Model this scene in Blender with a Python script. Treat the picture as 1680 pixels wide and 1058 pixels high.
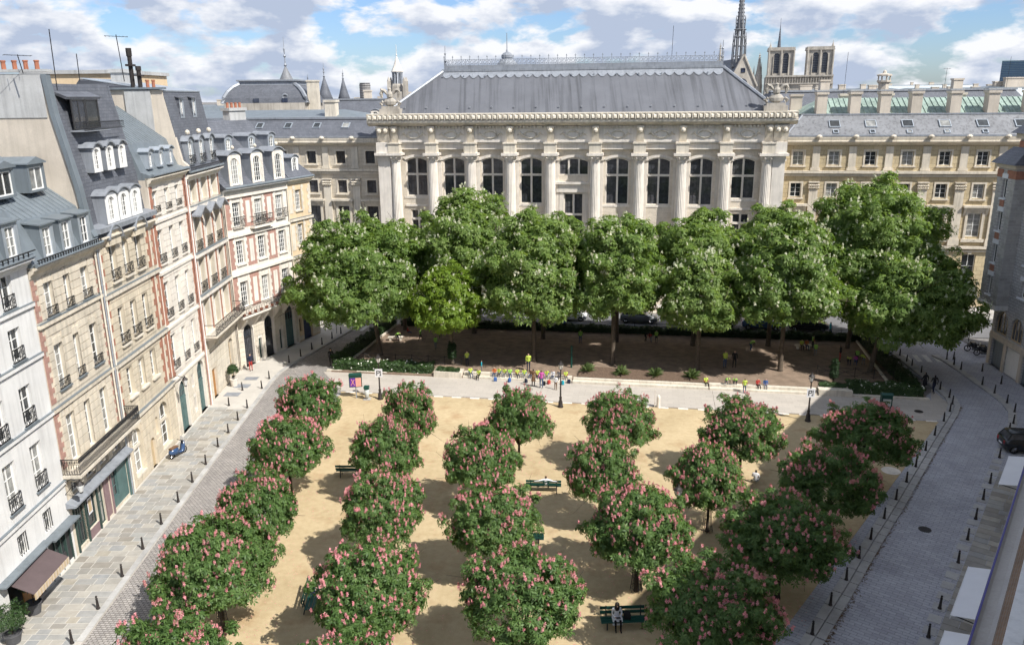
import bpy, bmesh, math, random
import numpy as np
from mathutils import Vector, Matrix
R = math.radians
random.seed(7); rng = np.random.default_rng(7)
for o in list(bpy.data.objects): bpy.data.objects.remove(o)
sc = bpy.context.scene
col = sc.collection
# ---------------------------------------------------------------- camera
cam = bpy.data.cameras.new('camera'); cam.sensor_width = 36; cam.lens = 1319 / 1680 * 36
cam.clip_start = .3; cam.clip_end = 9000
co = bpy.data.objects.new('camera', cam); col.objects.link(co)
PT, RO = R(15.69), R(-0.615)
cp, sp, cr, sr = math.cos(PT), math.sin(PT), math.cos(RO), math.sin(RO)
right, down, fwd = Vector((cr, sr*sp, sr*cp)), Vector((sr, -cr*sp, -cr*cp)), Vector((0, cp, -sp))
M = Matrix((right, -down, -fwd)).transposed().to_4x4(); M.translation = (0, 0, 25)
co.matrix_world = M; sc.camera = co
# ---------------------------------------------------------------- sky, sun, exposure
SUN_EL, SUN_AZ = R(48.5), R(130)            # azimuth measured from +Y towards +X
wd = bpy.data.worlds.new('World'); sc.world = wd; wd.use_nodes = True
nt = wd.node_tree; N = nt.nodes; L = nt.links; N.clear()
def nd(t, **k):
    n = N.new(t)
    for a, b in k.items(): setattr(n, a, b)
    return n
sky = nd('ShaderNodeTexSky', sky_type='NISHITA', sun_disc=False, sun_elevation=SUN_EL, sun_rotation=SUN_AZ,
         altitude=60, air_density=1.0, dust_density=.6, ozone_density=1.6)
tc = nd('ShaderNodeTexCoord'); mp = nd('ShaderNodeMapping'); mp.inputs['Scale'].default_value = (1, 1, 2.3)
mp.inputs['Location'].default_value = (3.1, .4, .2)
L.new(tc.outputs['Generated'], mp.inputs['Vector'])
n1 = nd('ShaderNodeTexNoise'); n1.inputs['Scale'].default_value = 10.5; n1.inputs['Detail'].default_value = 9; n1.inputs['Roughness'].default_value = .56; n1.inputs['Distortion'].default_value = .15
L.new(mp.outputs[0], n1.inputs['Vector'])
cov = nd('ShaderNodeValToRGB'); cov.color_ramp.elements[0].position = .415; cov.color_ramp.elements[1].position = .50
L.new(n1.outputs[0], cov.inputs[0])
mp2 = nd('ShaderNodeMapping'); mp2.inputs['Scale'].default_value = (1, 1, 2.3); mp2.inputs['Location'].default_value = (3.1, .4, .235)
L.new(tc.outputs['Generated'], mp2.inputs['Vector'])
n2 = nd('ShaderNodeTexNoise'); n2.inputs['Scale'].default_value = 10.5; n2.inputs['Detail'].default_value = 8; n2.inputs['Roughness'].default_value = .55
L.new(mp2.outputs[0], n2.inputs['Vector'])
shd = nd('ShaderNodeValToRGB'); shd.color_ramp.elements[0].position = .43; shd.color_ramp.elements[1].position = .58
shd.color_ramp.elements[0].color = (1.95, 1.98, 2.06, 1); shd.color_ramp.elements[1].color = (.98, 1.14, 1.46, 1)
L.new(n2.outputs[0], shd.inputs[0])
tint = nd('ShaderNodeMix', data_type='RGBA', blend_type='MULTIPLY'); tint.inputs[0].default_value = 1
L.new(sky.outputs[0], tint.inputs[6]); tint.inputs[7].default_value = (.18, .22, .295, 1)
mx = nd('ShaderNodeMix', data_type='RGBA')
L.new(cov.outputs[0], mx.inputs[0]); L.new(tint.outputs[2], mx.inputs[6]); L.new(shd.outputs[0], mx.inputs[7])
bg = nd('ShaderNodeBackground'); bg.inputs[1].default_value = .15
wo = nd('ShaderNodeOutputWorld'); L.new(mx.outputs[2], bg.inputs[0]); L.new(bg.outputs[0], wo.inputs[0])
sun = bpy.data.lights.new('sun', 'SUN'); sun.energy = 2.05; sun.angle = R(.5); sun.color = (1, .965, .91)
so = bpy.data.objects.new('sun', sun); col.objects.link(so); so.location = (60, -40, 90)
ld = Vector((-math.sin(SUN_AZ)*math.cos(SUN_EL), -math.cos(SUN_AZ)*math.cos(SUN_EL), -math.sin(SUN_EL)))
so.rotation_euler = ld.to_track_quat('-Z', 'Y').to_euler()
sc.view_settings.view_transform = 'Standard'; sc.view_settings.look = 'None'
sc.view_settings.exposure = 1.74; sc.view_settings.gamma = 1; sc.view_settings.use_curve_mapping = False
sc.cycles.use_adaptive_sampling = True; sc.cycles.adaptive_threshold = .035; sc.cycles.time_limit = 1000
sc.cycles.max_bounces = 8; sc.cycles.diffuse_bounces = 5; sc.cycles.glossy_bounces = 3
# ---------------------------------------------------------------- materials
MATS = {}
def newmat(name):
    m = bpy.data.materials.new(name); m.use_nodes = True
    nt = m.node_tree; b = nt.nodes['Principled BSDF']; MATS[name] = m
    return m, nt, b
def lk(nt, a, b): nt.links.new(a, b)
def mixc(nt, f, a, b, bt='MIX'):
    x = nt.nodes.new('ShaderNodeMix'); x.data_type = 'RGBA'; x.blend_type = bt
    for i, v in ((0, f), (6, a), (7, b)):
        if hasattr(v, 'links'): nt.links.new(v, x.inputs[i])
        elif i == 0: x.inputs[0].default_value = v
        else: x.inputs[i].default_value = (*v, 1) if len(v) == 3 else v
    return x.outputs[2]
def noise(nt, scale, detail=4, vec=None, rough=.6):
    n = nt.nodes.new('ShaderNodeTexNoise'); n.inputs['Scale'].default_value = scale
    n.inputs['Detail'].default_value = detail; n.inputs['Roughness'].default_value = rough
    if vec is None:
        g = nt.nodes.new('ShaderNodeNewGeometry'); vec = g.outputs['Position']
    nt.links.new(vec, n.inputs['Vector']); return n.outputs[0]
def ramp(nt, f, p0, p1, c0=(0, 0, 0), c1=(1, 1, 1)):
    r = nt.nodes.new('ShaderNodeValToRGB'); e = r.color_ramp.elements
    e[0].position, e[1].position = p0, p1; e[0].color = (*c0, 1); e[1].color = (*c1, 1)
    nt.links.new(f, r.inputs[0]); return r.outputs[0]
def bumpn(nt, b, h, strength=.3, dist=.02):
    u = nt.nodes.new('ShaderNodeBump'); u.inputs['Strength'].default_value = strength; u.inputs['Distance'].default_value = dist
    nt.links.new(h, u.inputs['Height']); nt.links.new(u.outputs[0], b.inputs['Normal'])
def orand(nt):
    return nt.nodes.new('ShaderNodeObjectInfo').outputs['Random']
def sm(c, k): return tuple(max(0, min(1, x*k)) for x in c)
def mat(name, c, rough=.8, var=.25, scale=1.2, metal=0, bump=.2, streak=0, rnd=0, spec=.3, fine=18):
    """weathered plain material: large and small mottling, optional vertical streaks, per-object tone"""
    m, nt, b = newmat(name)
    f = noise(nt, scale, 5); base = mixc(nt, ramp(nt, f, .3, .7), sm(c, 1-var), sm(c, 1+var*.45))
    f2 = noise(nt, fine, 3); base = mixc(nt, ramp(nt, f2, .35, .75), base, mixc(nt, 1, base, (1-var*.6,)*3, 'MULTIPLY'))
    if streak:
        g = nt.nodes.new('ShaderNodeNewGeometry'); mpn = nt.nodes.new('ShaderNodeMapping')
        mpn.inputs['Scale'].default_value = (1.1, .04, .05) if name == 'palace_slate' else (2.2, 2.2, .13); lk(nt, g.outputs['Position'], mpn.inputs[0])
        f3 = noise(nt, 1.6, 4, mpn.outputs[0]); base = mixc(nt, ramp(nt, f3, .48, .68), base, mixc(nt, 1, base, (1-streak,)*3, 'MULTIPLY'))
    if rnd:
        base = mixc(nt, 1, base, ramp(nt, orand(nt), 0, 1, (1-rnd,)*3, (1,)*3), 'MULTIPLY')
    lk(nt, base, b.inputs['Base Color']); b.inputs['Roughness'].default_value = rough; b.inputs['Metallic'].default_value = metal
    b.inputs['Specular IOR Level'].default_value = spec
    if bump: bumpn(nt, b, f2, bump, .015)
    return m
def brickmat(name, c1, c2, mortar, bw, bh, ms=.02, axis='XZ', rough=.85, var=.25, bump=.6, off=.5, scale=1, bdist=.02):
    """courses of blocks laid in the object's own x and z (walls) or x and y (ground)"""
    m, nt, b = newmat(name)
    t = nt.nodes.new('ShaderNodeTexCoord'); s = nt.nodes.new('ShaderNodeSeparateXYZ'); k = nt.nodes.new('ShaderNodeCombineXYZ')
    lk(nt, t.outputs['Object'], s.inputs[0])
    lk(nt, s.outputs[0], k.inputs[0]); lk(nt, s.outputs[2 if axis == 'XZ' else 1], k.inputs[1])
    vec = k.outputs[0]
    nz = nt.nodes.new('ShaderNodeTexNoise'); nz.inputs['Scale'].default_value = 3.0; lk(nt, vec, nz.inputs['Vector'])
    if axis == 'XY':
        ad = nt.nodes.new('ShaderNodeMix'); ad.data_type = 'VECTOR'; ad.inputs[0].default_value = .045
        lk(nt, vec, ad.inputs[4]); lk(nt, nz.outputs[1], ad.inputs[5]); vec = ad.outputs[1]
    br = nt.nodes.new('ShaderNodeTexBrick'); lk(nt, vec, br.inputs['Vector'])
    br.inputs['Scale'].default_value = scale; br.inputs['Brick Width'].default_value = bw; br.inputs['Row Height'].default_value = bh
    br.inputs['Mortar Size'].default_value = ms; br.inputs['Mortar Smooth'].default_value = .3; br.offset = off
    br.inputs['Color1'].default_value = (*c1, 1); br.inputs['Color2'].default_value = (*c2, 1); br.inputs['Mortar'].default_value = (*mortar, 1)
    f = noise(nt, .5, 5); base = mixc(nt, ramp(nt, f, .3, .7), br.outputs['Color'], mixc(nt, 1, br.outputs['Color'], (1-var,)*3, 'MULTIPLY'))
    f4 = noise(nt, 7, 4); base = mixc(nt, ramp(nt, f4, .4, .75), base, mixc(nt, 1, base, (1-var*.7,)*3, 'MULTIPLY'))
    lk(nt, base, b.inputs['Base Color']); b.inputs['Roughness'].default_value = rough; b.inputs['Specular IOR Level'].default_value = .25
    inv = nt.nodes.new('ShaderNodeMath'); inv.operation = 'SUBTRACT'; inv.inputs[0].default_value = 1; lk(nt, br.outputs['Fac'], inv.inputs[1])
    bumpn(nt, b, inv.outputs[0], bump, bdist)
    return m
mat('white_render', (.69, .68, .655), .85, .12, .6, streak=.13)
mat('white_paint', (.78, .77, .74), .55, .06, 2)
mat('cream_stone', (.69, .615, .495), .85, .20, .8, streak=.22, rnd=.10)
mat('pale_stone', (.70, .635, .525), .85, .18, .8, streak=.22, rnd=.08)
mat('ochre_stone', (.67, .585, .45), .85, .20, .8, streak=.22, rnd=.10)
mat('white_stone', (.78, .72, .635), .82, .14, .8, streak=.18, rnd=.06)
mat('yellow_render', (.66, .51, .33), .85, .12, .8, streak=.10)
mat('party_render', (.60, .53, .44), .9, .22, .35, streak=.12)
mat('grey_render', (.47, .47, .46), .9, .22, .4, streak=.22)
mat('brick_red', (.42, .20, .135), .85, .25, 3, rnd=.15)
mat('brick_rose', (.44, .26, .21), .85, .2, 3, rnd=.10)
mat('zinc', (.20, .23, .25), .5, .14, .7, metal=.25, streak=.16, bump=.1)
mat('zinc_light', (.40, .44, .48), .42, .14, .7, metal=.35, streak=.12, bump=.1)
mat('slate_grey', (.215, .22, .23), .6, .22, .5, streak=.42, bump=.3, spec=.4)
mat('lead', (.30, .32, .35), .5, .18, 1.2, metal=.2, streak=.2)
mat('copper_green', (.32, .41, .355), .7, .35, .5, streak=.35)
mat('iron', (.022, .022, .024), .5, .2, 5)
mat('bollard_iron', (.040, .033, .030), .5, .2, 6, rnd=.3)
mat('green_paint', (.012, .065, .05), .4, .2, 3)
mat('teal_paint', (.085, .15, .145), .5, .2, 2)
mat('dark_green_paint', (.04, .07, .062), .5, .2, 2)
mat('mauve_paint', (.24, .165, .17), .55, .2, 2)
mat('blue_paint', (.035, .05, .11), .5, .2, 2)
mat('charcoal', (.045, .045, .047), .6, .2, 3)
mat('wood_door', (.40, .19, .06), .5, .25, 2.5)
mat('pale_wood', (.52, .40, .25), .6, .2, 2.5)
mat('bark', (.055, .042, .03), .9, .35, 4, bump=.9)
mat('bark_pale', (.12, .095, .07), .9, .35, 4, bump=.9)
mat('terracotta', (.38, .15, .09), .8, .2, 3)
mat('awning_white', (.72, .73, .75), .8, .05, 1)
mat('awning_brown', (.105, .078, .078), .85, .12, 1.5)
mat('awning_stripe', (.55, .46, .36), .85, .1, 3)
mat('pot_grey', (.09, .09, .095), .7, .15, 3)
mat('soil', (.25, .185, .135), .95, .3, 1.2, fine=9)
mat('granite_kerb', (.46, .45, .43), .85, .2, 1.3, rnd=.2)
mat('pave_stone', (.50, .47, .42), .85, .16, .5, fine=6)
mat('asphalt', (.16, .16, .165), .9, .2, .5)
mat('light_pave', (.42, .40, .37), .9, .2, .4)
mat('paint_line', (.62, .62, .60), .8, .25, 2)
mat('city_ground', (.22, .21, .20), .95, .4, 1.5, fine=5)
mat('facade_far', (.46, .43, .38), .9, .2, .3)
mat('stone_far', (.48, .44, .38), .9, .30, .35, streak=.25)
mat('steel_blue', (.075, .14, .19), .35, .2, .1, spec=.6)
mat('scaffold', (.30, .29, .28), .8, .2, .5)
mat('skin', (.52, .33, .24), .6, .1, 5)
mat('hair_dark', (.02, .015, .012), .6, .2, 5)
mat('hair_brown', (.09, .05, .025), .6, .2, 5)
mat('cloth_navy', (.02, .025, .05), .8, .15, 5); mat('cloth_black', (.012, .012, .014), .8, .15, 5)
mat('cloth_white', (.68, .68, .70), .8, .1, 5); mat('cloth_blue', (.05, .12, .32), .8, .15, 5)
mat('cloth_red', (.42, .05, .04), .8, .15, 5); mat('cloth_pink', (.48, .08, .32), .8, .15, 5)
mat('cloth_orange', (.58, .17, .05), .8, .15, 5); mat('cloth_grey', (.2, .2, .21), .8, .15, 5); mat('cloth_jeans', (.06, .09, .16), .8, .15, 5)
mat('vest_yellow', (.46, .56, .09), .6, .06, 5); mat('vest_lime', (.30, .55, .10), .6, .06, 5)
mat('cloth_brown', (.16, .09, .05), .8, .15, 5); mat('cloth_teal', (.02, .30, .38), .8, .15, 5)
mat('car_black', (.008, .012, .016), .22, .05, 1, bump=0, spec=.7); mat('car_white', (.72, .73, .74), .25, .04, 1, bump=0, spec=.6)
mat('car_grey', (.12, .13, .14), .25, .04, 1, bump=0, spec=.6); mat('car_blue', (.03, .07, .16), .22, .05, 1, bump=0, spec=.7)
mat('tyre', (.012, .012, .012), .85, .1, 5); mat('chrome', (.6, .6, .62), .25, .05, 3, metal=1, bump=0)
mat('tail_red', (.35, .01, .01), .25, .05, 3, bump=0); mat('lamp_glass', (.62, .62, .60), .25, .05, 4, bump=0)
mat('sign_blue', (.02, .08, .35), .5, .05, 4); mat('sign_purple', (.13, .03, .30), .6, .2, 9); mat('sign_peach', (.75, .33, .26), .6, .1, 9)
mat('bark_chips', (.17, .115, .08), 1, .5, 6, bump=1, fine=26)
mat('bin_bag', (.48, .50, .48), .4, .1, 6)
mat('flower_white', (.72, .71, .62), .8, .1, 6); mat('flower_red', (.5, .05, .03), .8, .2, 6)
mat('gutter_blue', (.05, .045, .20), .5, .15, 3)
mat('palace_slate', (.135, .14, .155), .6, .15, .3, streak=.38, bump=.15, spec=.4, fine=8)
brickmat('slate', (.155, .163, .185), (.12, .128, .146), (.085, .09, .105), .34, .21, .014, rough=.5, var=.22, bump=.5)
brickmat('ashlar_yellow', (.62, .51, .32), (.56, .455, .285), (.36, .28, .18), 1.0, .5, .022, bdist=.04)
brickmat('ashlar_grey', (.70, .62, .50), (.65, .575, .46), (.48, .42, .33), 1.0, .5, .018, bdist=.03)
brickmat('ashlar_white', (.80, .715, .59), (.75, .665, .545), (.58, .50, .40), 1.4, .62, .012, bdist=.02)
brickmat('granite_blocks', (.58, .565, .555), (.50, .49, .48), (.30, .29, .28), .62, .27, .025, bdist=.03)
brickmat('brick_wall', (.26, .16, .10), (.20, .125, .08), (.24, .20, .16), .22, .075, .014, bdist=.01)
brickmat('cobbles', (.42, .39, .36), (.31, .29, .275), (.15, .135, .12), .24, .15, .02, 'XY', bump=.8, var=.22)
brickmat('paving_band', (.48, .435, .38), (.44, .40, .35), (.37, .33, .29), .9, .45, .012, 'XY', bump=.3, var=.12)
brickmat('setts', (.46, .465, .50), (.38, .385, .42), (.29, .29, .31), .55, .22, .02, 'XY', bump=.5, var=.2)
def slab_mat():
    m, nt, b = newmat('slab')
    r = nt.nodes.new('ShaderNodeValToRGB'); lk(nt, orand(nt), r.inputs[0]); e = r.color_ramp.elements
    e[0].color = (.31, .30, .275, 1); e[0].position = 0; e[1].color = (.36, .325, .26, 1); e[1].position = 1
    for p, c in ((.2, (.27, .245, .205)), (.4, (.34, .34, .32)), (.6, (.40, .37, .315)), (.8, (.30, .305, .30))):
        x = e.new(p); x.color = (*c, 1)
    f = noise(nt, 2.2, 5); base = mixc(nt, ramp(nt, f, .3, .75), r.outputs[0], mixc(nt, 1, r.outputs[0], (.74,)*3, 'MULTIPLY'))
    lk(nt, base, b.inputs['Base Color']); b.inputs['Roughness'].default_value = .85; bumpn(nt, b, noise(nt, 30, 3), .25, .01)
slab_mat()
def sand_mat():
    m, nt, b = newmat('sand')
    f = noise(nt, .22, 6); c = mixc(nt, ramp(nt, f, .3, .7), (.43, .34, .205), (.54, .43, .27))
    f2 = noise(nt, 2.5, 6); c = mixc(nt, ramp(nt, f2, .35, .7), mixc(nt, 1, c, (.86, .84, .80), 'MULTIPLY'), c)
    f3 = noise(nt, 40, 3); c = mixc(nt, ramp(nt, f3, .55, .7), c, mixc(nt, 1, c, (.72,)*3, 'MULTIPLY'))
    f4 = noise(nt, .5, 5); c = mixc(nt, ramp(nt, f4, .54, .72), c, mixc(nt, 1, c, (.82, .73, .68), 'MULTIPLY'))
    lk(nt, c, b.inputs['Base Color']); b.inputs['Roughness'].default_value = 1; b.inputs['Specular IOR Level'].default_value = .1
    bumpn(nt, b, f3, .3, .02)
sand_mat()
def pane_mat(name, dark, pale, share, rough=.07):
    m, nt, b = newmat(name)
    c = mixc(nt, ramp(nt, orand(nt), share-.01, share+.01), pale, dark)
    f = noise(nt, 2.5, 2); c = mixc(nt, ramp(nt, f, .35, .65), c, mixc(nt, 1, c, (.55,)*3, 'MULTIPLY'))
    lk(nt, c, b.inputs['Base Color']); b.inputs['Roughness'].default_value = rough; b.inputs['Specular IOR Level'].default_value = .6
    bumpn(nt, b, noise(nt, .8, 1), .05, .05)
pane_mat('pane', (.045, .05, .052), (.33, .33, .31), .45)
pane_mat('pane_dark', (.05, .055, .065), (.10, .10, .11), .4)
pane_mat('pane_far', (.03, .04, .075), (.05, .06, .09), .5, .2)
def leaf_mat(name, a, c, t=.3):
    m, nt, b = newmat(name)
    g = nt.nodes.new('ShaderNodeNewGeometry')
    k = mixc(nt, g.outputs['Random Per Island'], a, c)
    f = noise(nt, .9, 3); k = mixc(nt, ramp(nt, f, .35, .7), mixc(nt, 1, k, (.72, .78, .7), 'MULTIPLY'), k)
    k = mixc(nt, 1, k, ramp(nt, orand(nt), 0, 1, (.86, .9, .86), (1.0, 1.0, 1.0)), 'MULTIPLY')
    lk(nt, k, b.inputs['Base Color']); b.inputs['Roughness'].default_value = .5; b.inputs['Specular IOR Level'].default_value = .35
    tr = nt.nodes.new('ShaderNodeBsdfTranslucent'); lk(nt, mixc(nt, 1, k, (1.0, 1.0, .35), 'MULTIPLY'), tr.inputs[0])
    ms = nt.nodes.new('ShaderNodeMixShader'); ms.inputs[0].default_value = t
    lk(nt, b.outputs[0], ms.inputs[1]); lk(nt, tr.outputs[0], ms.inputs[2]); lk(nt, ms.outputs[0], nt.nodes['Material Output'].inputs[0])
leaf_mat('leaf_pink', (.095, .175, .05), (.20, .305, .095), .42)
leaf_mat('leaf_white', (.16, .26, .06), (.32, .415, .13), .5)
leaf_mat('leaf_lime', (.17, .27, .03), (.28, .37, .05), .45)
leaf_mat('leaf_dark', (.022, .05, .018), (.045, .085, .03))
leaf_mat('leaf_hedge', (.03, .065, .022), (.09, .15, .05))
leaf_mat('leaf_yucca', (.12, .17, .06), (.22, .28, .12))
leaf_mat('blossom_pink', (.76, .22, .29), (.90, .45, .48), .25)
leaf_mat('blossom_white', (.66, .62, .46), (.82, .80, .66), .25)
leaf_mat('leaf_litter', (.12, .07, .04), (.22, .13, .07), .1)
# ---------------------------------------------------------------- mesh helpers
class MB:
    def __init__(s): s.v = []; s.f = []; s.mi = []; s.cur = 0
    def poly(s, pts):
        i = len(s.v); s.v += [tuple(p) for p in pts]; s.f.append(tuple(range(i, i+len(pts)))); s.mi.append(s.cur); return s
    def box(s, x0, x1, y0, y1, z0, z1):
        i = len(s.v)
        s.v += [(x0, y0, z0), (x1, y0, z0), (x1, y1, z0), (x0, y1, z0), (x0, y0, z1), (x1, y0, z1), (x1, y1, z1), (x0, y1, z1)]
        for q in ((0, 3, 2, 1), (4, 5, 6, 7), (0, 1, 5, 4), (1, 2, 6, 5), (2, 3, 7, 6), (3, 0, 4, 7)):
            s.f.append(tuple(i+k for k in q)); s.mi.append(s.cur)
        return s
    def rings(s, rings, cap=True, closed=True):
        n = len(rings[0]); i = len(s.v)
        for r in rings: s.v += [tuple(p) for p in r]
        for a in range(len(rings)-1):
            for b in range(n if closed else n-1):
                c = (b+1) % n
                s.f.append((i+a*n+b, i+a*n+c, i+(a+1)*n+c, i+(a+1)*n+b)); s.mi.append(s.cur)
        if cap and closed:
            s.f.append(tuple(i+k for k in reversed(range(n)))); s.mi.append(s.cur)
            s.f.append(tuple(i+(len(rings)-1)*n+k for k in range(n))); s.mi.append(s.cur)
        return s
    def lathe(s, prof, cx=0, cy=0, cz=0, n=10, sx=1, sy=1, ph=0):
        return s.rings([[(cx+r*sx*math.cos(ph+2*math.pi*k/n), cy+r*sy*math.sin(ph+2*math.pi*k/n), cz+z) for k in range(n)] for r, z in prof])
    def tube(s, pts, rad, n=6):
        pts = [Vector(p) for p in pts]; rg = []
        if not hasattr(rad, '__len__'): rad = [rad]*len(pts)
        for i, p in enumerate(pts):
            t = (pts[min(i+1, len(pts)-1)]-pts[max(i-1, 0)]); t = t.normalized() if t.length > 1e-6 else Vector((0, 0, 1))
            a = t.cross(Vector((0, 0, 1))) if abs(t.z) < .9 else t.cross(Vector((0, 1, 0)))
            a.normalize(); b = t.cross(a)
            rg.append([p+(a*math.cos(2*math.pi*k/n)+b*math.sin(2*math.pi*k/n))*rad[i] for k in range(n)])
        return s.rings(rg)
    def extr(s, prof, u0, u1):
        """closed (y, z) outline swept along x"""
        return s.rings([[(u0, y, z) for y, z in prof], [(u1, y, z) for y, z in prof]])
    def extry(s, prof, y0, y1):
        return s.rings([[(x, y0, z) for x, z in prof], [(x, y1, z) for x, z in prof]])
    def prism(s, pts, z0, z1):
        return s.rings([[(x, y, z0) for x, y in pts], [(x, y, z1) for x, y in pts]])
    def wall(s, u0, u1, z0, z1, ops=(), y=0, depth=.28):
        """front skin with recessed openings (ul, ur, zb, zt, rise)"""
        us = sorted({u0, u1, *[o[0] for o in ops], *[o[1] for o in ops]}); zs = sorted({z0, z1, *[o[2] for o in ops], *[o[3] for o in ops]})
        us = [u for u in us if u0 <= u <= u1]; zs = [z for z in zs if z0 <= z <= z1]
        for a, b in zip(zs, zs[1:]):
            run = None
            for c, d in zip(us, us[1:]):
                m1, m2 = (c+d)/2, (a+b)/2
                hole = any(o[0] < m1 < o[1] and o[2] < m2 < o[3] for o in ops)
                if hole:
                    if run is not None: s.poly([(run, y, a), (c, y, a), (c, y, b), (run, y, b)]); run = None
                elif run is None: run = c
            if run is not None: s.poly([(run, y, a), (us[-1], y, a), (us[-1], y, b), (run, y, b)])
        for o in ops:
            l, r, b, t = o[:4]; rise = o[4] if len(o) > 4 else 0; yd = y+depth
            s.poly([(l, y, b), (l, y, t-rise), (l, yd, t-rise), (l, yd, b)]); s.poly([(r, y, b), (r, yd, b), (r, yd, t-rise), (r, y, t-rise)])
            s.poly([(l, y, b), (l, yd, b), (r, yd, b), (r, y, b)])
            ap = arch(l, r, t, rise)
            for p, q in zip(ap, ap[1:]):
                s.poly([(p[0], y, p[1]), (p[0], yd, p[1]), (q[0], yd, q[1]), (q[0], y, q[1])])
                if rise: s.poly([(p[0], y, p[1]), (q[0], y, q[1]), (q[0], y, t), (p[0], y, t)])
        return s
    def build(s, name, mats, parent=None, smooth=False, kind=None):
        me = s.mesh(name, mats, smooth); return link(name, me, parent, kind)
    def mesh(s, name, mats, smooth=False):
        me = bpy.data.meshes.new(name); me.from_pydata(s.v, [], s.f)
        for m in (mats if isinstance(mats, (list, tuple)) else [mats]): me.materials.append(MATS[m])
        me.polygons.foreach_set('material_index', s.mi)
        if smooth: me.polygons.foreach_set('use_smooth', [True]*len(s.f))
        me.update(); return me
def arch(l, r, t, rise, n=10):
    if not rise: return [(l, t), (r, t)]
    w = (r-l)/2; c = (l+r)/2
    if rise >= w*.98: return [(c-w*math.cos(math.pi*k/n), t-w+w*math.sin(math.pi*k/n)) for k in range(n+1)]
    rad = (w*w+rise*rise)/(2*rise); a0 = math.asin(w/rad)
    return [(c+rad*math.sin(-a0+2*a0*k/n), t-rad+rad*math.cos(-a0+2*a0*k/n)) for k in range(n+1)]
def link(name, me, parent=None, kind=None):
    o = bpy.data.objects.new(name, me); col.objects.link(o); o.parent = parent
    if kind: o['kind'] = kind
    return o
def empty(name, loc, rz=0):
    o = bpy.data.objects.new(name, None); col.objects.link(o); o.location = loc; o.rotation_euler = (0, 0, rz)
    o.empty_display_size = .3; return o
def tag(o, label, cat, group=None):
    o['label'] = label; o['category'] = cat
    if group: o['group'] = group
    return o
def struct(o): o['kind'] = 'structure'; return o
CUBE = {}
def piece(name, parent, m, x0, x1, y0, y1, z0, z1, rot=0):
    """one block: shares one small bevelled cube per material"""
    if m not in CUBE:
        b = MB(); b.box(-.5, .5, -.5, .5, -.5, .5); CUBE[m] = b.mesh('block_'+m, m)
    o = link(name, CUBE[m], parent); o.location = ((x0+x1)/2, (y0+y1)/2, (z0+z1)/2)
    o.scale = (abs(x1-x0), abs(y1-y0), abs(z1-z0)); o.rotation_euler[2] = rot
    return o
def copy_tree(o, parent=None):
    c = o.copy(); col.objects.link(c); c.parent = parent
    for ch in list(o.children): copy_tree(ch, c)
    return c
ORD = ['nearest', 'second', 'third', 'fourth', 'fifth', 'sixth', 'seventh', 'eighth', 'ninth', 'tenth', 'eleventh', 'twelfth', 'thirteenth', 'fourteenth', 'fifteenth', 'sixteenth', 'seventeenth', 'eighteenth', 'nineteenth', 'twentieth', 'twenty-first', 'twenty-second', 'twenty-third', 'twenty-fourth', 'twenty-fifth', 'twenty-sixth']
# ================================================================ the setting: ground, streets, pavements, garden
def sheet(name, pts, z, m, rz=0, thick=0):
    """flat polygon; laid in the frame turned by rz so courses follow the street"""
    c, s = math.cos(-rz), math.sin(-rz)
    q = [(x*c-y*s, x*s+y*c) for x, y in pts]
    b = MB()
    if thick: b.prism(q, z-thick, z)
    else: b.poly([(x, y, z) for x, y in q])
    o = b.build(name, m); o.rotation_euler[2] = rz
    return struct(o)
sheet('ground', [(-4000, -300), (4000, -300), (4000, 8000), (-4000, 8000)], -.06, 'city_ground')
sheet('cobbled_street', [(-27, 15), (14, 15), (14, 60), (0, 95), (-30, 95), (-27, 60)], -.004, 'cobbles')
AZR = R(37.2); SR = Vector((math.sin(AZR), math.cos(AZR))); NR = Vector((math.cos(AZR), -math.sin(AZR)))   # along / outwards of the right street
BO = Vector((19.6, 32.65))                                                                              # outer bollard line origin
def rs(s, p): v = BO+SR*s+NR*p; return (v.x, v.y)
sheet('right_street', [rs(-22, -6.5), rs(-22, 1), rs(32, 1), (46, 68), (47, 82), (37, 84), (37, 66), rs(36, -6.5), rs(28, -7.5)], 0, 'setts', -AZR)
AZP = R(9.57); DP = Vector((math.cos(AZP), -math.sin(AZP))); QP = Vector((math.sin(AZP), math.cos(AZP)))
def pw(u, y, O=(0, 102.763)): v = Vector(O)+DP*u+QP*y; return (v.x, v.y)
sheet('asphalt_road', [pw(-60, -13.2), pw(90, -13.2), pw(90, -5.6), pw(-60, -5.6)], .004, 'asphalt', -AZP)
sheet('palace_pavement', [pw(-60, -5.6), pw(90, -5.6), pw(90, 1), pw(-60, 1)], .12, 'light_pave', -AZP, .13)
# zebra stripes at both corners
zb = empty('pedestrian_crossing', (-16.6, 87.6, 0)); zc = empty('pedestrian_crossing', (40.6, 74.6, 0))
tag(zb, 'faded white zebra crossing beside the tree at the far left corner', 'crossing'); tag(zc, 'white zebra crossing under the shaded tree at the far right corner', 'crossing')
for i in range(6):
    piece('stripe', zb, 'paint_line', -2.2+i*.95, -1.75+i*.95, -1.1+i*-.16, 1.1+i*-.16, .006, .012, -.2)
    piece('stripe', zc, 'paint_line', -2.2+i*.9, -1.75+i*.9, -1.1+i*-.1, 1.1+i*-.1, .006, .012, -.2)
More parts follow.
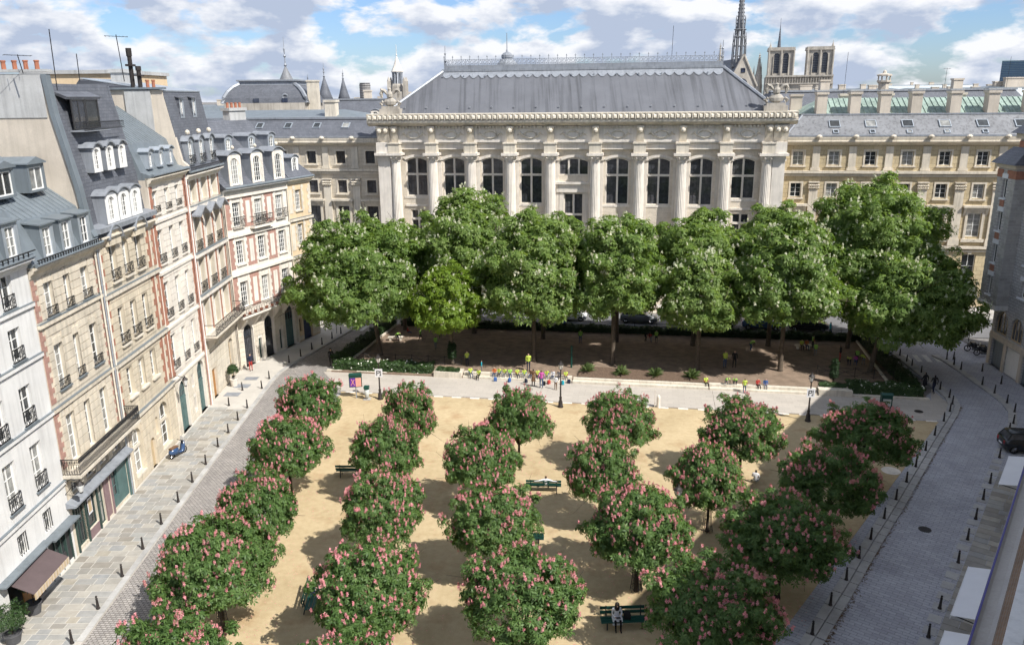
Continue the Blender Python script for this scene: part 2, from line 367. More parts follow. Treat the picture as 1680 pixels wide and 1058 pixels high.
# ---- left pavement: base, slabs laid course by course, kerb stones
FL = lambda y: -24.52-.035*(y-30)
KL = [(-20.60, 22), (-20.72, 33), (-21.49, 53.8), (-21.75, 62), (-22.0, 69.5), (-21.9, 72.3), (-21.45, 74.5), (-18.0, 86), (-17.2, 88.8)]
def kx(y):
    for (x0, y0), (x1, y1) in zip(KL, KL[1:]):
        if y0 <= y <= y1: return x0+(x1-x0)*(y-y0)/(y1-y0)
    return KL[-1][0]
pav = sheet('left_pavement', [(FL(22)-3, 22)]+[(x+.02, y) for x, y in KL]+[(-19.6, 91), (-30, 91), (-30, 60)], .10, 'pave_stone', 0, .14)
y = 28.6; n = 0
for r_ in range(70):
    d = random.choice((.42, .5, .55, .6)); 
    if y > 71.5: break
    x = FL(y)+.12; xe = kx(y)-.33
    first = True
    while x < xe-.15 and n < 296:
        w = random.uniform(.55, 1.05)*(1 if not first else random.uniform(.5, 1)); first = False
        if xe-(x+w) < .4: w = xe-x
        piece('slab', pav, 'slab', x+.026, x+w-.026, y+.024, y+d-.024, .08, .112+random.uniform(-.004, .005)); n += 1
        x += w
    y += d
Lk = 0
for (x0, y0), (x1, y1) in zip(KL[1:], KL[2:]):
    ln = math.hypot(x1-x0, y1-y0); k = max(1, round(ln/1.1)); an = math.atan2(y1-y0, x1-x0)
    for i in range(k):
        t = (i+.5)/k; cx, cy = x0+(x1-x0)*t, y0+(y1-y0)*t
        o = piece('kerb_stone', pav, 'granite_kerb', cx-ln/k/2+.01, cx+ln/k/2-.01, cy-.01, cy+.31, -.05, .135, 0)
        nx, ny = -math.sin(an), math.cos(an); o.location = (cx+nx*.15, cy+ny*.15, .04); o.rotation_euler[2] = an
# iron plates and pale cross-joints in the far corner of the pavement
for (x, y_, w, h) in ((-24.6, 66.3, 1.3, .9), (-24.4, 68.4, 1.3, .9), (-24.2, 70.4, 1.2, .8)):
    piece('cellar_plate', pav, 'lead', x-w/2, x+w/2, y_-h/2, y_+h/2, .11, .131, -.05)
# ---- sand square, paved band, kerbs along the right street
sand = sheet('sand_square', [(-16.2, 20), (-15.2, 66.95), (33.6, 58.8), (rs(-18, 0)[0]-8.0, rs(-18, 0)[1])], .02, 'sand', 0, .06)
bi = [(14.20, 32.96), (15.93, 35.20), (17.61, 37.37), (19.16, 39.45), (20.64, 41.39), (22.47, 43.73), (24.27, 46.06), (26.06, 48.44), (27.77, 50.68), (29.75, 53.30), (31.76, 55.95), (33.83, 58.61), (35.35, 60.59), (36.38, 62.16), (36.93, 63.68), (37.13, 65.58)]
def offset(pl, d):
    out = []
    for i, p in enumerate(pl):
        a, b = Vector(pl[max(i-1, 0)]), Vector(pl[min(i+1, len(pl)-1)]); t = (b-a).normalized(); out.append((p[0]+t.y*d, p[1]-t.x*d))
    return out
ki = [(5.5, 21.7)]+bi+[(37.6, 70), (38.0, 76.3)]
kerb = empty('street_kerb', (0, 0, 0)); struct(kerb)
def strip(pl, d0, d1, z0, z1, m, par, name, step=1.15):
    a, b = offset(pl, d0), offset(pl, d1)
    for i in range(len(pl)-1):
        p0, p1, q0, q1 = Vector(a[i]), Vector(a[i+1]), Vector(b[i]), Vector(b[i+1]); k = max(1, round((p1-p0).length/step))
        for j in range(k):
            s0, s1 = j/k+.008, (j+1)/k-.008; mb = MB()
            mb.prism([p0.lerp(p1, s0), q0.lerp(q1, s0), q0.lerp(q1, s1), p0.lerp(p1, s1)], z0, z1); mb.build(name, m, par)
strip(ki, -.30, .16, -.05, .125, 'granite_kerb', kerb, 'kerb_stone')
strip(ki, .19, .62, -.05, .065, 'granite_kerb', kerb, 'kerb_stone')
edge = empty('sand_edging', (0, 0, 0)); struct(edge)
strip([(-15.1, 66.95), (33.8, 58.8)], -.02, .22, -.05, .05, 'white_stone', edge, 'edging_stone', 1.6)
strip([(-16.15, 22), (-15.2, 66.9)], -.18, .1, -.05, .035, 'granite_kerb', edge, 'edging_stone', 1.4)
sheet('paved_band', [(-18.0, 72.45), (-15.3, 67.2), (33.9, 58.98), (36.3, 62.3), (36.6, 66), (35.2, 63.3), (35.2, 64.4)], .014, 'paving_band', -AZP, .05)
# ---- right pavement with kerb line that swings round the corner
bo = [rs(-22, 0), (19.60, 32.65), (37.62, 56.37), (38.91, 57.98), (40.30, 60.31), (40.92, 62.30), (41.22, 64.56), (41.35, 66.67), (41.68, 70.76), (41.8, 73.0), (41.6, 75.2)]
ro = [(x-.05, y) for x, y in offset(bo, -.30)]
rp = sheet('right_pavement', ro+[(43.5, 77.6), (60, 75.2), (60, 40), rs(-22, 6)], .10, 'setts', -AZR, .14)
strip(bo, -.33, .26, -.04, .125, 'granite_kerb', kerb, 'kerb_stone')
for s_ in np.arange(-4, 22, .62):       # slabs of the right pavement between awnings and bollards
    p = .30
    while p < 3.2:
        w = random.uniform(.7, 1.3); w = min(w, 3.35-p); a = [rs(s_+.015, p+.015), rs(s_+.60, p+.015), rs(s_+.60, p+w-.015), rs(s_+.015, p+w-.015)]
        c = Vector(((a[0][0]+a[2][0])/2, (a[0][1]+a[2][1])/2)); o = piece('slab', rp, 'slab', -.3, .3, -w/2+.015, w/2-.015, .09, .118)
        an = math.atan2(SR.y, SR.x)+AZR; loc = Matrix.Rotation(AZR, 4, 'Z') @ Vector((c.x, c.y, .105)); o.location = loc; o.rotation_euler[2] = an; o.scale = (.59, w-.03, .03)
        p += w
# ---- garden: soil sheet, front walls, edging, planters
garden = sheet('garden_soil', [(-17.2, 72.3), (35.0, 63.6), (37.3, 80.2), (-12.9, 88.3)], .16, 'soil', 0, .2)
G0, G1 = Vector((-17.8, 72.5)), Vector((35.15, 63.3)); GD = (G1-G0).normalized(); GN = Vector((GD.y, -GD.x))   # GN points at the square
gw = empty('garden_wall', (G0.x, G0.y, 0), math.atan2(GD.y, GD.x))
tag(gw, 'low stone wall and steps along the front of the shady garden', 'wall')
GL = (G1-G0).length
def gu(x): return (x-G0.x)/GD.x
def wallrun(x0, x1, h, d0, d1, step=1.4, name='coping_stone'):
    u0, u1 = gu(x0), gu(x1); k = max(1, round((u1-u0)/step))
    for i in range(k):
        a, b = u0+(u1-u0)*i/k, u0+(u1-u0)*(i+1)/k
        piece(name, gw, 'pale_stone', a+.006, b-.006, d0, d1, 0, h+random.uniform(-.006, .006))
wallrun(-17.7, -7.4, .16, -.02, .3)
wallrun(-7.3, -4.7, .55, -.15, 1.1, 2.6, 'planter_block')
wallrun(-4.6, 5.3, .18, -.05, .45); wallrun(-4.6, 5.3, .42, .46, .9)
wallrun(5.4, 17.2, .22, -.08, .32); wallrun(5.45, 17.15, .40, .33, .62)
wallrun(17.3, 26.2, .18, -.05, .4); wallrun(17.3, 26.2, .40, .41, .85)
wallrun(26.3, 29.0, .55, -.15, 1.0, 2.6, 'planter_block')
wallrun(29.1, 35.1, .16, -.02, .3)
for i in range(8):
    a, b = Vector((-15.7, 75.9)).lerp(Vector((-13.1, 87.7)), i/8), Vector((-15.7, 75.9)).lerp(Vector((-13.1, 87.7)), (i+1)/8)
    o = piece('edging_stone', garden, 'pale_stone', 0, 1, 0, 1, 0, 1); o.scale = ((b-a).length-.02, .18, .3); o.location = ((a.x+b.x)/2, (a.y+b.y)/2, .2); o.rotation_euler[2] = math.atan2(b.y-a.y, b.x-a.x)
    a, b = Vector((33.2, 66.6)).lerp(Vector((35.7, 79.6)), i/8), Vector((33.2, 66.6)).lerp(Vector((35.7, 79.6)), (i+1)/8)
    o = piece('edging_stone', garden, 'pale_stone', 0, 1, 0, 1, 0, 1); o.scale = ((b-a).length-.02, .18, .3); o.location = ((a.x+b.x)/2, (a.y+b.y)/2, .2); o.rotation_euler[2] = math.atan2(b.y-a.y, b.x-a.x)
bed = MB(); bed.prism([(5.9, 69.3), (17.1, 67.4), (17.6, 69.6), (6.6, 72.4)], .15, .33)
tag(bed.build('planting_bed', 'bark_chips'), 'bark-mulched planting bed holding the spiky plants behind the kerb', 'bed')
# ================================================================ houses: shared builders
WIN = {}
def win_mesh(w, h, rows=3, cols=2, fr=.07, rise=0, paint='white_paint', bar=.03):
    """casement frame with glazing bars (front face at y=0) and its pane, as two shared meshes"""
    key = (round(w, 2), round(h, 2), rows, cols, fr, round(rise, 2), paint)
    if key in WIN: return WIN[key]
    b = MB(); d = .07
    b.box(-w/2, -w/2+fr, 0, d, 0, h-rise); b.box(w/2-fr, w/2, 0, d, 0, h-rise); b.box(-w/2+fr, w/2-fr, 0, d, 0, fr)
    ap = arch(-w/2, w/2, h, rise); ip = arch(-w/2+fr, w/2-fr, h-fr, max(0, rise-fr*.5) if rise else 0)
    for i in range(len(ap)-1):
        p, q, r_, s_ = ap[i], ap[i+1], ip[i+1], ip[i]
        b.rings([[(p[0], 0, p[1]), (q[0], 0, q[1]), (r_[0], 0, r_[1]), (s_[0], 0, s_[1])], [(p[0], d, p[1]), (q[0], d, q[1]), (r_[0], d, r_[1]), (s_[0], d, s_[1])]])
    for c in range(1, cols):
        x = -w/2+w*c/cols; t = .05 if (cols == 2 or c == cols//2) else bar
        b.box(x-t/2*1.3, x+t/2*1.3, .004, d, fr, h-fr-.02)
    for r_ in range(1, rows):
        z = fr+(h-rise*.6-2*fr)*r_/rows; b.box(-w/2+fr, w/2-fr, .01, d-.005, z-bar/2, z+bar/2)
    me = b.mesh('window', paint)
    g = MB(); g.poly([(-w/2+.01, .045, .01), (w/2-.01, .045, .01), (w/2-.01, .045, h-rise)]+[(x, .045, z-.01) for x, z in reversed(ap[1:-1])]+[(-w/2+.01, .045, h-rise)])
    gm = g.mesh('pane', 'pane'); WIN[key] = (me, gm, g); return WIN[key]
PANES = {}
def pane_as(gm, key, m):
    if m == 'pane': return gm
    k = (gm.name, m)
    if k not in PANES: c = gm.copy(); c.materials.clear(); c.materials.append(MATS[m]); PANES[k] = c
    return PANES[k]
def add_window(root, u, zb, w, h, y=.2, name='window', pane='pane', **k):
    me, gm, g = win_mesh(w, h, **k); o = link(name, me, root); o.location = (u, y, zb)
    p = link('pane', pane_as(gm, None, pane), o); return o
RAIL = {}
def railing(root, u, zb, w, h=.75, y=-.06, kind='scroll', d=.1, name='railing'):
    key = (round(w, 2), round(h, 2), kind, d)
    if key not in RAIL:
        b = MB(); t = .022
        b.box(-w/2, w/2, -t, t, h-.05, h); b.box(-w/2, w/2, -t, t, .04, .075)
        if d: b.box(-w/2, -w/2+.035, -t, d, h-.05, h); b.box(w/2-.035, w/2, -t, d, h-.05, h); b.box(-w/2, -w/2+.035, -t, d, .04, .075); b.box(w/2-.035, w/2, -t, d, .04, .075)
        n = max(3, round(w/.15))
        for i in range(n+1):
            x = -w/2+w*i/n; b.box(x-.008, x+.008, -.009, .009, .07, h-.05)
        if kind == 'scroll':
            m = max(1, round(w/.38))
            for i in range(m):
                x0, x1 = -w/2+w*i/m, -w/2+w*(i+1)/m
                for (a, c) in (((x0, .1), (x1, h-.1)), ((x0, h-.1), (x1, .1))): b.tube([(a[0], -.015, a[1]), ((a[0]+c[0])/2, -.03, (a[1]+c[1])/2), (c[0], -.015, c[1])], .010, 4)
                b.tube([((x0+x1)/2+.1*math.cos(t_), -.02, h*.5+.13*math.sin(t_)) for t_ in np.linspace(0, 6.28, 9)], .010, 4)
        RAIL[key] = b.mesh('railing', 'iron')
    o = link(name, RAIL[key], root); o.location = (u, y, zb); return o
def house(name, label, O, ang, w, eave, depth, ops, wallm, sides='party_render', cat='house', y_reveal=.28):
    root = empty(name, (O[0], O[1], 0), ang); tag(root, label, cat)
    b = MB(); b.wall(0, w, 0, eave, ops, 0, y_reveal); b.build('wall', wallm, root)
    s = MB(); s.poly([(0, 0, 0), (0, 0, eave), (0, depth, eave), (0, depth, 0)]); s.poly([(w, 0, 0), (w, depth, 0), (w, depth, eave), (w, 0, eave)])
    s.poly([(0, depth, 0), (0, depth, eave), (w, depth, eave), (w, depth, 0)]); s.build('side_wall', sides, root)
    return root
def courses(root, m, u0, u1, z0, z1, ops, h=.46, proud=.05, joint=.055, name='stone_course', margin=.0):
    n = max(1, round((z1-z0)/h)); dz = (z1-z0)/n
    for i in range(n):
        a, b = z0+i*dz, z0+(i+1)*dz
        cuts = sorted((o[0]-margin, o[1]+margin) for o in ops if o[2] < b-.03 and o[3] > a+.03)
        x = u0
        for l, r_ in cuts+[(u1, u1)]:
            if min(l, u1)-x > .12: piece(name, root, m, x, min(l, u1), -proud, .04, a+joint/2, b-joint/2)
            x = max(x, r_)
def quoins(root, m, u, z0, z1, w0=.42, w1=.62, h=.42, proud=.035, side=1, name='brick_quoin'):
    n = max(1, round((z1-z0)/h)); dz = (z1-z0)/n
    for i in range(n):
        w = w0 if i % 2 else w1
        piece(name, root, m, u if side > 0 else u-w, u+w if side > 0 else u, -proud, .05, z0+i*dz+.006, z0+(i+1)*dz-.006)
def band(root, m, u0, u1, z, h=.16, d=.14, name='string_course', top='zinc'):
    piece(name, root, m, u0, u1, -d, .05, z-h, z)
    if top: piece(name, root, top, u0, u1, -d-.02, .04, z+.002, z+.03)
def cornice(root, m, u0, u1, z, d=.42, h=.5, name='cornice'):
    b = MB(); b.extr([(.1, z-h), (-.06, z-h), (-.10, z-h*.72), (-d*.55, z-h*.5), (-d*.62, z-h*.3), (-d, z-h*.16), (-d, z), (.1, z)], u0, u1); b.build(name, m, root)
def gutter(root, u0, u1, z, y=-.45, m='zinc'):
    b = MB(); b.extr([(y, z), (y-.07, z-.04), (y-.1, z-.12), (y-.02, z-.19), (y+.08, z-.2), (y+.12, z-.1), (y+.12, z+.02)], u0, u1); b.build('gutter', m, root)
def pipe(root, u, z0, z1, y=-.14, r=.055, m='zinc_light'):
    b = MB(); b.tube([(u, y, z0), (u, y, z1)], r, 8)
    for z in np.arange(z0+.8, z1, 2.2): b.tube([(u, y, z), (u, y, z+.08)], r*1.35, 8)
    b.build('drainpipe', m, root)
def roof(root, prof, u0, u1, m, name='roof', seams=0, seg=None):
    b = MB(); b.extr(prof, u0, u1); o = b.build(name, m, root)
    if seams:
        s = MB()
        (y0, z0), (y1, z1) = seg; 
        for u in np.arange(u0+.3, u1-.1, seams):
            s.rings([[(u-.018, y0, z0), (u+.018, y0, z0), (u+.018, y0, z0+.05), (u-.018, y0, z0+.05)], [(u-.018, y1, z1), (u+.018, y1, z1), (u+.018, y1, z1+.05), (u-.018, y1, z1+.05)]])
        s.build('standing_seam', m, o, kind='stuff')
    return o
def dormer(root, u, zb, w, h, yf, yb, style='arch', m='zinc', front='white_paint', ww=None, wh=None, rows=3, cols=2, over=.12, rise=.3):
    """box dormer: cheeks, front with a window, curved / shed / gabled cover"""
    d = empty('dormer', (u, yf, zb)); d.parent = root
    ww = ww or w*.62; wh = wh or h*.78; b = MB()
    r_ = rise if style == 'arch' else 0
    b.wall(-w/2, w/2, 0, h, [(-ww/2, ww/2, .12, .12+wh, ww*.3 if style == 'arch' else 0)], 0, .12); b.build('dormer_front', front, d)
    D = yb-yf; 
    for s_ in (-1, 1): piece('cheek', d, m, s_*w/2-.03*(s_ > 0), s_*w/2+.03*(s_ < 0), .005, D, 0, h)
    t = MB()
    if style == 'arch':
        ap = arch(-w/2-over, w/2+over, h+r_, r_, 8); t.extry([(x, z) for x, z in ap]+[(x*.93, z-.09) for x, z in reversed(ap)], -over, D)
        t.poly([(x, -.01, z) for x, z in arch(-w/2, w/2, h+r_*.8, r_*.8, 8)])
    elif style == 'shed':
        t.rings([[(-w/2-over, -over, h-.02), (w/2+over, -over, h-.02), (w/2+over, -over, h+.06), (-w/2-over, -over, h+.06)], [(-w/2-over, D, h+.3), (w/2+over, D, h+.3), (w/2+over, D, h+.38), (-w/2-over, D, h+.38)]])
    else:
        t.extry([(-w/2-over, h), (0, h+r_+.32), (w/2+over, h), (w/2+over, h-.07), (-w/2-over, h-.07)], -over, D)
    t.build('dormer_cover', m, d)
    o = add_window(d, 0, .12, ww, wh, .08, rows=rows, cols=cols, rise=ww*.3 if style == 'arch' else 0)
    for ch in list(o.children): ch.parent = d; ch.location = o.location      # window and pane side by side
    return d
def chimney(root, u, y, z0, z1, w, d, m='party_render', pots=0, name='chimney'):
    b = MB(); b.box(u-w/2, u+w/2, y-d/2, y+d/2, z0, z1); b.box(u-w/2-.12, u+w/2+.12, y-d/2-.12, y+d/2+.12, z1-.28, z1-.002); o = b.build(name, m, root)
    for i in range(pots):
        p = MB(); p.lathe([(.13, 0), (.12, .4), (.14, .42), (.14, .5)], u+(0 if w < d else -w/2+w*(i+.5)/pots), y+(-d/2+d*(i+.5)/pots if w < d else 0), z1, 8); p.build('chimney_pot', 'terracotta', o)
    return o
ANG = R(92); OL = Vector((-24.52, 30)); DL = Vector((math.sin(R(-2)), math.cos(R(-2))))
def LO(u): v = OL+DL*u; return (v.x, v.y)
# ---------------------------------------------------------------- white house at the left edge (u 0 .. 10.55)
U0 = -6.0; W = 10.55-U0; sh = lambda u: u-U0
flo = [(15.11, 1.65), (12.43, 1.7), (9.05, 2.05), (5.45, 2.5)]
ops = []; wl = []
for zb, h in flo:
    for u in (-3.4, -1.0, 1.2, 3.6, 6.05, 8.5):
        wl.append((sh(u), zb, 1.05, h)); ops.append((sh(u)-.525, sh(u)+.525, zb, zb+h))
for u in (6.05, 8.45): ops.append((sh(u)-.42, sh(u)+.42, 3.0, 4.15))
ops += [(sh(8.05), sh(10.25), .25, 2.55), (sh(4.2), sh(7.2), .05, 2.5)]
r1 = house('white_house', 'white rendered house with blue-grey string courses at the left edge', LO(U0), ANG, W, 17.3, 12, ops, 'white_render', 'white_render')
for u, zb, w, h in wl:
    add_window(r1, u, zb, w, h, .18, rows=3); railing(r1, u, zb, 1.05, .72 if h < 2 else .85)
    piece('sill', r1, 'zinc', u-.62, u+.62, -.12, .1, zb-.08, zb-.003)
for u in (sh(6.05), sh(8.45)):
    add_window(r1, u, 3.0, .84, 1.15, .2, rows=2); b = MB()
    for i in range(5): b.box(u-.4+.2*i-.012, u-.4+.2*i+.012, .02, .05, 3.0, 4.15)
    for i in range(4): b.tube([(u-.2+.2*(i % 2)+.09*math.cos(t), .03, 3.25+.3*i+.09*math.sin(t)) for t in np.linspace(0, 6.28, 8)], .012, 4)
    b.build('window_grille', 'iron', r1)
for z in (15.0, 12.28, 8.92, 4.85): band(r1, 'white_render', 0, W, z, .2, .13)
cornice(r1, 'white_render', 0, W, 17.3, .5, .5); gutter(r1, 0, W, 17.52, -.5)
roof(r1, [(-.3, 17.4), (.45, 19.75), (5.5, 22.0), (12, 18), (12, 17.3), (-.2, 17.3)], 0, W, 'zinc', seams=.55, seg=((.45, 19.75), (5.5, 22.0)))
b = MB()
for i in range(36): b.box(.1+i*.45, .16+i*.45, -.62, -.58, 17.5, 17.72)
b.box(0, W, -.63, -.57, 17.70, 17.75); b.build('snow_guard', 'iron', r1)
for u in (0.4, 3.2, 6.2, 9.1): dormer(r1, sh(u), 17.5, 1.35, 1.85, -.34, 2.5, 'shed', 'zinc', 'zinc_light', .85, 1.5)
dormer(r1, sh(8.6), 20.3, 1.9, 1.55, 1.6, 4.5, 'gable', 'zinc', 'zinc', 1.45, 1.2, rows=1, rise=.25)
# ground floor: dark shopfront with lead-covered hood, awning over the orange door
sf = [(8.05, 8.6, 'dark_panel'), (8.6, 9.15, 'glass'), (9.15, 9.7, 'glass'), (9.7, 10.25, 'dark_panel')]
piece('shop_hood', r1, 'zinc', sh(7.75), sh(10.5), -.6, .02, 2.62, 2.72); piece('shop_fascia', r1, 'charcoal', sh(8.0), sh(10.3), -.14, .1, 2.45, 2.6)
for i, (a, c, k) in enumerate(sf):
    piece('stall_riser', r1, 'charcoal', sh(a)+.02, sh(c)-.02, .05, .2, .12, .95)
    if k == 'glass': piece('shop_pane', r1, 'pane', sh(a)+.06, sh(c)-.06, .12, .14, .97, 2.44)
    else: piece('shutter', r1, 'charcoal', sh(a)+.05, sh(c)-.05, .06, .14, .97, 2.44)
    piece('shop_post', r1, 'dark_green_paint', sh(a)-.03, sh(a)+.03, -.02, .2, .1, 2.46)
piece('shop_post', r1, 'dark_green_paint', sh(10.25)-.03, sh(10.25)+.05, -.02, .2, .1, 2.46)
piece('shop_hood', r1, 'zinc', sh(3.4), sh(7.74), -.5, .02, 2.72, 2.80)
b = MB(); a0, a1 = sh(4.0), sh(7.35)
b.rings([[(a0, -.05, 2.62), (a1, -.05, 2.62), (a1, -.05, 2.66), (a0, -.05, 2.66)], [(a0, -1.35, 1.98), (a1, -1.35, 1.98), (a1, -1.35, 2.02), (a0, -1.35, 2.02)]])
aw = b.build('awning', 'awning_brown', r1)
nv = 26
for i in range(nv):
    x0, x1 = a0+(a1-a0)*i/nv, a0+(a1-a0)*(i+1)/nv
    piece('valance_stripe', aw, 'awning_stripe' if i % 2 else 'pale_wood', x0, x1, -1.375, -1.352, 1.68-.02*(i % 2), 2.0)
piece('door', r1, 'wood_door', sh(5.4), sh(6.9), .05, .12, .08, 2.2); piece('door_pane', r1, 'pane_dark', sh(5.65), sh(6.65), .03, .045, .95, 2.0)
piece('menu_board', r1, 'pale_wood', sh(7.28), sh(7.72), -.06, -.02, .9, 1.7)
# ---------------------------------------------------------------- beige house with shop and long balcony (10.58 .. 18.1)
U0 = 10.58; W = 7.5; sh = lambda u: u-10.58
ops = []; wl = []
for zb, h in ((13.82, 1.85), (9.72, 2.5), (5.3, 2.85)):
    for u, w in ((12.2, 1.0), (14.18, .72), (16.28, 1.0)): wl.append((sh(u), zb, w, h)); ops.append((sh(u)-w/2, sh(u)+w/2, zb, zb+h))
gops = [(.35, 1.5, .3, 3.0), (1.6, 2.9, .7, 2.95), (3.05, 3.85, .2, 3.0), (4.0, 4.75, .2, 3.0), (4.9, 7.2, .3, 3.0)]
mez = [(.6+i*1.72, 1.75+i*1.72, 3.6, 4.75, .35) for i in range(4)]
r2 = house('beige_shop_house', 'cream stone house with brick quoins, long iron balcony and mauve shopfront', LO(U0), ANG, W, 16.6, 12, ops+gops+mez, 'cream_stone')
for u, zb, w, h in wl:
    add_window(r2, u, zb, w, h, .2, rows=4 if h > 2 else 3)
    if zb > 9:
        railing(r2, u, zb, w+.1, .55, -.1); piece('sill', r2, 'zinc', u-w/2-.12, u+w/2+.12, -.18, .1, zb-.09, zb-.003)
    for j in range(5):      # keystones over the window
        a = (j-2)*.17; piece('voussoir', r2, 'cream_stone', u+a-.08, u+a+.08, -.045-.01*(j == 2), .03, zb+h+.02, zb+h+.4+.05*(j == 2))
for i, o in enumerate(mez): add_window(r2, (o[0]+o[1])/2, 3.6, 1.15, 1.15, .2, rows=2, rise=.35, pane='pane_dark')
ring = [(o[0], o[1], o[2], o[3]+.42) for o in ops]
courses(r2, 'cream_stone', .62, W-.62, 5.4, 8.7, ring); courses(r2, 'cream_stone', .62, W-.62, 9.2, 13.3, ring); courses(r2, 'cream_stone', .62, W-.62, 13.8, 16.05, ring)
for a, c in ((5.4, 8.7), (9.2, 13.3), (13.8, 16.05)): quoins(r2, 'brick_rose', .05, a, c, .28, .5, .3); quoins(r2, 'brick_rose', W-.05, a, c, .28, .5, .3, side=-1)
for z in (13.68, 8.95): band(r2, 'cream_stone', 0, W, z, .22, .16)
cornice(r2, 'cream_stone', 0, W, 16.75, .5, .6); gutter(r2, 0, W, 16.95, -.52)
b = MB(); b.box(-.1, W+.55, -1.0, .02, 4.93, 5.1); b.extr([(-.9, 4.93), (-.9, 4.86), (0, 4.8), (0, 4.93)], 0, W+.4); b.build('balcony_slab', 'pale_stone', r2)
for i in range(6): piece('console', r2, 'pale_stone', .4+i*1.35, .62+i*1.35, -.75, .02, 4.5, 4.85)
b = MB(); z0 = 5.1
for (x0, y0, x1, y1) in ((-.05, -.95, W+.5, -.95), (-.05, -.95, -.05, 0), (W+.5, -.95, W+.5, 0)):
    n = max(2, round(math.hypot(x1-x0, y1-y0)/.13))
    b.tube([(x0, y0, z0+.95), (x1, y1, z0+.95)], .028, 5); b.tube([(x0, y0, z0+.08), (x1, y1, z0+.08)], .02, 5); b.tube([(x0, y0, z0+.62), (x1, y1, z0+.62)], .014, 4)
    for i in range(n+1):
        x, y = x0+(x1-x0)*i/n, y0+(y1-y0)*i/n; b.tube([(x, y, z0), (x, y, z0+.95)], .013, 4)
        if i < n: xx, yy = x0+(x1-x0)*(i+.5)/n, y0+(y1-y0)*(i+.5)/n; b.tube([(xx, yy, z0+.66), (xx, yy+.001, z0+.76), (xx, yy, z0+.92)], [.012, .035, .012], 4); b.tube([(x, y, z0+.1), (xx, yy, z0+.34), (x, y, z0+.6)], .012, 4)
b.build('balcony_railing', 'iron', r2)
# shop
b = MB(); b.extr([(.02, 3.55), (-.55, 3.32), (-.55, 3.22), (.02, 3.2)], -.3, W-.1); b.build('shop_hood', 'lead', r2)
piece('shop_fascia', r2, 'mauve_paint', .05, W-.15, -.16, .05, 2.98, 3.19)
for i, (a, c, zb, zt) in enumerate([o[:4] for o in gops]):
    m = ('dark_green_paint', 'pale_wood', 'dark_green_paint', 'mauve_paint', 'teal_paint')[i]
    if i in (0, 2):
        add_window(r2, (a+c)/2, zb, c-a, zt-zb, .1, 'shop_door', paint='dark_green_paint', rows=2)
    elif i == 1: add_window(r2, (a+c)/2, zb, c-a, zt-zb, .12, 'shop_window', paint='dark_green_paint', rows=1, cols=1)
    elif i == 3: piece('shop_panel', r2, m, a, c, .04, .15, zb, zt)
    else:
        add_window(r2, a+.5, .95, .95, 2.0, .1, 'shop_window', paint='teal_paint', rows=3); piece('shop_panel', r2, m, a+1.0, c, .03, .15, zb, zt); piece('shop_panel', r2, m, a, a+.98, .03, .15, zb, .93)
    piece('shop_pilaster', r2, 'dark_green_paint' if i < 3 else 'mauve_paint', a-.1, a-.01, -.1, .1, .12, 2.97)
piece('shop_pilaster', r2, 'teal_paint', 7.22, 7.32, -.1, .1, .12, 2.97)
piece('stall_riser', r2, 'mauve_paint', 1.6, 2.9, -.03, .1, .12, .69)
piece('poster', r2, 'cloth_white', 2.1, 2.6, .1, .112, 1.5, 2.5); piece('poster', r2, 'pale_wood', 2.16, 2.54, .094, .0995, 1.62, 2.38)
roof(r2, [(-.35, 16.85), (.55, 19.05), (5.2, 22.6), (12, 19), (12, 16.6), (-.2, 16.6)], 0, W, 'zinc', seams=.5, seg=((.55, 19.05), (5.2, 22.6)))
b = MB()
for i in range(26): b.box(.1+i*.28, .15+i*.28, -.62, -.58, 16.93, 17.12)
b.box(0, W, -.63, -.57, 17.1, 17.15); b.build('snow_guard', 'iron', r2)
for u in (12.35, 14.35, 16.45): dormer(r2, sh(u), 16.98, 1.35, 1.8, -.36, 2.2, 'shed', 'zinc', 'zinc_light', .82, 1.5)
for u in (12.4, 15.5): dormer(r2, sh(u), 20.15, 1.75, 1.6, 1.35, 4.5, 'gable', 'zinc', 'zinc', 1.4, 1.25, rows=1, rise=.3)
pipe(r2, W-.12, .1, 16.5); pipe(r2, W-.42, 4.2, 16.5, m='pale_stone')
# wall lantern on bracket at the house corner
def wall_lantern(root, u, z, y=-.9):
    b = MB(); b.tube([(u, 0, z+.5), (u, y*.5, z+.75), (u, y, z+.55)], .025, 5); b.tube([(u, 0, z-.2), (u, y*.4, z+.2), (u, y*.9, z+.55)], .02, 5); b.build('lantern_bracket', 'iron', root)
    g = MB(); g.lathe([(.1, -.42), (.19, -.1), (.2, 0)], u, y, z+.4, 6); o = g.build('lantern_glass', 'lamp_glass', root)
    c = MB(); c.lathe([(.23, 0), (.15, .12), (.06, .2), (.05, .3)], u, y, z+.4, 6); c.lathe([(.09, -.5), (.1, -.42)], u, y, z+.4, 6); c.build('lantern_cap', 'bollard_iron', o)
wall_lantern(r2, -.15, 4.2)
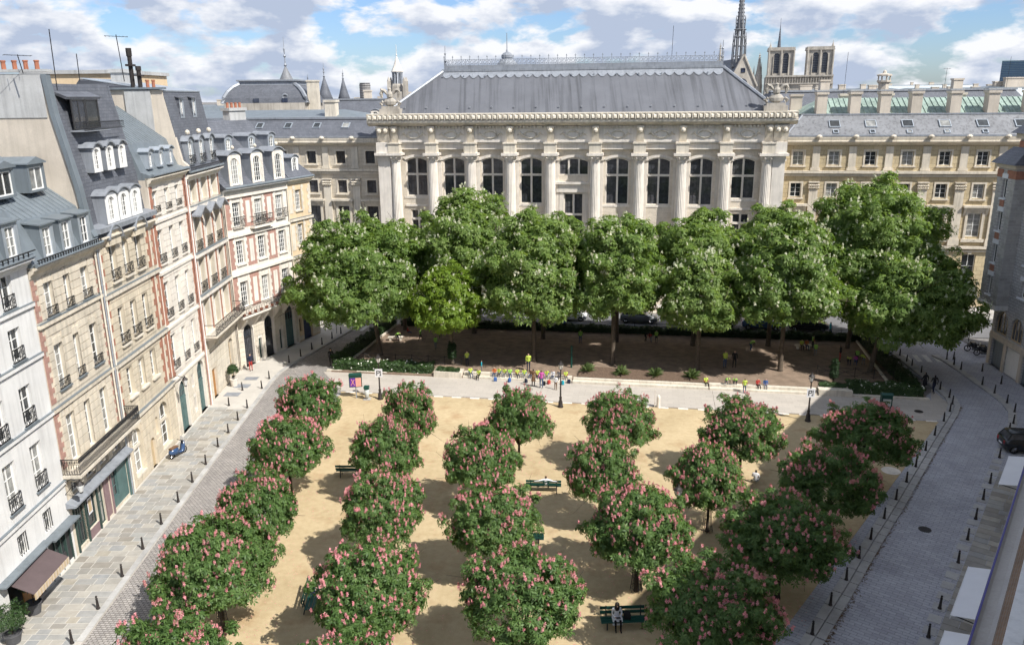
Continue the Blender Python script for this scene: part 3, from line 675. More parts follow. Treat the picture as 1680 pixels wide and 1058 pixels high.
# ---------------------------------------------------------------- tall house with curved dormers (18.1 .. 26.9)
U0 = 18.1; W = 8.8; sh = lambda u: u-18.1
ops = []; wl = []
for zb, h in ((14.0, 2.35), (9.8, 2.4), (6.2, 1.95)):
    for u in (20.15, 22.05, 23.98): wl.append((sh(u), zb, .95, h)); ops.append((sh(u)-.475, sh(u)+.475, zb, zb+h, .3 if zb > 13 else 0))
gops = [(sh(19.1), sh(20.5), .75, 3.95, .7), (sh(21.75), sh(22.5), .1, 2.25, .3), (sh(23.75), sh(25.3), .7, 4.0, .75), (sh(22.9), sh(23.4), 2.1, 3.4, .2)]
r3 = house('tall_beige_house', 'tall cream stone house with two rows of white curved dormers', LO(U0), ANG, W, 16.9, 12, ops+gops, 'ochre_stone')
for u, zb, w, h in wl:
    add_window(r3, u, zb, w, h, .22, rows=4, rise=.3 if zb > 13 else 0); piece('sill', r3, 'pale_stone', u-.62, u+.62, -.22, .1, zb-.14, zb-.004)
    if zb > 9: railing(r3, u, zb, 1.2, .75, -.16)
for i, o in enumerate(gops):
    if i == 1: piece('door', r3, 'pale_wood', o[0], o[1], .15, .22, .1, 2.2)
    elif i == 3: piece('niche_panel', r3, 'ochre_stone', o[0], o[1], .15, .22, o[2], o[3])
    else: add_window(r3, (o[0]+o[1])/2, o[2], o[1]-o[0], o[3]-o[2], .24, rows=4, rise=o[4]); piece('transom', r3, 'pale_stone', o[0], o[1], .12, .2, 2.5, 2.75); piece('sill', r3, 'pale_stone', o[0]-.1, o[1]+.1, -.1, .1, o[2]-.15, o[2]-.004)
ring = [(o[0], o[1], o[2], o[3]) for o in ops]
for a, c in ((5.1, 8.7), (9.2, 13.2), (13.7, 16.3)):
    courses(r3, 'ochre_stone', .75, W-1.6, a, c, ring, .44); quoins(r3, 'brick_red', .12, a, c, .34, .58, .44); quoins(r3, 'brick_red', W-.95, a, c, .26, .52, .44, side=-1); quoins(r3, 'brick_red', W-.1, a, c, .26, .52, .44, side=-1); quoins(r3, 'pale_stone', W-.96, a, c, .12, .3, .44, .034, name='stone_quoin')
courses(r3, 'ochre_stone', .1, W-.1, .2, 4.4, [(o[0]-.12, o[1]+.12, o[2], o[3]+.1) for o in gops], .55)
for z in (13.4, 8.92, 4.8): band(r3, 'pale_stone', 0, W, z, .26, .2)
cornice(r3, 'pale_stone', 0, W, 16.95, .45, .5)
for u in (20.15, 23.98):       # swept lead hoods over the top windows
    ap = arch(sh(u)-1.0, sh(u)+1.0, 17.6, .85, 12); b = MB(); b.extry(ap+[(x*.92+sh(u)*.08, z-.10) for x, z in reversed(ap)], -.5, .6); b.build('curved_hood', 'lead', r3)
    b = MB(); ap = arch(sh(u)-.92, sh(u)+.92, 17.45, .8, 12); b.extry(ap+[(sh(u)+.92, 16.3), (sh(u)-.92, 16.3)], -.3, .2); b.build('hood_tympanum', 'ochre_stone', r3)
roof(r3, [(-.1, 16.95), (.35, 17.4), (.62, 20.2), (1.35, 24.2), (1.7, 26.0), (9, 26.2), (12, 17), (12, 16.9)], 0, W, 'slate')
roof(r3, [(-.45, 17.55), (.5, 17.7), (.5, 17.3), (-.45, 17.25)], 0, W, 'lead', 'lead_ledge')
for u in (20.55, 22.35, 24.15): dormer(r3, sh(u), 17.62, 1.72, 1.75, -.25, 1.6, 'arch', 'lead', 'white_paint', .78, 1.5, rows=4, rise=.34, over=.1)
for u in (20.6, 22.4, 24.2): dormer(r3, sh(u), 20.75, 1.15, 1.5, .25, 2.4, 'arch', 'lead', 'white_paint', .66, 1.3, rows=4, rise=.32, over=.16)
# glazed loggia under a slate hood
b = MB(); b.extr([(.9, 25.25), (2.5, 25.95), (2.5, 25.75), (.95, 25.1)], 1.2, 5.6); b.build('loggia_hood', 'slate', r3)
b = MB(); b.box(1.6, 5.2, .35, 1.3, 23.2, 23.3); b.build('loggia_floor', 'lead', r3)
add_window(r3, 2.5, 23.35, 1.7, 1.75, .9, rows=1, cols=2, paint='charcoal', pane='pane_dark'); add_window(r3, 4.25, 23.35, 1.7, 1.75, .9, rows=1, cols=1, paint='charcoal')
railing(r3, 4.4, 23.25, 5.6, .5, .35, 'bars', 0)
for u in (0, W): piece('roof_coping', r3, 'zinc_light', u-.1, u+.16, .1, .5, 17, 17.4)
b = MB(); prof = [(-.18, 17.2), (.02, 17.6), (.3, 20.2), (1.02, 24.3), (1.2, 26.5), (14, 26.6), (14, 16.6), (.3, 16.6)]
b.rings([[(-.42, y, z) for y, z in prof], [(-.02, y, z) for y, z in prof]]); pw_ = b.build('party_wall', 'party_render', r3)
b = MB(); b.box(-.47, -.425, 1.35, 14, 24.1, 26.5); b.build('cladding', 'grey_render', pw_)
b = MB(); b.box(-.55, .1, .95, 14, 26.6, 26.75); b.build('coping', 'grey_render', pw_)
b = MB(); b.rings([[(-.55, y-.14, z) for y, z in prof[:5]]+[(-.55, y+.12, z) for y, z in reversed(prof[:5])], [(.0, y-.14, z) for y, z in prof[:5]]+[(.0, y+.12, z) for y, z in reversed(prof[:5])]]); b.build('zinc_verge', 'zinc', pw_)
for i in range(4):
    b = MB(); b.lathe([(.13, 0), (.12, .4), (.15, .42), (.15, .5)], -.2, 1.6+i*.62, 26.75, 8); b.build('chimney_pot', 'terracotta', r3)
pipe(r3, .12, .1, 16.4, m='white_stone'); wall_lantern(r3, W-.5, 4.6, -1.1)
# ---------------------------------------------------------------- pale house with red quoins and low zinc roof (26.9 .. 34.15)
U0 = 26.9; W = 7.25; sh = lambda u: u-26.9
ops = []; wl = []
for zb, h in ((17.2, 1.55), (13.52, 2.38), (9.4, 2.7), (5.4, 2.7)):
    for u in (28.02, 30.2, 32.3): wl.append((sh(u), zb, .98, h)); ops.append((sh(u)-.49, sh(u)+.49, zb, zb+h))
gops = [(sh(27.75), sh(29.5), .1, 4.2, .85), (sh(30.55), sh(31.05), 1.0, 2.0), (sh(30.5), sh(31.0), 2.9, 3.9), (sh(31.9), sh(33.5), .1, 4.45, .8)]
r4 = house('pale_quoined_house', 'white stone house with red brick quoins and two arched green gates', LO(U0), ANG, W, 19.6, 12, ops+gops, 'white_stone')
for u, zb, w, h in wl:
    add_window(r4, u, zb, w, h, .22, rows=4 if h > 2 else 3); piece('sill', r4, 'white_stone', u-.6, u+.6, -.16, .1, zb-.12, zb-.004); railing(r4, u, zb, 1.1, .5 if h < 2 else .7, -.1)
for o in (gops[0], gops[3]):
    c = (o[0]+o[1])/2; w = o[1]-o[0]
    add_window(r4, c, 2.75, w, o[3]-2.75, .24, 'fanlight', rows=2, cols=5, rise=o[4], paint='teal_paint', pane='pane_dark')
    for s in (-1, 1):
        d = piece('gate_leaf', r4, 'teal_paint', c+min(0, s)*w/2+.01, c+max(0, s)*w/2-.01, .22, .3, .1, 2.6)
        for zz in (.3, 1.0, 1.75): piece('gate_panel', r4, 'teal_paint', c+s*w/4-w*.18, c+s*w/4+w*.18, .19, .22, zz, zz+.55)
    piece('transom', r4, 'teal_paint', o[0], o[1], .2, .3, 2.6, 2.74)
for o in gops[1:3]: add_window(r4, (o[0]+o[1])/2, o[2], o[1]-o[0], o[3]-o[2], .2, rows=2, paint='charcoal', pane='pane_dark')
ring = [(o[0]-.02, o[1]+.02, o[2], o[3]) for o in ops]
for a, c in ((4.95, 8.75), (9.0, 12.9), (13.2, 16.4), (16.9, 19.1)):
    courses(r4, 'white_stone', .7, W-.7, a, c, ring, .46); quoins(r4, 'brick_red', .15, a, c, .34, .5, .42); quoins(r4, 'brick_red', W-.15, a, c, .34, .5, .42, side=-1)
courses(r4, 'pale_stone', .1, W-.1, .25, 4.5, [(o[0]-.1, o[1]+.1, o[2], o[3]+.08) for o in gops], .5)
for z in (16.7, 12.95, 8.85, 4.8): band(r4, 'white_stone', 0, W, z, .2, .15, top=None)
cornice(r4, 'pale_stone', 0, W, 19.75, .5, .6); gutter(r4, 0, W, 20.0, -.5)
roof(r4, [(-.5, 19.85), (.35, 20.15), (1.0, 22.1), (4.4, 24.6), (12, 21), (12, 19.6), (0, 19.6)], 0, W, 'zinc', seams=.48, seg=((1.0, 22.1), (4.4, 24.6)))
for u in (28.5, 30.45, 32.4): dormer(r4, sh(u), 20.3, .95, 1.2, .15, 1.6, 'arch', 'zinc_light', 'zinc_light', .5, .95, rows=3, rise=.24)
b = MB(); prof = [(-.45, 20.0), (.0, 20.4), (.85, 25.3), (.85, 25.75), (12, 25.8), (12, 19.6), (0, 19.6)]
b.rings([[(W-.02, y, z) for y, z in prof], [(W+.35, y, z) for y, z in prof]]); pw4 = b.build('party_wall', 'party_render', r4)
b = MB(); b.box(W-.16, W-.025, 1.75, 3.7, 20.5, 25.72); b.build('flue_stack', 'grey_render', pw4)
b = MB(); b.box(W-.25, W+.45, .7, 12, 25.8, 25.95); b.build('coping', 'zinc', pw4)
for i, y in enumerate((1.5, 1.95)):
    b = MB(); b.lathe([(.13, 0), (.12, .42), (.15, .45), (.15, .55)], W+.1, y, 25.95, 8); b.build('chimney_pot', 'terracotta', r4)
for y, h in ((2.5, 1.6), (3.05, 2.9)):
    b = MB(); b.tube([(W+.1, y, 25.9), (W+.1, y, 25.9+h*.8)], .17, 8); b.tube([(W+.1, y, 25.9+h*.8), (W+.1, y, 25.9+h)], .22, 8); b.box(W-.25, W+.45, y-.25, y+.25, 25.9+h*.55, 25.9+h*.6); b.build('flue_pipe', 'bollard_iron', r4)
pipe(r4, W-.05, .1, 19.4, m='white_paint'); pipe(r4, W-.32, .1, 19.4, m='brick_rose')
# ---------------------------------------------------------------- narrow house with red piers (34.2 .. 42.6)
U0 = 34.2; W = 8.35
cs = (1.55, 4.15, 6.75); ops = []; wl = []
for zb, h in ((17.0, 1.75), (13.05, 2.85), (9.6, 2.7), (6.1, 2.75)):
    for u in cs: wl.append((u, zb, 1.25, h)); ops.append((u-.72, u+.72, zb, zb+h))
gops = [(1.1, 2.2, .1, 2.7), (6.0, 7.2, .1, 3.9, .4)]
r5 = house('red_pier_house', 'narrow stone house with red brick piers, pointed hoods and curved slate dormers', LO(U0), ANG, W, 19.1, 12, ops+gops, 'cream_stone', y_reveal=.45)
for u, zb, w, h in wl:
    add_window(r5, u, zb, 1.42, h, .38, rows=4 if h > 2 else 2)
    if 9 < zb < 15: railing(r5, u, zb, 1.5, .85, -.1, 'scroll')
for a, c in ((5.9, 9.1), (9.5, 12.5), (13.0, 16.2), (16.9, 18.8)):
    for u in (.35, 2.72, 5.32, 7.9):
        piece('brick_pier', r5, 'brick_red', u-.16, u+.16, -.06, .05, a, c)
    for u in cs:
        for s in (-1, 1): quoins(r5, 'white_stone', u+s*.73, a, c, .3, .42, .34, .045, s, 'stone_quoin')
for z in (16.75, 12.9, 9.4): band(r5, 'white_stone', 0, W, z, .3, .28)
for u in cs:
    b = MB(); b.extry([(u-1.15, 16.05), (u, 16.75), (u+1.15, 16.05), (u+1.15, 15.93), (u, 16.6), (u-1.15, 15.93)], -.85, .02); b.build('pointed_hood', 'lead', r5)
    b = MB(); b.extry([(u-.8, 15.95), (u, 16.45), (u+.8, 15.95)], -.35, .02); b.build('pediment', 'white_stone', r5)
for i, o in enumerate(gops):
    if i == 0: piece('door', r5, 'wood_door', o[0], o[1], .2, .3, .1, 2.7)
    else: add_window(r5, 6.6, .1, 1.2, 3.8, .3, 'door', rows=4, rise=.4, paint='pale_wood', pane='pane_dark')
courses(r5, 'pale_stone', .1, W-.1, .25, 5.4, [(o[0]-.15, o[1]+.15, o[2], o[3]+.1) for o in gops], .55)
b = MB(); b.box(.0, W+.1, -1.15, .02, 5.85, 6.02); b.extr([(-1.0, 5.85), (-1.0, 5.75), (0, 5.6), (0, 5.85)], .1, W); b.build('balcony_slab', 'pale_stone', r5)
for i in range(5): b = MB(); b.extr([(0, 5.7), (-.85, 5.7), (-.8, 5.5), (-.1, 4.6), (0, 4.5)], .7+i*1.7, 1.0+i*1.7); b.build('console', 'pale_stone', r5)
railing(r5, W/2+.05, 6.0, W+.1, 1.0, -1.08, 'scroll', 1.05, 'balcony_railing')
cornice(r5, 'white_stone', 0, W, 19.3, .55, .55); gutter(r5, 0, W, 19.6, -.55)
b = MB()
for i in range(28): b.box(.1+i*.29, .15+i*.29, -.62, -.58, 19.62, 19.85)
b.box(0, W, -.63, -.57, 19.83, 19.88); b.build('snow_guard', 'iron', r5)
roof(r5, [(-.45, 19.5), (-.02, 20.1), (.85, 25.6), (7, 26.6), (12, 20), (12, 19.1), (0, 19.1)], 0, W, 'slate')
roof(r5, [(.8, 25.62), (7, 26.64), (7, 26.7), (.78, 25.72)], 0, W, 'zinc_light', 'roof_terrace')
for u in cs:
    dormer(r5, u, 19.95, 1.35, 1.9, -.2, 1.6, 'arch', 'lead', 'zinc_light', .82, 1.75, rows=4, rise=.42, over=.14); railing(r5, u, 20.0, 1.2, .75, -.32)
    b = MB(); b.lathe([(.03, 0), (.17, .1), (.2, .22), (.15, .36), (.03, .42)], u, -.1, 22.3, 8); b.build('ball_finial', 'pale_stone', r5)
for u in (2.7, 5.6): dormer(r5, u, 23.6, .95, 1.55, .5, 1.8, 'shed', 'slate', 'zinc_light', .62, 1.3, rows=2)
chimney(r5, 4.2, 5.2, 26.0, 27.4, 3.6, .9, 'grey_render')
# ---------------------------------------------------------------- brick and stone corner house, then the ochre one (frame turned 21 degrees)
OB = Vector((-26.0, 72.8)); AB = R(69); DB = Vector((math.sin(R(21)), math.cos(R(21))))
W = 9.45; ops = []; wl = []
for zb, h in ((13.6, 2.25), (10.1, 2.2), (5.95, 2.45)):
    for u in (1.75, 4.92, 8.15): wl.append((u, zb, 1.15, h)); ops.append((u-.575, u+.575, zb, zb+h))
gops = [(.95, 2.4, .1, 4.2, .7), (4.1, 5.55, .1, 4.3, .7), (7.45, 9.0, .1, 4.5, .75), (3.05, 3.55, .3, 2.4), (6.35, 6.85, .3, 2.4)]
r6 = house('brick_panel_house', 'white stone and rose brick house with stone dormers and a curved balcony', OB, AB, W, 17.0, 11, ops+gops, 'white_stone')
for u, zb, w, h in wl:
    add_window(r6, u, zb, w, h, .2, rows=5, cols=4, bar=.035); piece('sill', r6, 'white_stone', u-.7, u+.7, -.14, .1, zb-.13, zb-.004)
    for s in (-1, 1): quoins(r6, 'white_stone', u+s*.585, zb, zb+h+.5, .26, .4, .36, .05, s, 'stone_quoin')
    if zb > 13: railing(r6, u, zb-.02, 1.6, .95, -.3, 'scroll', .3)
for a, c in ((13.45, 16.3), (9.75, 12.7), (5.8, 9.0)):
    for u0, u1 in ((.1, .9), (2.68, 4.0), (5.85, 7.2)):
        piece('brick_panel', r6, 'brick_rose', u0, u1, -.025, .05, a, c); 
        if u1-u0 > 1: piece('stone_panel', r6, 'white_stone', u0+.36, u1-.36, -.05, -.0255, a+.35, c-.45)
for z in (16.55, 12.95, 9.35): band(r6, 'white_stone', 0, W, z, .24, .2, top=None)
b = MB(); b.box(3.4, 6.4, -.55, .02, 13.2, 13.4); b.build('balcony_slab', 'white_stone', r6); railing(r6, 4.9, 13.4, 2.9, .95, -.5, 'scroll', .5, 'balcony_railing')
b = MB(); b.box(-.1, W+.3, -1.05, .02, 5.2, 5.38); b.extr([(-.95, 5.2), (-.95, 5.1), (0, 4.9), (0, 5.2)], 0, W+.2); b.build('balcony_slab', 'white_stone', r6)
railing(r6, W/2+.1, 5.36, W+.3, .95, -.98, 'scroll', .95, 'balcony_railing')
for i in range(22): piece('flower_pot', r6, 'terracotta', .3+i*.42, .52+i*.42, -.88, -.68, 5.39, 5.62) if i % 2 == 0 else None
for i, o in enumerate(gops[:3]):
    c = (o[0]+o[1])/2; w = o[1]-o[0]; m = ('charcoal', 'charcoal', 'teal_paint')[i]
    add_window(r6, c, 2.9, w, o[3]-2.9, .26, 'fanlight', rows=1, cols=4, rise=o[4], paint=m, pane='pane_dark'); 
    if i: piece('door', r6, m, o[0], o[1], .28, .36, .1, 2.85)
    else: add_window(r6, c, .1, w, 2.75, .28, 'door', rows=6, cols=6, paint='charcoal', pane='pane_dark')
    for s in (-1, 1): b = MB(); b.extr([(0, 5.1), (-.9, 5.1), (-.75, 4.8), (-.1, 4.0), (0, 3.9)], c+s*(w/2+.22)-.13, c+s*(w/2+.22)+.13); b.build('console', 'white_stone', r6)
for o in gops[3:]: piece('door', r6, 'dark_green_paint', o[0], o[1], .2, .27, .1, 2.4)
courses(r6, 'pale_stone', .1, W-.1, .25, 4.7, [(o[0]-.1, o[1]+.1, o[2], o[3]+.05) for o in gops], .5)
cornice(r6, 'grey_render', 0, W, 17.15, .5, .55); gutter(r6, 0, W, 17.35, -.5)
roof(r6, [(-.5, 17.25), (.3, 18.0), (1.4, 20.5), (3.8, 23.0), (5, 23.1), (11, 18), (11, 17), (0, 17)], 0, W, 'slate')
for u in (1.75, 4.92, 8.15):
    d = dormer(r6, u, 17.4, 1.75, 2.75, -.3, 3.2, 'arch', 'lead', 'white_stone', .95, 2.35, rows=5, cols=3, rise=.42, over=.16)
    for s in (-1, 1): quoins(d, 'white_stone', s*.86, 0, 2.6, .22, .34, .34, .04, -s, 'stone_quoin')
    b = MB(); b.lathe([(.04, 0), (.15, .12), (.17, .24), (.03, .4)], 0, .05, 3.2, 8); b.build('ball_finial', 'pale_stone', d)
for u in (2.6, 5.9, 8.9): dormer(r6, u, 20.35, 1.0, 1.3, .85, 3.4, 'arch', 'lead', 'zinc_light', .6, 1.05, rows=3, rise=.3, over=.14)
chimney(r6, 8.3, 4.5, 21, 24.2, 2.4, .8, 'grey_render', 4); chimney(r6, 1.2, 5.5, 22, 24.6, 1.2, 2.6, 'party_render')
pipe(r6, W-.05, .1, 17.0, m='pale_stone'); pipe(r6, .05, .1, 17.0, m='pale_stone')
v = OB+DB*9.5; W = 3.95; ops = []; wl = []
for zb, h in ((13.9, 2.1), (10.2, 2.3), (6.3, 2.45)): wl.append((1.85, zb, 1.0, h)); ops.append((1.35, 2.35, zb, zb+h))
gops = [(1.0, 2.5, .1, 3.4), (.3, .7, 1.2, 2.6)]
r7 = house('ochre_end_house', 'narrow ochre rendered house with white quoins at the end of the row', v, AB, W, 17.0, 11, ops+gops, 'yellow_render', 'pale_stone')
for u, zb, w, h in wl:
    add_window(r7, u, zb, w, h, .2, rows=5, cols=4, bar=.035); piece('sill', r7, 'pale_stone', u-.65, u+.65, -.14, .1, zb-.13, zb-.004)
    for s in (-1, 1): quoins(r7, 'pale_stone', u+s*.51, zb, zb+h+.45, .24, .38, .36, .04, s, 'stone_quoin')
for a, c in ((13.4, 16.4), (9.6, 12.8), (5.4, 9.1)):
    quoins(r7, 'pale_stone', W, a, c, .36, .55, .36, .04, -1, 'stone_quoin'); piece('stone_panel', r7, 'pale_stone', .25, .85, -.03, .05, a+.3, c-.3)
for z in (13.15, 9.3, 5.1): band(r7, 'pale_stone', 0, W+.12, z, .26, .2)
piece('door', r7, 'blue_paint', 1.0, 2.5, .2, .28, .1, 3.4); courses(r7, 'pale_stone', .1, W, .25, 4.7, [(o[0]-.1, o[1]+.1, o[2], o[3]+.05) for o in gops], .5)
add_window(r7, .5, 1.2, .4, 1.4, .2, rows=2, paint='charcoal', pane='pane_dark')
cornice(r7, 'pale_stone', 0, W+.3, 17.15, .5, .5); gutter(r7, 0, W+.3, 17.35, -.5)
b = MB(); b.rings([[(0, -.5, 17.25), (W+.4, -.5, 17.25), (W+.4, 11, 17.25), (0, 11, 17.25)], [(0, .5, 18.4), (W-.6, .5, 18.4), (W-.6, 10, 18.4), (0, 10, 18.4)], [(0, 2.6, 20.8), (W-2.4, 2.6, 20.8), (W-2.4, 8, 20.8), (0, 8, 20.8)]]); b.build('roof', 'slate', r7)
dormer(r7, 1.9, 17.5, 1.1, 1.75, .1, 2.6, 'arch', 'lead', 'white_paint', .68, 1.6, rows=4, rise=.34)
# ---------------------------------------------------------------- roofs rising behind the near houses and their aerials
rb = empty('back_house', (-37, 76, 0)); tag(rb, 'ochre attic storey with flat roof rising behind the slate roof', 'house')
b = MB(); b.box(-4, 4, -5, 5, 0, 27.2); b.build('wall', 'yellow_render', rb); piece('parapet', rb, 'grey_render', -4.2, 4.2, -5.2, 5.2, 27.2, 27.5)
def aerial(x, y, z, h, label, arms=5, ang=.6, lean=.02):
    b = MB(); b.tube([(0, 0, 0), (lean*h, 0, h)], .028, 5); c, s = math.cos(ang), math.sin(ang)
    if arms:
        b.tube([(lean*h-c*.7, -s*.7, h*.97), (lean*h+c*.7, s*.7, h*.95)], .016, 4)
        for i in range(arms):
            t = -.65+1.3*i/(arms-1); b.tube([(lean*h+c*t-s*.3, s*t+c*.3, h*.96), (lean*h+c*t+s*.3, s*t-c*.3, h*.96)], .011, 4)
    o = b.build('roof_aerial', 'iron'); o.location = (x, y, z); tag(o, label, 'aerial', 'aerials on the roofs')
# ================================================================ the palace: colonnaded middle block and its two wings
AP = -AZP
pm = empty('colonnade_palace', (-.4156, 100.298, 0), AP); tag(pm, 'long pale stone palace with tall fluted columns behind the garden trees', 'palace')
cols = (-14.15, -9.39, -4.5, .43, 5.38, 10.81, 16.07, 21.03, 26.03, 30.78); wins = (-11.7, -6.85, -1.97, 2.9, 8.15, 13.45, 18.4, 23.4, 28.25)
ops = []
for i, u in enumerate(wins):
    if i == 4: ops += [(u-1.85, u+1.85, 15.62, 17.7, .35), (u-1.2, u+1.2, 6.6, 13.45)]
    else:
        zb = 12.9 if i in (0, 8) else 12.08; ops.append((u-1.4, u+1.4, zb, 17.75, .35))
        if i in (0, 8): ops.append((u-1.0, u+1.0, 7.5, 11.2))
YW = .85
b = MB(); b.wall(-16.2, 32.6, 0, 21.6, ops, YW, .45)
b.poly([(-16.2, 0, 0), (-16.2, 0, 23), (-16.2, 18, 23), (-16.2, 18, 0)]); b.poly([(32.6, 0, 0), (32.6, 18, 0), (32.6, 18, 23), (32.6, 0, 23)]); b.poly([(-16.2, 18, 0), (-16.2, 18, 23), (32.6, 18, 23), (32.6, 18, 0)])
b.build('wall', 'ashlar_white', pm)
b = MB(); b.box(-17, 33.4, -1.2, YW+.1, 0, 5.6); b.box(-16.8, 33.2, -.9, YW+.1, 5.6, 6.3)
for i in range(12): b.box(2.2-i*.5, 14.2+i*.5, -1.2-(i+1)*.34, -1.2-i*.34+.002, 0, 5.6-(i+1)*.45)
b.build('podium', 'ashlar_white', pm)
def grand_window(u, zb, zt, w, vb, hb, rise=.35):
    b = MB(); f = .13; h = zt-zb
    b.box(-w/2, -w/2+f, 0, .2, 0, h-rise); b.box(w/2-f, w/2, 0, .2, 0, h-rise); b.box(-w/2+f, w/2-f, 0, .2, 0, f)
    for x in vb: b.box(x-.11, x+.11, -.04, .2, f, h-.1)
    for z in hb: b.box(-w/2+f, w/2-f, -.06, .21, z-zb-.13, z-zb+.13)
    ap, ip = arch(-w/2, w/2, h, rise), arch(-w/2+f, w/2-f, h-f, rise*.95)
    for i in range(len(ap)-1):
        p, q, r_, s_ = ap[i], ap[i+1], ip[i+1], ip[i]; b.rings([[(p[0], 0, p[1]), (q[0], 0, q[1]), (r_[0], 0, r_[1]), (s_[0], 0, s_[1])], [(p[0], .2, p[1]), (q[0], .2, q[1]), (r_[0], .2, r_[1]), (s_[0], .2, s_[1])]])
    o = b.build('window', 'white_stone', pm); o.location = (u, YW+.12, zb)
    xs = [-w/2+f]+[x for x in vb]+[w/2-f]; zs = [f]+[z-zb for z in hb]+[h-.06]
    for x0, x1 in zip(xs, xs[1:]):
        for z0, z1 in zip(zs, zs[1:]):
            g = MB(); top = z1 == zs[-1]
            if top:
                tp = [(x0+(x1-x0)*k/4, np.interp(x0+(x1-x0)*k/4, [p[0] for p in ap], [p[1] for p in ap])-.05) for k in range(5)]
                g.poly([(x0, .16, z0), (x1, .16, z0)]+[(x, .16, z) for x, z in reversed(tp)])
            else: g.poly([(x0, .16, z0), (x1, .16, z0), (x1, .16, z1), (x0, .16, z1)])
            g.build('pane', 'pane_dark', o)
            k = MB(); n = 3
            for j in range(1, n): k.box(x0+(x1-x0)*j/n-.015, x0+(x1-x0)*j/n+.015, .13, .155, z0, z1-.1)
            for j in range(1, 3): k.box(x0, x1, .13, .155, z0+(z1-z0)*j/3-.012, z0+(z1-z0)*j/3+.012)
            k.build('glazing_bar', 'iron', o)
    return o
for i, u in enumerate(wins):
    if i == 4:
        grand_window(u, 15.62, 17.7, 3.7, (-.62, .62), ()); d = grand_window(u, 6.6, 13.45, 2.4, (0,), (10.8,), 0)
        b = MB(); b.box(u-2.35, u+2.35, .35, YW+.05, 14.55, 14.85); b.box(u-2.1, u+2.1, .6, YW+.05, 13.55, 14.55); b.box(u-1.75, u-1.2, .75, YW+.05, 6.4, 13.55); b.box(u+1.2, u+1.75, .75, YW+.05, 6.4, 13.55); b.build('door_surround', 'white_stone', pm)
        for s in (-1, 1): b = MB(); b.extr([(YW, 14.5), (.45, 14.5), (.5, 14.2), (.85, 13.6), (YW, 13.0)], u+s*2.05-.18, u+s*2.05+.18); b.build('console', 'white_stone', pm)
    else:
        zb = 12.9 if i in (0, 8) else 12.08; grand_window(u, zb, 17.75, 2.8, (0,), (15.65,))
        b = MB(); b.box(u-1.75, u+1.75, .8, YW+.05, zb-.28, zb-.003); b.box(u-1.6, u+1.6, .95, YW+.05, zb-.9, zb-.28); b.build('sill', 'white_stone', pm)
        if i in (0, 8):
            grand_window(u, 7.5, 11.2, 2.0, (0,), (10.0,), 0); b = MB(); b.box(u-1.6, u+1.6, .7, YW+.05, 11.6, 11.85); b.box(u-1.4, u-1.02, .9, YW+.05, 7.2, 11.6); b.box(u+1.02, u+1.4, .9, YW+.05, 7.2, 11.6); b.build('window_surround', 'white_stone', pm)
    ap = arch(u-1.72, u+1.72, 18.1, .42, 10); ip = arch(u-1.42, u+1.42, 17.78, .36, 10); b = MB()
    b.rings([[(x, YW-.1, z) for x, z in ap]+[(x, YW-.1, z) for x, z in reversed(ip)], [(x, YW+.02, z) for x, z in ap]+[(x, YW+.02, z) for x, z in reversed(ip)]]); b.build('arch_moulding', 'white_stone', pm)
# columns: fluted shaft, capital, base; block and bracket above
def flute_ring(r, z, n=20):
    out = []
    for k in range(n*3):
        a = 2*math.pi*k/(n*3); rr = r*(1 if k % 3 else .925); out.append((rr*math.cos(a), rr*math.sin(a), z))
    return out
b = MB(); b.rings([flute_ring(.66, 6.95), flute_ring(.66, 9.5), flute_ring(.635, 13), flute_ring(.575, 17.35)]); shaft = b.mesh('shaft', 'white_stone')
b = MB(); b.lathe([(.60, 17.3), (.66, 17.36), (.60, 17.42), (.62, 17.5), (.80, 17.9), (.86, 18.05)], n=20)
for k in range(8):
    a = math.pi*k/4+.39; b.tube([(.6*math.cos(a), .6*math.sin(a), 17.5), (.86*math.cos(a), .86*math.sin(a), 17.85), (.98*math.cos(a), .98*math.sin(a), 17.78)], [.1, .13, .07], 5)
b.box(-.98, .98, -.98, .9, 18.06, 18.36); cap = b.mesh('capital', 'white_stone')
b = MB(); b.box(-.9, .9, -.9, .9, 6.3, 6.6); b.lathe([(.88, 6.6), (.9, 6.7), (.72, 6.8), (.78, 6.88), (.67, 6.96)], n=20); base = b.mesh('base', 'white_stone')
b = MB(); b.box(-.72, .72, -.72, 1.2, 18.36, 19.45); b.box(-.82, .82, -.82, 1.2, 19.45, 19.62)
blk = b.mesh('entablature_block', 'pale_stone')
b = MB(); b.extr([(1.2, 19.62), (.1, 19.62), (-.05, 20.1), (-.25, 20.9), (-.5, 21.3), (-.5, 21.55), (1.2, 21.55)], -.42, .42); b.lathe([(.02, -.3), (.25, -.15), (.3, .05), (.2, .25), (.02, .32)], 0, -.45, 21.0, 8); brk = b.mesh('bracket', 'pale_stone')
for u in cols:
    c = link('column', shaft, pm); c.location = (u, 0, 0)
    for nm, me in (('capital', cap), ('base', base), ('entablature_block', blk), ('bracket', brk)): link(nm, me, c)
for u in cols[1:-1]: piece('pilaster', pm, 'white_stone', u-.95, u+.95, .75, YW+.05, 6.3, 17.6); piece('pilaster_cap', pm, 'white_stone', u-1.05, u+1.05, .62, YW+.05, 17.4, 17.62)
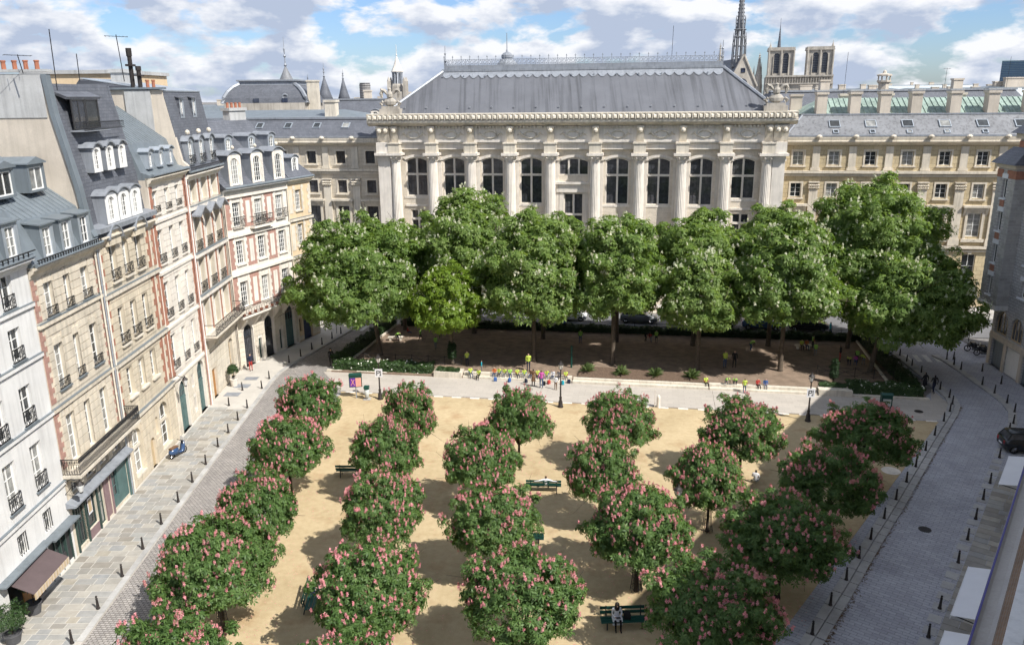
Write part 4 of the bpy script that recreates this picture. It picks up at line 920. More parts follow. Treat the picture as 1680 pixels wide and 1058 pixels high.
for u0, u1 in ((-16.35, -14.75), (31.35, 32.75)):
    b = MB(); b.box(u0, u1, -.35, YW+.05, 6.3, 17.5); b.box(u0-.1, u1+.1, -.5, YW+.05, 17.5, 17.7); b.box(u0-.25, u1+.3, -.95, YW, 18.06, 18.36); b.box(u0, u1, -.6, YW, 17.7, 18.06); b.box(u0-.05, u1+.05, -.66, YW, 18.36, 19.62); b.build('corner_pier', 'white_stone', pm)
    for q in (.35, 1.15):
        o = link('bracket', brk, pm); o.location = (u0+q, 0, 0)
# entablature, dentils, frieze reliefs, cornice with antefixes
b = MB(); b.extr([(YW+.05, 18.7), (.45, 18.75), (.45, 19.4), (.25, 19.45), (.25, 19.6), (YW+.05, 19.62)], -16.2, 32.6); b.build('architrave', 'white_stone', pm)
b = MB(); b.box(-16.2, 32.6, .12, YW+.05, 19.63, 21.52); b.build('frieze', 'white_stone', pm)
for i in range(9):
    u = (cols[i]+cols[i+1])/2; b = MB(); b.tube([(u+.75*math.cos(t), 0.1, 20.55+.42*math.sin(t)) for t in np.linspace(0, 6.28, 17)], .12, 6)
    for s in (-1, 1): b.tube([(u+s*.8, 0.1, 20.3), (u+s*1.2, 0.1, 20.75), (u+s*1.6, 0.1, 20.45)], [.12, .16, .05], 6)
    b.build('frieze_relief', 'pale_stone', pm)
b = MB()
u = -16.0
while u < 32.4: b.box(u, u+.22, -.15, .13, 21.28, 21.56); u += .42
b.build('dentils', 'pale_stone', pm, kind='stuff')
b = MB(); b.extr([(YW+.1, 21.55), (-.2, 21.6), (-.5, 21.75), (-.78, 21.95), (-.82, 22.05), (-.82, 22.3), (-.7, 22.35), (-.74, 22.55), (-.88, 22.95), (-.88, 23.05), (1.4, 23.1), (1.4, 21.55)], -17.4, 33.75); b.build('cornice', 'pale_stone', pm)
b = MB(); n = 78
for i in range(n):
    u = -17.3+51*i/n
    b.box(u, u+.12, -.98, -.83, 22.32, 22.97); b.rings([[(u+.16, -.88, 22.4), (u+.55, -.88, 22.4), (u+.55, -.88, 22.8), (u+.16, -.88, 22.9)], [(u+.22, -1.02, 22.45), (u+.5, -.97, 22.45), (u+.5, -.95, 22.66), (u+.22, -1.02, 22.72)]])
b.build('antefix_row', 'pale_stone', pm, kind='stuff')
# roof: hipped slate with lead ridge, cresting and lantern
b = MB(); e0, e1 = -15.4, 31.8; z0, z1 = 23.08, 28.15; r0, r1_ = -9.2, 25.7
b.rings([[(e0, .6, z0), (e1, .6, z0), (e1, 17.5, z0), (e0, 17.5, z0)], [(r0, 6.6, z1), (r1_, 6.6, z1), (r1_, 11.5, z1), (r0, 11.5, z1)]]); rf = b.build('roof', 'palace_slate', pm)
b = MB(); b.box(r0-.25, r1_+.25, 6.35, 11.7, z1-.05, z1+.25); b.box(r0, r1_, 6.6, 11.5, z1+.25, z1+.75); b.build('lead_ridge', 'lead', rf)
b = MB(); n = 30; dz, dy = (z1-z0), 6.0
for i in range(n):       # scalloped lead apron under the ridge
    u0, u1 = r0+(r1_-r0)*i/n, r0+(r1_-r0)*(i+1)/n
    ap = [(u0+(u1-u0)*k/6, .55+.42*math.sin(math.pi*k/6)) for k in range(7)]
    b.poly([(u0, 6.55, z1+.02), (u1, 6.55, z1+.02)]+[(x, 6.6-t*dy/dz*.98-.06, z1-t*.98+.05) for x, t in reversed(ap)])
b.build('lead_apron', 'lead', rf)
b = MB()
for (a, c) in (((e0, .6, z0), (r0, 6.6, z1)), ((e1, .6, z0), (r1_, 6.6, z1))): b.tube([Vector(a)+Vector((0, 0, .08)), Vector(c)+Vector((0, 0, .08))], .2, 6)
b.build('hip_flashing', 'lead', rf)
for i in range(16):
    for k, t in ((0, .12), (1, .86)):
        u = -13+2.75*i+1.1*k
        if (r0-e0)*t+e0+.5 < u < e1-(e1-r1_)*t-.5: piece('roof_hook', rf, 'lead', u-.07, u+.07, .6+6*t-.22, .6+6*t-.08, z0+dz*t, z0+dz*t+.2)
b = MB(); zc = z1+.75; n = 62
b.box(r0, r1_, 6.75, 6.8, zc+.62, zc+.68); b.box(r0, r1_, 6.75, 6.8, zc+.08, zc+.13)
for i in range(n+1):
    u = r0+(r1_-r0)*i/n; b.box(u-.03, u+.03, 6.75, 6.8, zc, zc+(1.15 if i % 2 == 0 else .7))
    if i % 2 == 0: b.box(u-.1, u+.1, 6.76, 6.79, zc+.95, zc+1.02)
    if i < n: uu = u+(r1_-r0)/n/2; b.tube([(uu+.17*math.cos(t), 6.775, zc+.36+.2*math.sin(t)) for t in np.linspace(0, 6.28, 9)], .035, 4)
b.build('ridge_cresting', 'lead', rf)
for u in (r0+.1, r1_-.1):
    b = MB(); b.lathe([(.16, 0), (.1, .3), (.2, .5), (.08, .7), (.06, 1.3), (.15, 1.45), (.05, 1.6), (.03, 2.4)], u, 7, zc, 8); b.build('finial', 'lead', rf)
b = MB(); b.lathe([(1.5, 0), (1.3, .5), (.9, .95), (.65, 1.1), (.75, 1.2), (.75, 1.5), (.5, 1.75), (.15, 1.95), (.06, 2.3), (.04, 4.2)], -1.3, 8.6, zc-.3, 12); b.build('ridge_lantern', 'lead', rf)
# corner sculptures: winged bird over a scrolled shield on a block
for u in (-14.6, 31.3):
    b = MB(); b.box(-1.3, 1.3, -.5, .7, 0, .6); b.box(-1.05, 1.05, -.35, .55, .6, .9)
    b.lathe([(.3, .9), (.75, 1.1), (.85, 1.45), (.6, 1.75), (.3, 1.9)], 0, 0, 0, 10, 1, .45)
    b.lathe([(.1, 1.7), (.38, 2.0), (.4, 2.35), (.22, 2.65), (.2, 2.8), (.23, 2.95), (.05, 3.1)], 0, -.05, 0, 8, 1, .8)
    for s in (-1, 1):
        b.tube([(s*1.0, 0, 1.0), (s*1.25, 0, 1.25), (s*1.0, 0, 1.45), (s*.8, 0, 1.3)], [.2, .22, .18, .08], 6)
        b.tube([(s*.25, .05, 2.25), (s*.7, .1, 2.75), (s*1.0, .1, 2.85), (s*1.15, .1, 2.4), (s*1.0, .05, 1.9)], [.14, .24, .3, .26, .08], 6)
    o = b.build('corner_sculpture', 'stone_far', pm); o.location = (u, .3, 23.08)
# ---- the wings
def wing(name, label, u0, u1, wc, pc, m, flip):
    root = empty(name, (0, 102.763, 0), AP); tag(root, label, 'building')
    ops = []
    for u in wc: ops += [(u-.62, u+.62, 16.83, 18.4), (u-.62, u+.62, 13.05, 14.68), (u-.75, u+.75, 8.55, 11.3), (u-.75, u+.75, 3.6, 6.45)]
    b = MB(); b.wall(u0, u1, 0, 20, ops, 0, .35)
    e = u1 if flip else u0; b.poly([(e, 0, 0), (e, 16, 0), (e, 16, 20), (e, 0, 20)]); b.poly([(u0, 16, 0), (u1, 16, 0), (u1, 16, 20), (u0, 16, 20)]); b.build('wall', m, root)
    tm = 'cream_stone' if m == 'ashlar_yellow' else 'pale_stone'
    pd = 'pane_dark' if not flip else 'pane'
    wp = 'white_paint' if flip else 'charcoal'
    for u in wc:
        for zb, h, w, rr in ((16.83, 1.57, 1.24, 3), (13.05, 1.63, 1.24, 3), (8.55, 2.75, 1.5, 4), (3.6, 2.85, 1.5, 2)): add_window(root, u, zb, w, h, .25, rows=rr, paint=wp, pane=pd)
        for zb, zt, w in ((16.83, 18.4, 1.24), (13.05, 14.68, 1.24)):
            b = MB(); f = .2; b.box(u-w/2-f, u-w/2, -.06, .03, zb-.1, zt+f); b.box(u+w/2, u+w/2+f, -.06, .03, zb-.1, zt+f); b.box(u-w/2, u+w/2, -.06, .03, zt, zt+f); b.box(u-w/2-.3, u+w/2+.3, -.2, .03, zb-.26, zb-.1); b.build('window_surround', tm, root)
        b = MB(); b.box(u-1.45, u+1.45, -.55, .03, 12.0, 12.25); b.box(u-1.2, u+1.2, -.3, .03, 11.65, 12.0); b.box(u-1.05, u-.77, -.12, .03, 8.3, 11.65); b.box(u+.77, u+1.05, -.12, .03, 8.3, 11.65); b.box(u-.75, u+.75, -.1, .03, 11.32, 11.65)
        b.box(u-1.25, u+1.25, -.3, .03, 7.95, 8.3); b.build('window_hood', tm, root)
        for s in (-1, 1): b = MB(); b.extr([(0, 12), (-.42, 12), (-.4, 11.8), (-.15, 11.3), (0, 11.0)], u+s*1.2-.12, u+s*1.2+.12); b.build('console', tm, root)
        piece('keystone', root, tm, u-.2, u+.2, -.14, .03, 6.5, 7.0)
    for u in pc:
        b = MB(); b.box(u-.5, u+.5, -.22, .03, 8.25, 14.0); b.box(u-.62, u+.62, -.32, .03, 7.5, 8.25); b.box(u-.56, u+.56, -.27, .03, 8.25, 8.4); b.build('pilaster', tm, root)
        b = MB(); b.box(u-.62, u+.62, -.4, .03, 14.75, 14.9)
        for k in range(5):
            for zz, rr in ((14.15, .14), (14.45, .17)): b.tube([(u-.5+.25*k, -.22, zz-.15), (u-.5+.25*k, -.32, zz+.05), (u-.5+.25*k*1.02, -.42, zz)], [rr*.6, rr, rr*.4], 5)
        b.build('capital', tm, root); b = MB(); b.box(u-.42, u+.42, -.14, .03, 16.25, 18.95); b.box(u-.55, u+.55, -.2, .03, 16.2, 16.5); b.build('attic_pilaster', tm, root)
        b = MB(); b.lathe([(.05, -.1), (.3, 0), (.34, .15), (.2, .3), (.05, .34)], u+.0, -.95, 20.0, 8); b.build('lion_head', tm, root)
    for z, d, h in ((16.15, .45, .3), (15.75, .2, .25), (7.45, .4, .3), (6.95, .15, .2)): piece('string_course', root, tm, u0, u1, -d, .03, z-h, z)
    b = MB(); b.extr([(.05, 19.1), (-.15, 19.15), (-.6, 19.4), (-.75, 19.5), (-.75, 19.62), (-.65, 19.66), (-.7, 19.95), (-.7, 20.05), (.5, 20.1), (.5, 19.1)], u0, u1); b.build('cornice', tm, root)
    piece('gutter', root, 'lead', u0, u1, -.62, -.2, 20.1, 20.3)
    return root
lw = [-18.35-4.0*i for i in range(9)]; lp = [-20.4-4.0*i for i in range(8)]
wl_ = wing('left_wing', 'grey stone palace wing between the ochre house and the columns', -56, -16.25, lw, lp, 'ashlar_grey', False)
rw = [34.65+4.06*i for i in range(10)]; rpc = [36.65+4.06*i for i in range(10)]
wr_ = wing('right_wing', 'yellow ashlar palace wing with skylights and a row of chimneys on the right', 32.65, 76, rw, rpc, 'ashlar_yellow', True)
b = MB(); b.rings([[(-56, -.2, 20.2), (-16.6, -.2, 20.2), (-16.6, 16, 20.2), (-56, 16, 20.2)], [(-56, 2.9, 22.35), (-19.6, 2.9, 22.35), (-19.6, 13, 22.35), (-56, 13, 22.35)]]); rl = b.build('roof', 'slate', wl_)
b = MB(); b.box(-56, -19.4, 2.7, 13.2, 22.35, 22.6); b.build('lead_ridge', 'lead', rl)
b = MB(); b.rings([[(-56, 3.2, 22.6), (-20.5, 3.2, 22.6), (-20.5, 13, 22.6), (-56, 13, 22.6)], [(-56, 8, 23.5), (-24.5, 8, 23.5), (-24.5, 8.3, 23.5), (-56, 8.3, 23.5)]]); b.build('upper_roof', 'zinc', rl)
def skylight(root, u, t, y0, z0, y1, z1, w, h, name='skylight', m='pane'):
    dy, dz = y1-y0, z1-z0; ln = math.hypot(dy, dz); dy, dz = dy/ln, dz/ln; yc, zc_ = y0+(y1-y0)*t, z0+(z1-z0)*t
    def pt(x, s, n): return (u+x, yc+dy*s-dz*n, zc_+dz*s+dy*n)
    b = MB(); f = .09
    for (a, c, d, e) in ((-w/2, -w/2+f, -h/2, h/2), (w/2-f, w/2, -h/2, h/2), (-w/2+f, w/2-f, -h/2, -h/2+f), (-w/2+f, w/2-f, h/2-f, h/2)):
        b.rings([[pt(a, d, .0), pt(c, d, .0), pt(c, e, .0), pt(a, e, .0)], [pt(a, d, .14), pt(c, d, .14), pt(c, e, .14), pt(a, e, .14)]])
    o = b.build(name, 'zinc_light', root); g = MB(); g.poly([pt(-w/2+f, -h/2+f, .09), pt(w/2-f, -h/2+f, .09), pt(w/2-f, h/2-f, .09), pt(-w/2+f, h/2-f, .09)]); g.build('pane', m, o)
for u in (-22.0, -26.0, -30.0, -34): skylight(rl, u, .62, -.2, 20.2, 2.9, 22.35, 1.0, 1.1)
chimney(wl_, -24.8, 4.2, 21.8, 24.8, 1.5, 1.2, 'pale_stone')
b = MB(); b.rings([[(33.0, -.2, 20.2), (76, -.2, 20.2), (76, 16, 20.2), (33.0, 16, 20.2)], [(35.2, 2.6, 22.45), (76, 2.6, 22.45), (76, 13.4, 22.45), (35.2, 13.4, 22.45)]]); rr_ = b.build('roof', 'slate_grey', wr_)
b = MB(); b.tube([(33.0, -.2, 20.25), (35.2, 2.6, 22.5)], .1, 6); b.build('hip_flashing', 'lead', rr_)
b = MB(); b.box(35.1, 76, 2.5, 3.2, 22.45, 22.62); b.build('lead_ridge', 'lead', rr_)
b = MB(); b.rings([[(35.3, 3.2, 22.5), (76, 3.2, 22.5), (76, 13, 22.5), (35.3, 13, 22.5)], [(38.2, 7, 24.35), (76, 7, 24.35), (76, 9, 24.35), (38.2, 9, 24.35)]])
cg = b.build('copper_roof', 'copper_green', rr_); b = MB()
for u in np.arange(37.5, 75, .62): b.rings([[(u-.03, 3.3, 22.55), (u+.03, 3.3, 22.55), (u+.03, 3.3, 22.65), (u-.03, 3.3, 22.65)], [(u-.03, 7, 24.36), (u+.03, 7, 24.36), (u+.03, 7, 24.46), (u-.03, 7, 24.46)]])
b.build('standing_seam', 'copper_green', cg, kind='stuff')
for i in range(8):
    u = 38.65+4.05*i; skylight(rr_, u, .55, -.2, 20.2, 2.6, 22.45, 1.25, 1.2); skylight(rr_, u+.02, .17, -.2, 20.2, 2.6, 22.45, .62, .6)
for u in (37.3, 41.1, 44.45, 47.9, 52.15, 56.2, 60.3, 64.4): chimney(wr_, u, 3.3, 21.6, 25.1, 1.15, 1.5, 'party_render'); piece('chimney_slab', wr_, 'grey_render', u-.75, u+.75, 2.5, 4.1, 25.2, 25.32)
for u in (35.6, 41.6, 46.5, 55.0): chimney(wr_, u, 10.5, 21.6, 24.9, 1.4, 1.1, 'party_render')
# ================================================================ the skyline beyond the palace
def cone_tower(name, x, y, zb, r, h, zt, zc, label, m='slate', spike=1.0):
    root = empty(name, (x, y, 0)); tag(root, label, 'tower', 'pointed towers on the skyline')
    b = MB(); b.lathe([(r*.92, 0), (r*.92, zb)], 0, 0, 0, 16); b.build('shaft', 'stone_far', root)
    b = MB(); b.lathe([(r*1.08, zb), (r*.72, zb+(zc-zb)*.33), (r*.38, zb+(zc-zb)*.68), (.16, zc)], 0, 0, 0, 20); c = b.build('cone_roof', m, root, True)
    b = MB(); k = zt-zc; b.lathe([(.16, zc), (.34, zc+k*.06), (.12, zc+k*.12), (.1, zc+k*.3), (.3, zc+k*.36), (.08, zc+k*.42), (.2, zc+k*.6), (.06, zc+k*.66), (.04, zt)], 0, 0, 0, 8); b.build('finial', 'lead', c)
cone_tower('conical_tower', -45.1, 170, 26.5, 2.3, 0, 36.9, 31.2, 'tallest pointed slate tower, above the domed roof', 'slate_grey')
cone_tower('conical_tower', -50.4, 210, 24.0, 1.75, 0, 30.8, 29.3, 'leftmost and smallest of the three low pointed towers')
cone_tower('conical_tower', -46.3, 210, 24.0, 2.05, 0, 33.5, 30.1, 'widest of the three low pointed towers, in their middle')
cone_tower('conical_tower', -41.6, 210, 24.0, 1.65, 0, 31.9, 29.6, 'rightmost of the three low pointed towers')
dp = empty('domed_pavilion', (-43.8, 150, 0)); tag(dp, 'broad pavilion with curved slate roof and lead crown left of centre', 'pavilion')
b = MB(); b.box(-7.2, 7.2, -1, 14, 0, 24.3); b.build('wall', 'stone_far', dp); b = MB()
b.rings([[(-w, 6-w*.9, z), (w, 6-w*.9, z), (w, 6+w*.9, z), (-w, 6+w*.9, z)] for w, z in ((7.6, 24.2), (7.3, 25.2), (6.7, 26.2), (5.9, 27.0), (5.0, 27.5))]); dr = b.build('roof', 'slate', dp)
b = MB(); b.rings([[(-w, 6-w*.9, z), (w, 6-w*.9, z), (w, 6+w*.9, z), (-w, 6+w*.9, z)] for w, z in ((5.1, 27.45), (5.0, 28.0), (5.4, 28.1), (5.4, 28.35))]); b.build('lead_crown', 'lead', dr)
for s in (-1, 1): b = MB(); b.tube([(s*w, 6-w*.9, z) for w, z in ((7.6, 24.25), (7.3, 25.25), (6.7, 26.25), (5.9, 27.05), (5.0, 27.55))], .38, 6); b.build('hip_flashing', 'lead', dr)
b = MB(); b.tube([(3.6+.45*math.cos(t), -.45, 25.4+.4*math.sin(t)) for t in np.linspace(0, 6.28, 11)], .16, 5); b.build('round_dormer', 'lead', dr)
for u in (-1.5, 3.6): piece('roof_window', dr, 'pane_far', u-.5, u+.5, -.9, -.5, 24.4, 25.1)
chimney(dp, 8.2, 2, 22, 28.2, 1.9, 1.6, 'pale_stone')
# long roofs between the wing and the towers
for (x, y, w, d, z0, z1, lab) in ((-38, 172, 30, 16, 20, 24.6, 'long grey slate roof behind the left wing'), (-12, 150, 24, 14, 20, 24.0, 'low slate roof just left of the corner sculpture'), (66, 138, 46, 14, 20, 25.2, 'grey lead roof rising behind the chimneys on the right')):
    rt = empty('roof_range', (x, y, 0)); tag(rt, lab, 'building'); b = MB(); b.box(-w/2, w/2, 0, d, 0, z0); b.build('wall', 'facade_far', rt)
    b = MB(); b.rings([[(-w/2-.5, -.5, z0), (w/2+.5, -.5, z0), (w/2+.5, d+.5, z0), (-w/2-.5, d+.5, z0)], [(-w/2+2, d*.4, z1), (w/2-2, d*.4, z1), (w/2-2, d*.6, z1), (-w/2+2, d*.6, z1)]]); rf2 = b.build('roof', 'slate', rt)
    b = MB(); b.box(-w/2+1.8, w/2-1.8, d*.38, d*.62, z1, z1+.3); b.build('lead_ridge', 'lead', rf2)
    for i in range(3):
        u = -w/3+w/3*i; dormer(rf2, u, z0+.9, 1.8, 1.5, .9, 3.8, 'arch', 'lead', 'white_stone', .9, 1.2, rise=.4)
    for i in range(2): chimney(rt, -w/4+w/2*i, d*.5, z1-1, z1+2.0, 1.6, 1, 'party_render')
st = empty('scaffolded_tower', (-69, 400, 0)); tag(st, 'far tower wrapped in grey scaffolding sheets', 'tower'); b = MB(); b.lathe([(2.6, 0), (2.6, 31.2), (2.2, 31.9)], n=14); b.build('shaft', 'scaffold', st); b = MB()
for z in np.arange(24, 32, 1.1): b.lathe([(2.75, z), (2.75, z+.12)], n=14)
b.build('scaffold_ring', 'bollard_iron', st)
# clock-tower lantern
ct = empty('lantern_tower', (-25.3, 190, 0)); tag(ct, 'small stone lantern tower with white spire behind the left sculpture', 'tower')
b = MB(); b.box(-1.9, 1.9, -1.9, 1.9, 0, 26.3); b.lathe([(1.6, 26.3), (1.5, 27.6), (1.3, 28.0)], n=8); 
for sx in (-1, 1):
    for sy in (-1, 1): b.box(sx*1.75-.35, sx*1.75+.35, sy*1.75-.35, sy*1.75+.35, 25, 28.6); b.lathe([(.4, 28.6), (.05, 29.5)], sx*1.75, sy*1.75, 0, 6)
b.build('shaft', 'stone_far', ct); b = MB()
for k in range(8): a = math.pi/4*k+.39; b.tube([(1.05*math.cos(a), 1.05*math.sin(a), 27.9), (1.05*math.cos(a), 1.05*math.sin(a), 30.6)], .17, 6)
b.lathe([(1.25, 30.3), (1.3, 30.6)], n=8); b.build('lantern_columns', 'lead', ct)
b = MB(); b.lathe([(1.4, 30.6), (.8, 31.8), (.35, 33.2), (.08, 34)], n=8); b.lathe([(.08, 34), (.2, 34.2), (.06, 34.4), (.04, 36.4)], n=6); b.build('spire', 'white_stone', ct)
# chapel: steep gable with small window, pinnacles, openwork spire
ch = empty('gothic_chapel', (72.2, 260, 0)); tag(ch, 'gothic chapel gable with a dark openwork spire rising out of the picture', 'chapel')
b = MB(); b.extry([(-4.4, 20), (4.4, 20), (4.4, 27.6), (0, 36.4), (-4.4, 27.6)], 0, .8); b.build('gable', 'stone_far', ch)
b = MB(); b.extry([(-4.1, 20), (4.1, 20), (4.1, 27.6), (0, 35.8), (-4.1, 27.6)], .8, 30); b.build('roof', 'slate', ch)
for s in (-1, 1): b = MB(); b.tube([(s*4.6, -.1, 27.2), (0, -.1, 36.7)], .35, 6); b.build('gable_coping', 'stone_far', ch)
b = MB(); b.tube([(.75*math.cos(t), -.05, 32+.75*math.sin(t)) for t in np.linspace(.79, 7.07, 5)], .2, 5); b.poly([(.6*math.cos(t), -.02, 32+.6*math.sin(t)) for t in (.79, 2.36, 3.93, 5.5)]); b.build('gable_window', 'pane_far', ch)
ap = arch(-1.6, 1.6, 29.6, 1.6, 10); b = MB(); b.poly([(x, -.03, z) for x, z in reversed(ap)]+[(-1.6, -.03, 26), (1.6, -.03, 26)][::1]); b.build('rose_window', 'pane_far', ch)
b = MB(); b.lathe([(1.0, 22), (1.0, 33), (.7, 33.2)], -7.2, .5, 0, 8); b.lathe([(.75, 33.2), (.3, 36.8), (.05, 40.2)], -7.2, .5, 0, 8)
for z in np.arange(33.6, 39.6, .7):
    for k in range(4): a = math.pi/2*k; rr = .75*(1-(z-33.2)/7.4)+.12; b.lathe([(.02, -.15), (.16, 0), (.02, .15)], -7.2+rr*math.cos(a), .5+rr*math.sin(a), z, 5)
b.build('pinnacle', 'stone_far', ch)
spx = .3; b = MB(); sy = 7
for k in range(8):
    a = math.pi/4*k+.2; c, s = math.cos(a), math.sin(a)
    b.tube([(spx+2.0*c, sy+2.0*s, 30), (spx+1.75*c, sy+1.75*s, 38), (spx+1.5*c, sy+1.5*s, 44.5)], .17, 5); b.tube([(spx+2.35*c, sy+2.35*s, 34), (spx+2.15*c, sy+2.15*s, 40), (spx+2.05*c, sy+2.05*s, 43.5)], [.12, .1, .03], 5)
    b.tube([(spx+1.4*c, sy+1.4*s, 43), (spx+1.5*c, sy+1.5*s, 47.5), (spx+1.45*c, sy+1.45*s, 48.6)], [.14, .12, .02], 5); b.tube([(spx+2.3*c, sy+2.3*s, 40), (spx+1.6*c, sy+1.6*s, 42)], .08, 4); b.tube([(spx+1.1*c, sy+1.1*s, 30), (spx+1.0*c, sy+1.0*s, 45)], .15, 4)
    for z in np.arange(45, 62, 1.1): rr = 1.25*(1-(z-44)/20)+.1; b.lathe([(.02, -.25), (.15, 0), (.02, .25)], spx+rr*c, sy+rr*s, z, 4)
for z in (33.5, 36.5, 39.5, 42.2, 44.4): b.tube([(spx+1.85*math.cos(t), sy+1.85*math.sin(t), z) for t in np.linspace(0, 6.283, 9)], .13, 4)
b.lathe([(1.25, 44), (.65, 54), (.05, 64)], spx, sy, 0, 8); b.lathe([(2.6, 33.2), (2.6, 33.5)], spx, sy, 0, 8); b.build('spire', 'slate_grey', ch)
# cathedral: two square towers with paired tall openings, gallery between, slim spire behind
nd_ = empty('cathedral', (179.5, 520, 0)); tag(nd_, 'cathedral with twin square stone towers on the horizon', 'cathedral')
nd_.rotation_euler[2] = R(-14)
b = MB(); b.box(-20, 20, 0, 14, 0, 31); b.build('front', 'stone_far', nd_)
b = MB()
for i in range(26): b.tube([(-19.5+i*1.56, -.5, 31), (-19.5+i*1.56, -.5, 35)], .22, 5)
b.box(-20, 20, -1, .2, 34.8, 35.8); b.box(-20, 20, -1, .2, 30.4, 31.2); b.box(-20, 20, .6, 13.5, 31, 34.8); b.build('gallery', 'stone_far', nd_)
for s in (-1, 1):
    c = s*11.4; ops = [(c-4.4, c-.9, 37, 49, 1.7), (c+.9, c+4.4, 37, 49, 1.7)]
    b = MB(); b.wall(c-7.4, c+7.4, 35.8, 51, ops, 0, 1.2); b.poly([(c-7.4, 0, 35.8), (c-7.4, 0, 51), (c-7.4, 13, 51), (c-7.4, 13, 35.8)]); b.poly([(c+7.4, 0, 35.8), (c+7.4, 13, 35.8), (c+7.4, 13, 51), (c+7.4, 0, 51)])
    t = b.build('tower', 'stone_far', nd_)
    for o in ops: 
        g = MB(); g.poly([(o[0], .9, o[2]), (o[1], .9, o[2]), (o[1], .9, o[3]), (o[0], .9, o[3])]); g.build('louvred_opening', 'pane_far', t); k = MB()
        for z in np.arange(37.5, 48.5, 1.0): k.box(o[0], o[1], .4, .85, z, z+.25)
        k.build('louvre', 'slate', t)
    b = MB(); b.box(c-8.1, c+8.1, -.7, 13.6, 50.4, 51.0); b.box(c-7.9, c+7.9, -.5, 13.4, 51, 52.4)
    for q in (-7.4, 0, 7.4): b.tube([(c+q, -.4, 35.8), (c+q, -.4, 50.4)], .55, 6)
    for q in (-2.65, 2.65):
        for k in (-1.9, 1.9): b.tube([(c+q+k, -.25, 36), (c+q+k, -.25, 47.5)], .3, 5)
    b.build('parapet', 'stone_far', t); b = MB(); b.lathe([(.8, 52.4), (.2, 54.5), (.03, 56)], c+(6.8 if s > 0 else -6.8), 1, 0, 6); b.build('pinnacle', 'stone_far', t)
b = MB(); b.lathe([(1.6, 45), (1.2, 55), (.6, 63), (.12, 70), (.1, 74)], -9.4, 60, 0, 8)
for z in np.arange(47, 68, 1.5): b.lathe([(1.75*(1-(z-45)/27), z), (1.95*(1-(z-45)/27), z+.3), (1.7*(1-(z-45)/27), z+.6)], -9.4, 60, 0, 8)
b.build('spire', 'slate', nd_)
b = MB()
for x, w, zt in ((-24, 2.2, 50), (-27, 1.5, 42), (-22.5, 1.1, 44)): b.lathe([(w, 0), (w, zt-14), (w*.8, zt-13), (w*.35, zt-6), (.06, zt)], x, 6, 0, 8); 
for z in np.arange(30, 49, 1.4): b.lathe([(.3, -.3), (.7, 0), (.2, .35)], -24+2*(1-(z-28)/22), 6, z, 5); b.lathe([(.3, -.3), (.7, 0), (.2, .35)], -24-2*(1-(z-28)/22), 6, z, 5)
b.build('pinnacle', 'stone_far', nd_)
# far roofs, modern tower
zt_ = empty('office_tower', (905, 1510, 0)); tag(zt_, 'blue-green glass office tower on the far right horizon', 'tower'); zt_.rotation_euler[2] = R(-30)
b = MB(); b.box(-19, 19, -14, 14, 0, 77); b.build('facade', 'steel_blue', zt_); b = MB()
for i in range(25): b.box(-19.1, 19.1, -14.15, -14.02, 3*i+1, 3*i+1.8); b.box(-19.15, -19.02, -14, 14, 3*i+1, 3*i+1.8)
b.build('floor_band', 'car_blue', zt_)
rnd = random.Random(3)
for i, (x, y, z, w) in enumerate([(-120, 330, 23, 40), (-60, 420, 24, 50), (-10, 360, 22.5, 36), (40, 300, 24, 30), (96, 240, 25.5, 24), (126, 300, 26.5, 34), (165, 300, 25.5, 30), (150, 200, 25.8, 22), (182, 240, 26.3, 26), (230, 420, 27, 60), (112, 180, 26.2, 14), (300, 600, 30, 70)]):
    rt = empty('distant_house', (x, y, 0)); tag(rt, ('pale far block with grey zinc roof, ' + ['at the far left edge', 'left behind the pointed towers', 'behind the palace ridge', 'beside the chapel', 'just right of the cathedral', 'under the cathedral towers on the right', 'far right of the chimneys', 'behind the copper roof', 'with aerials near the right edge', 'low on the right horizon', 'with square lead penthouse behind the chimneys', 'farthest right below the office tower'][i]), 'building', 'far roofs on the skyline')
    b = MB(); b.box(-w/2, w/2, 0, 16, 0, z-3); b.build('wall', 'facade_far', rt); b = MB(); b.rings([[(-w/2, 0, z-3), (w/2, 0, z-3), (w/2, 16, z-3), (-w/2, 16, z-3)], [(-w/2+1, 1.5, z-.6), (w/2-1, 1.5, z-.6), (w/2-1, 14, z-.6), (-w/2+1, 14, z-.6)], [(-w/2+3, 7, z), (w/2-3, 7, z), (w/2-3, 8, z), (-w/2+3, 8, z)]]); b.build('roof', 'zinc', rt)
    for k in range(4): chimney(rt, -w/2+w*(k+.5)/4+rnd.uniform(-2, 2), rnd.uniform(3, 9), z-2, z+rnd.uniform(.6, 2.0), rnd.uniform(1.5, 3.5), 1.0, 'party_render')
tc_ = empty('tall_chimney', (71.5, 160, 0)); tag(tc_, 'tall ornate stone chimney standing above the copper roof', 'chimney'); b = MB(); b.lathe([(1.0, 0), (1.0, 26.6), (1.35, 26.9), (1.35, 27.2)], n=8); b.build('shaft', 'party_render', tc_); b = MB()
for k in range(8): a = math.pi/4*k; b.tube([(1.1*math.cos(a), 1.1*math.sin(a), 27.2), (1.1*math.cos(a), 1.1*math.sin(a), 28.0)], .12, 5)
b.lathe([(1.45, 28.0), (1.45, 28.25), (.4, 28.5), (.3, 28.9), (.1, 29.1)], n=8); b.build('crown', 'party_render', tc_)
aerial(-25.9, 48, 25.6, 3.3, 'thin leaning mast aerial left of the ochre attic', 0)
aerial(-25.2, 55, 26.2, 2.9, 'comb-shaped aerial above the ochre attic', 7, .3, -.05)
aerial(-27.0, 46.8, 26.5, 1.0, 'small bent aerial beside the chimney pots', 4, .9, -.15)
aerial(-27.6, 54, 26.2, 1.7, 'short bare mast between the two tall aerials', 0)
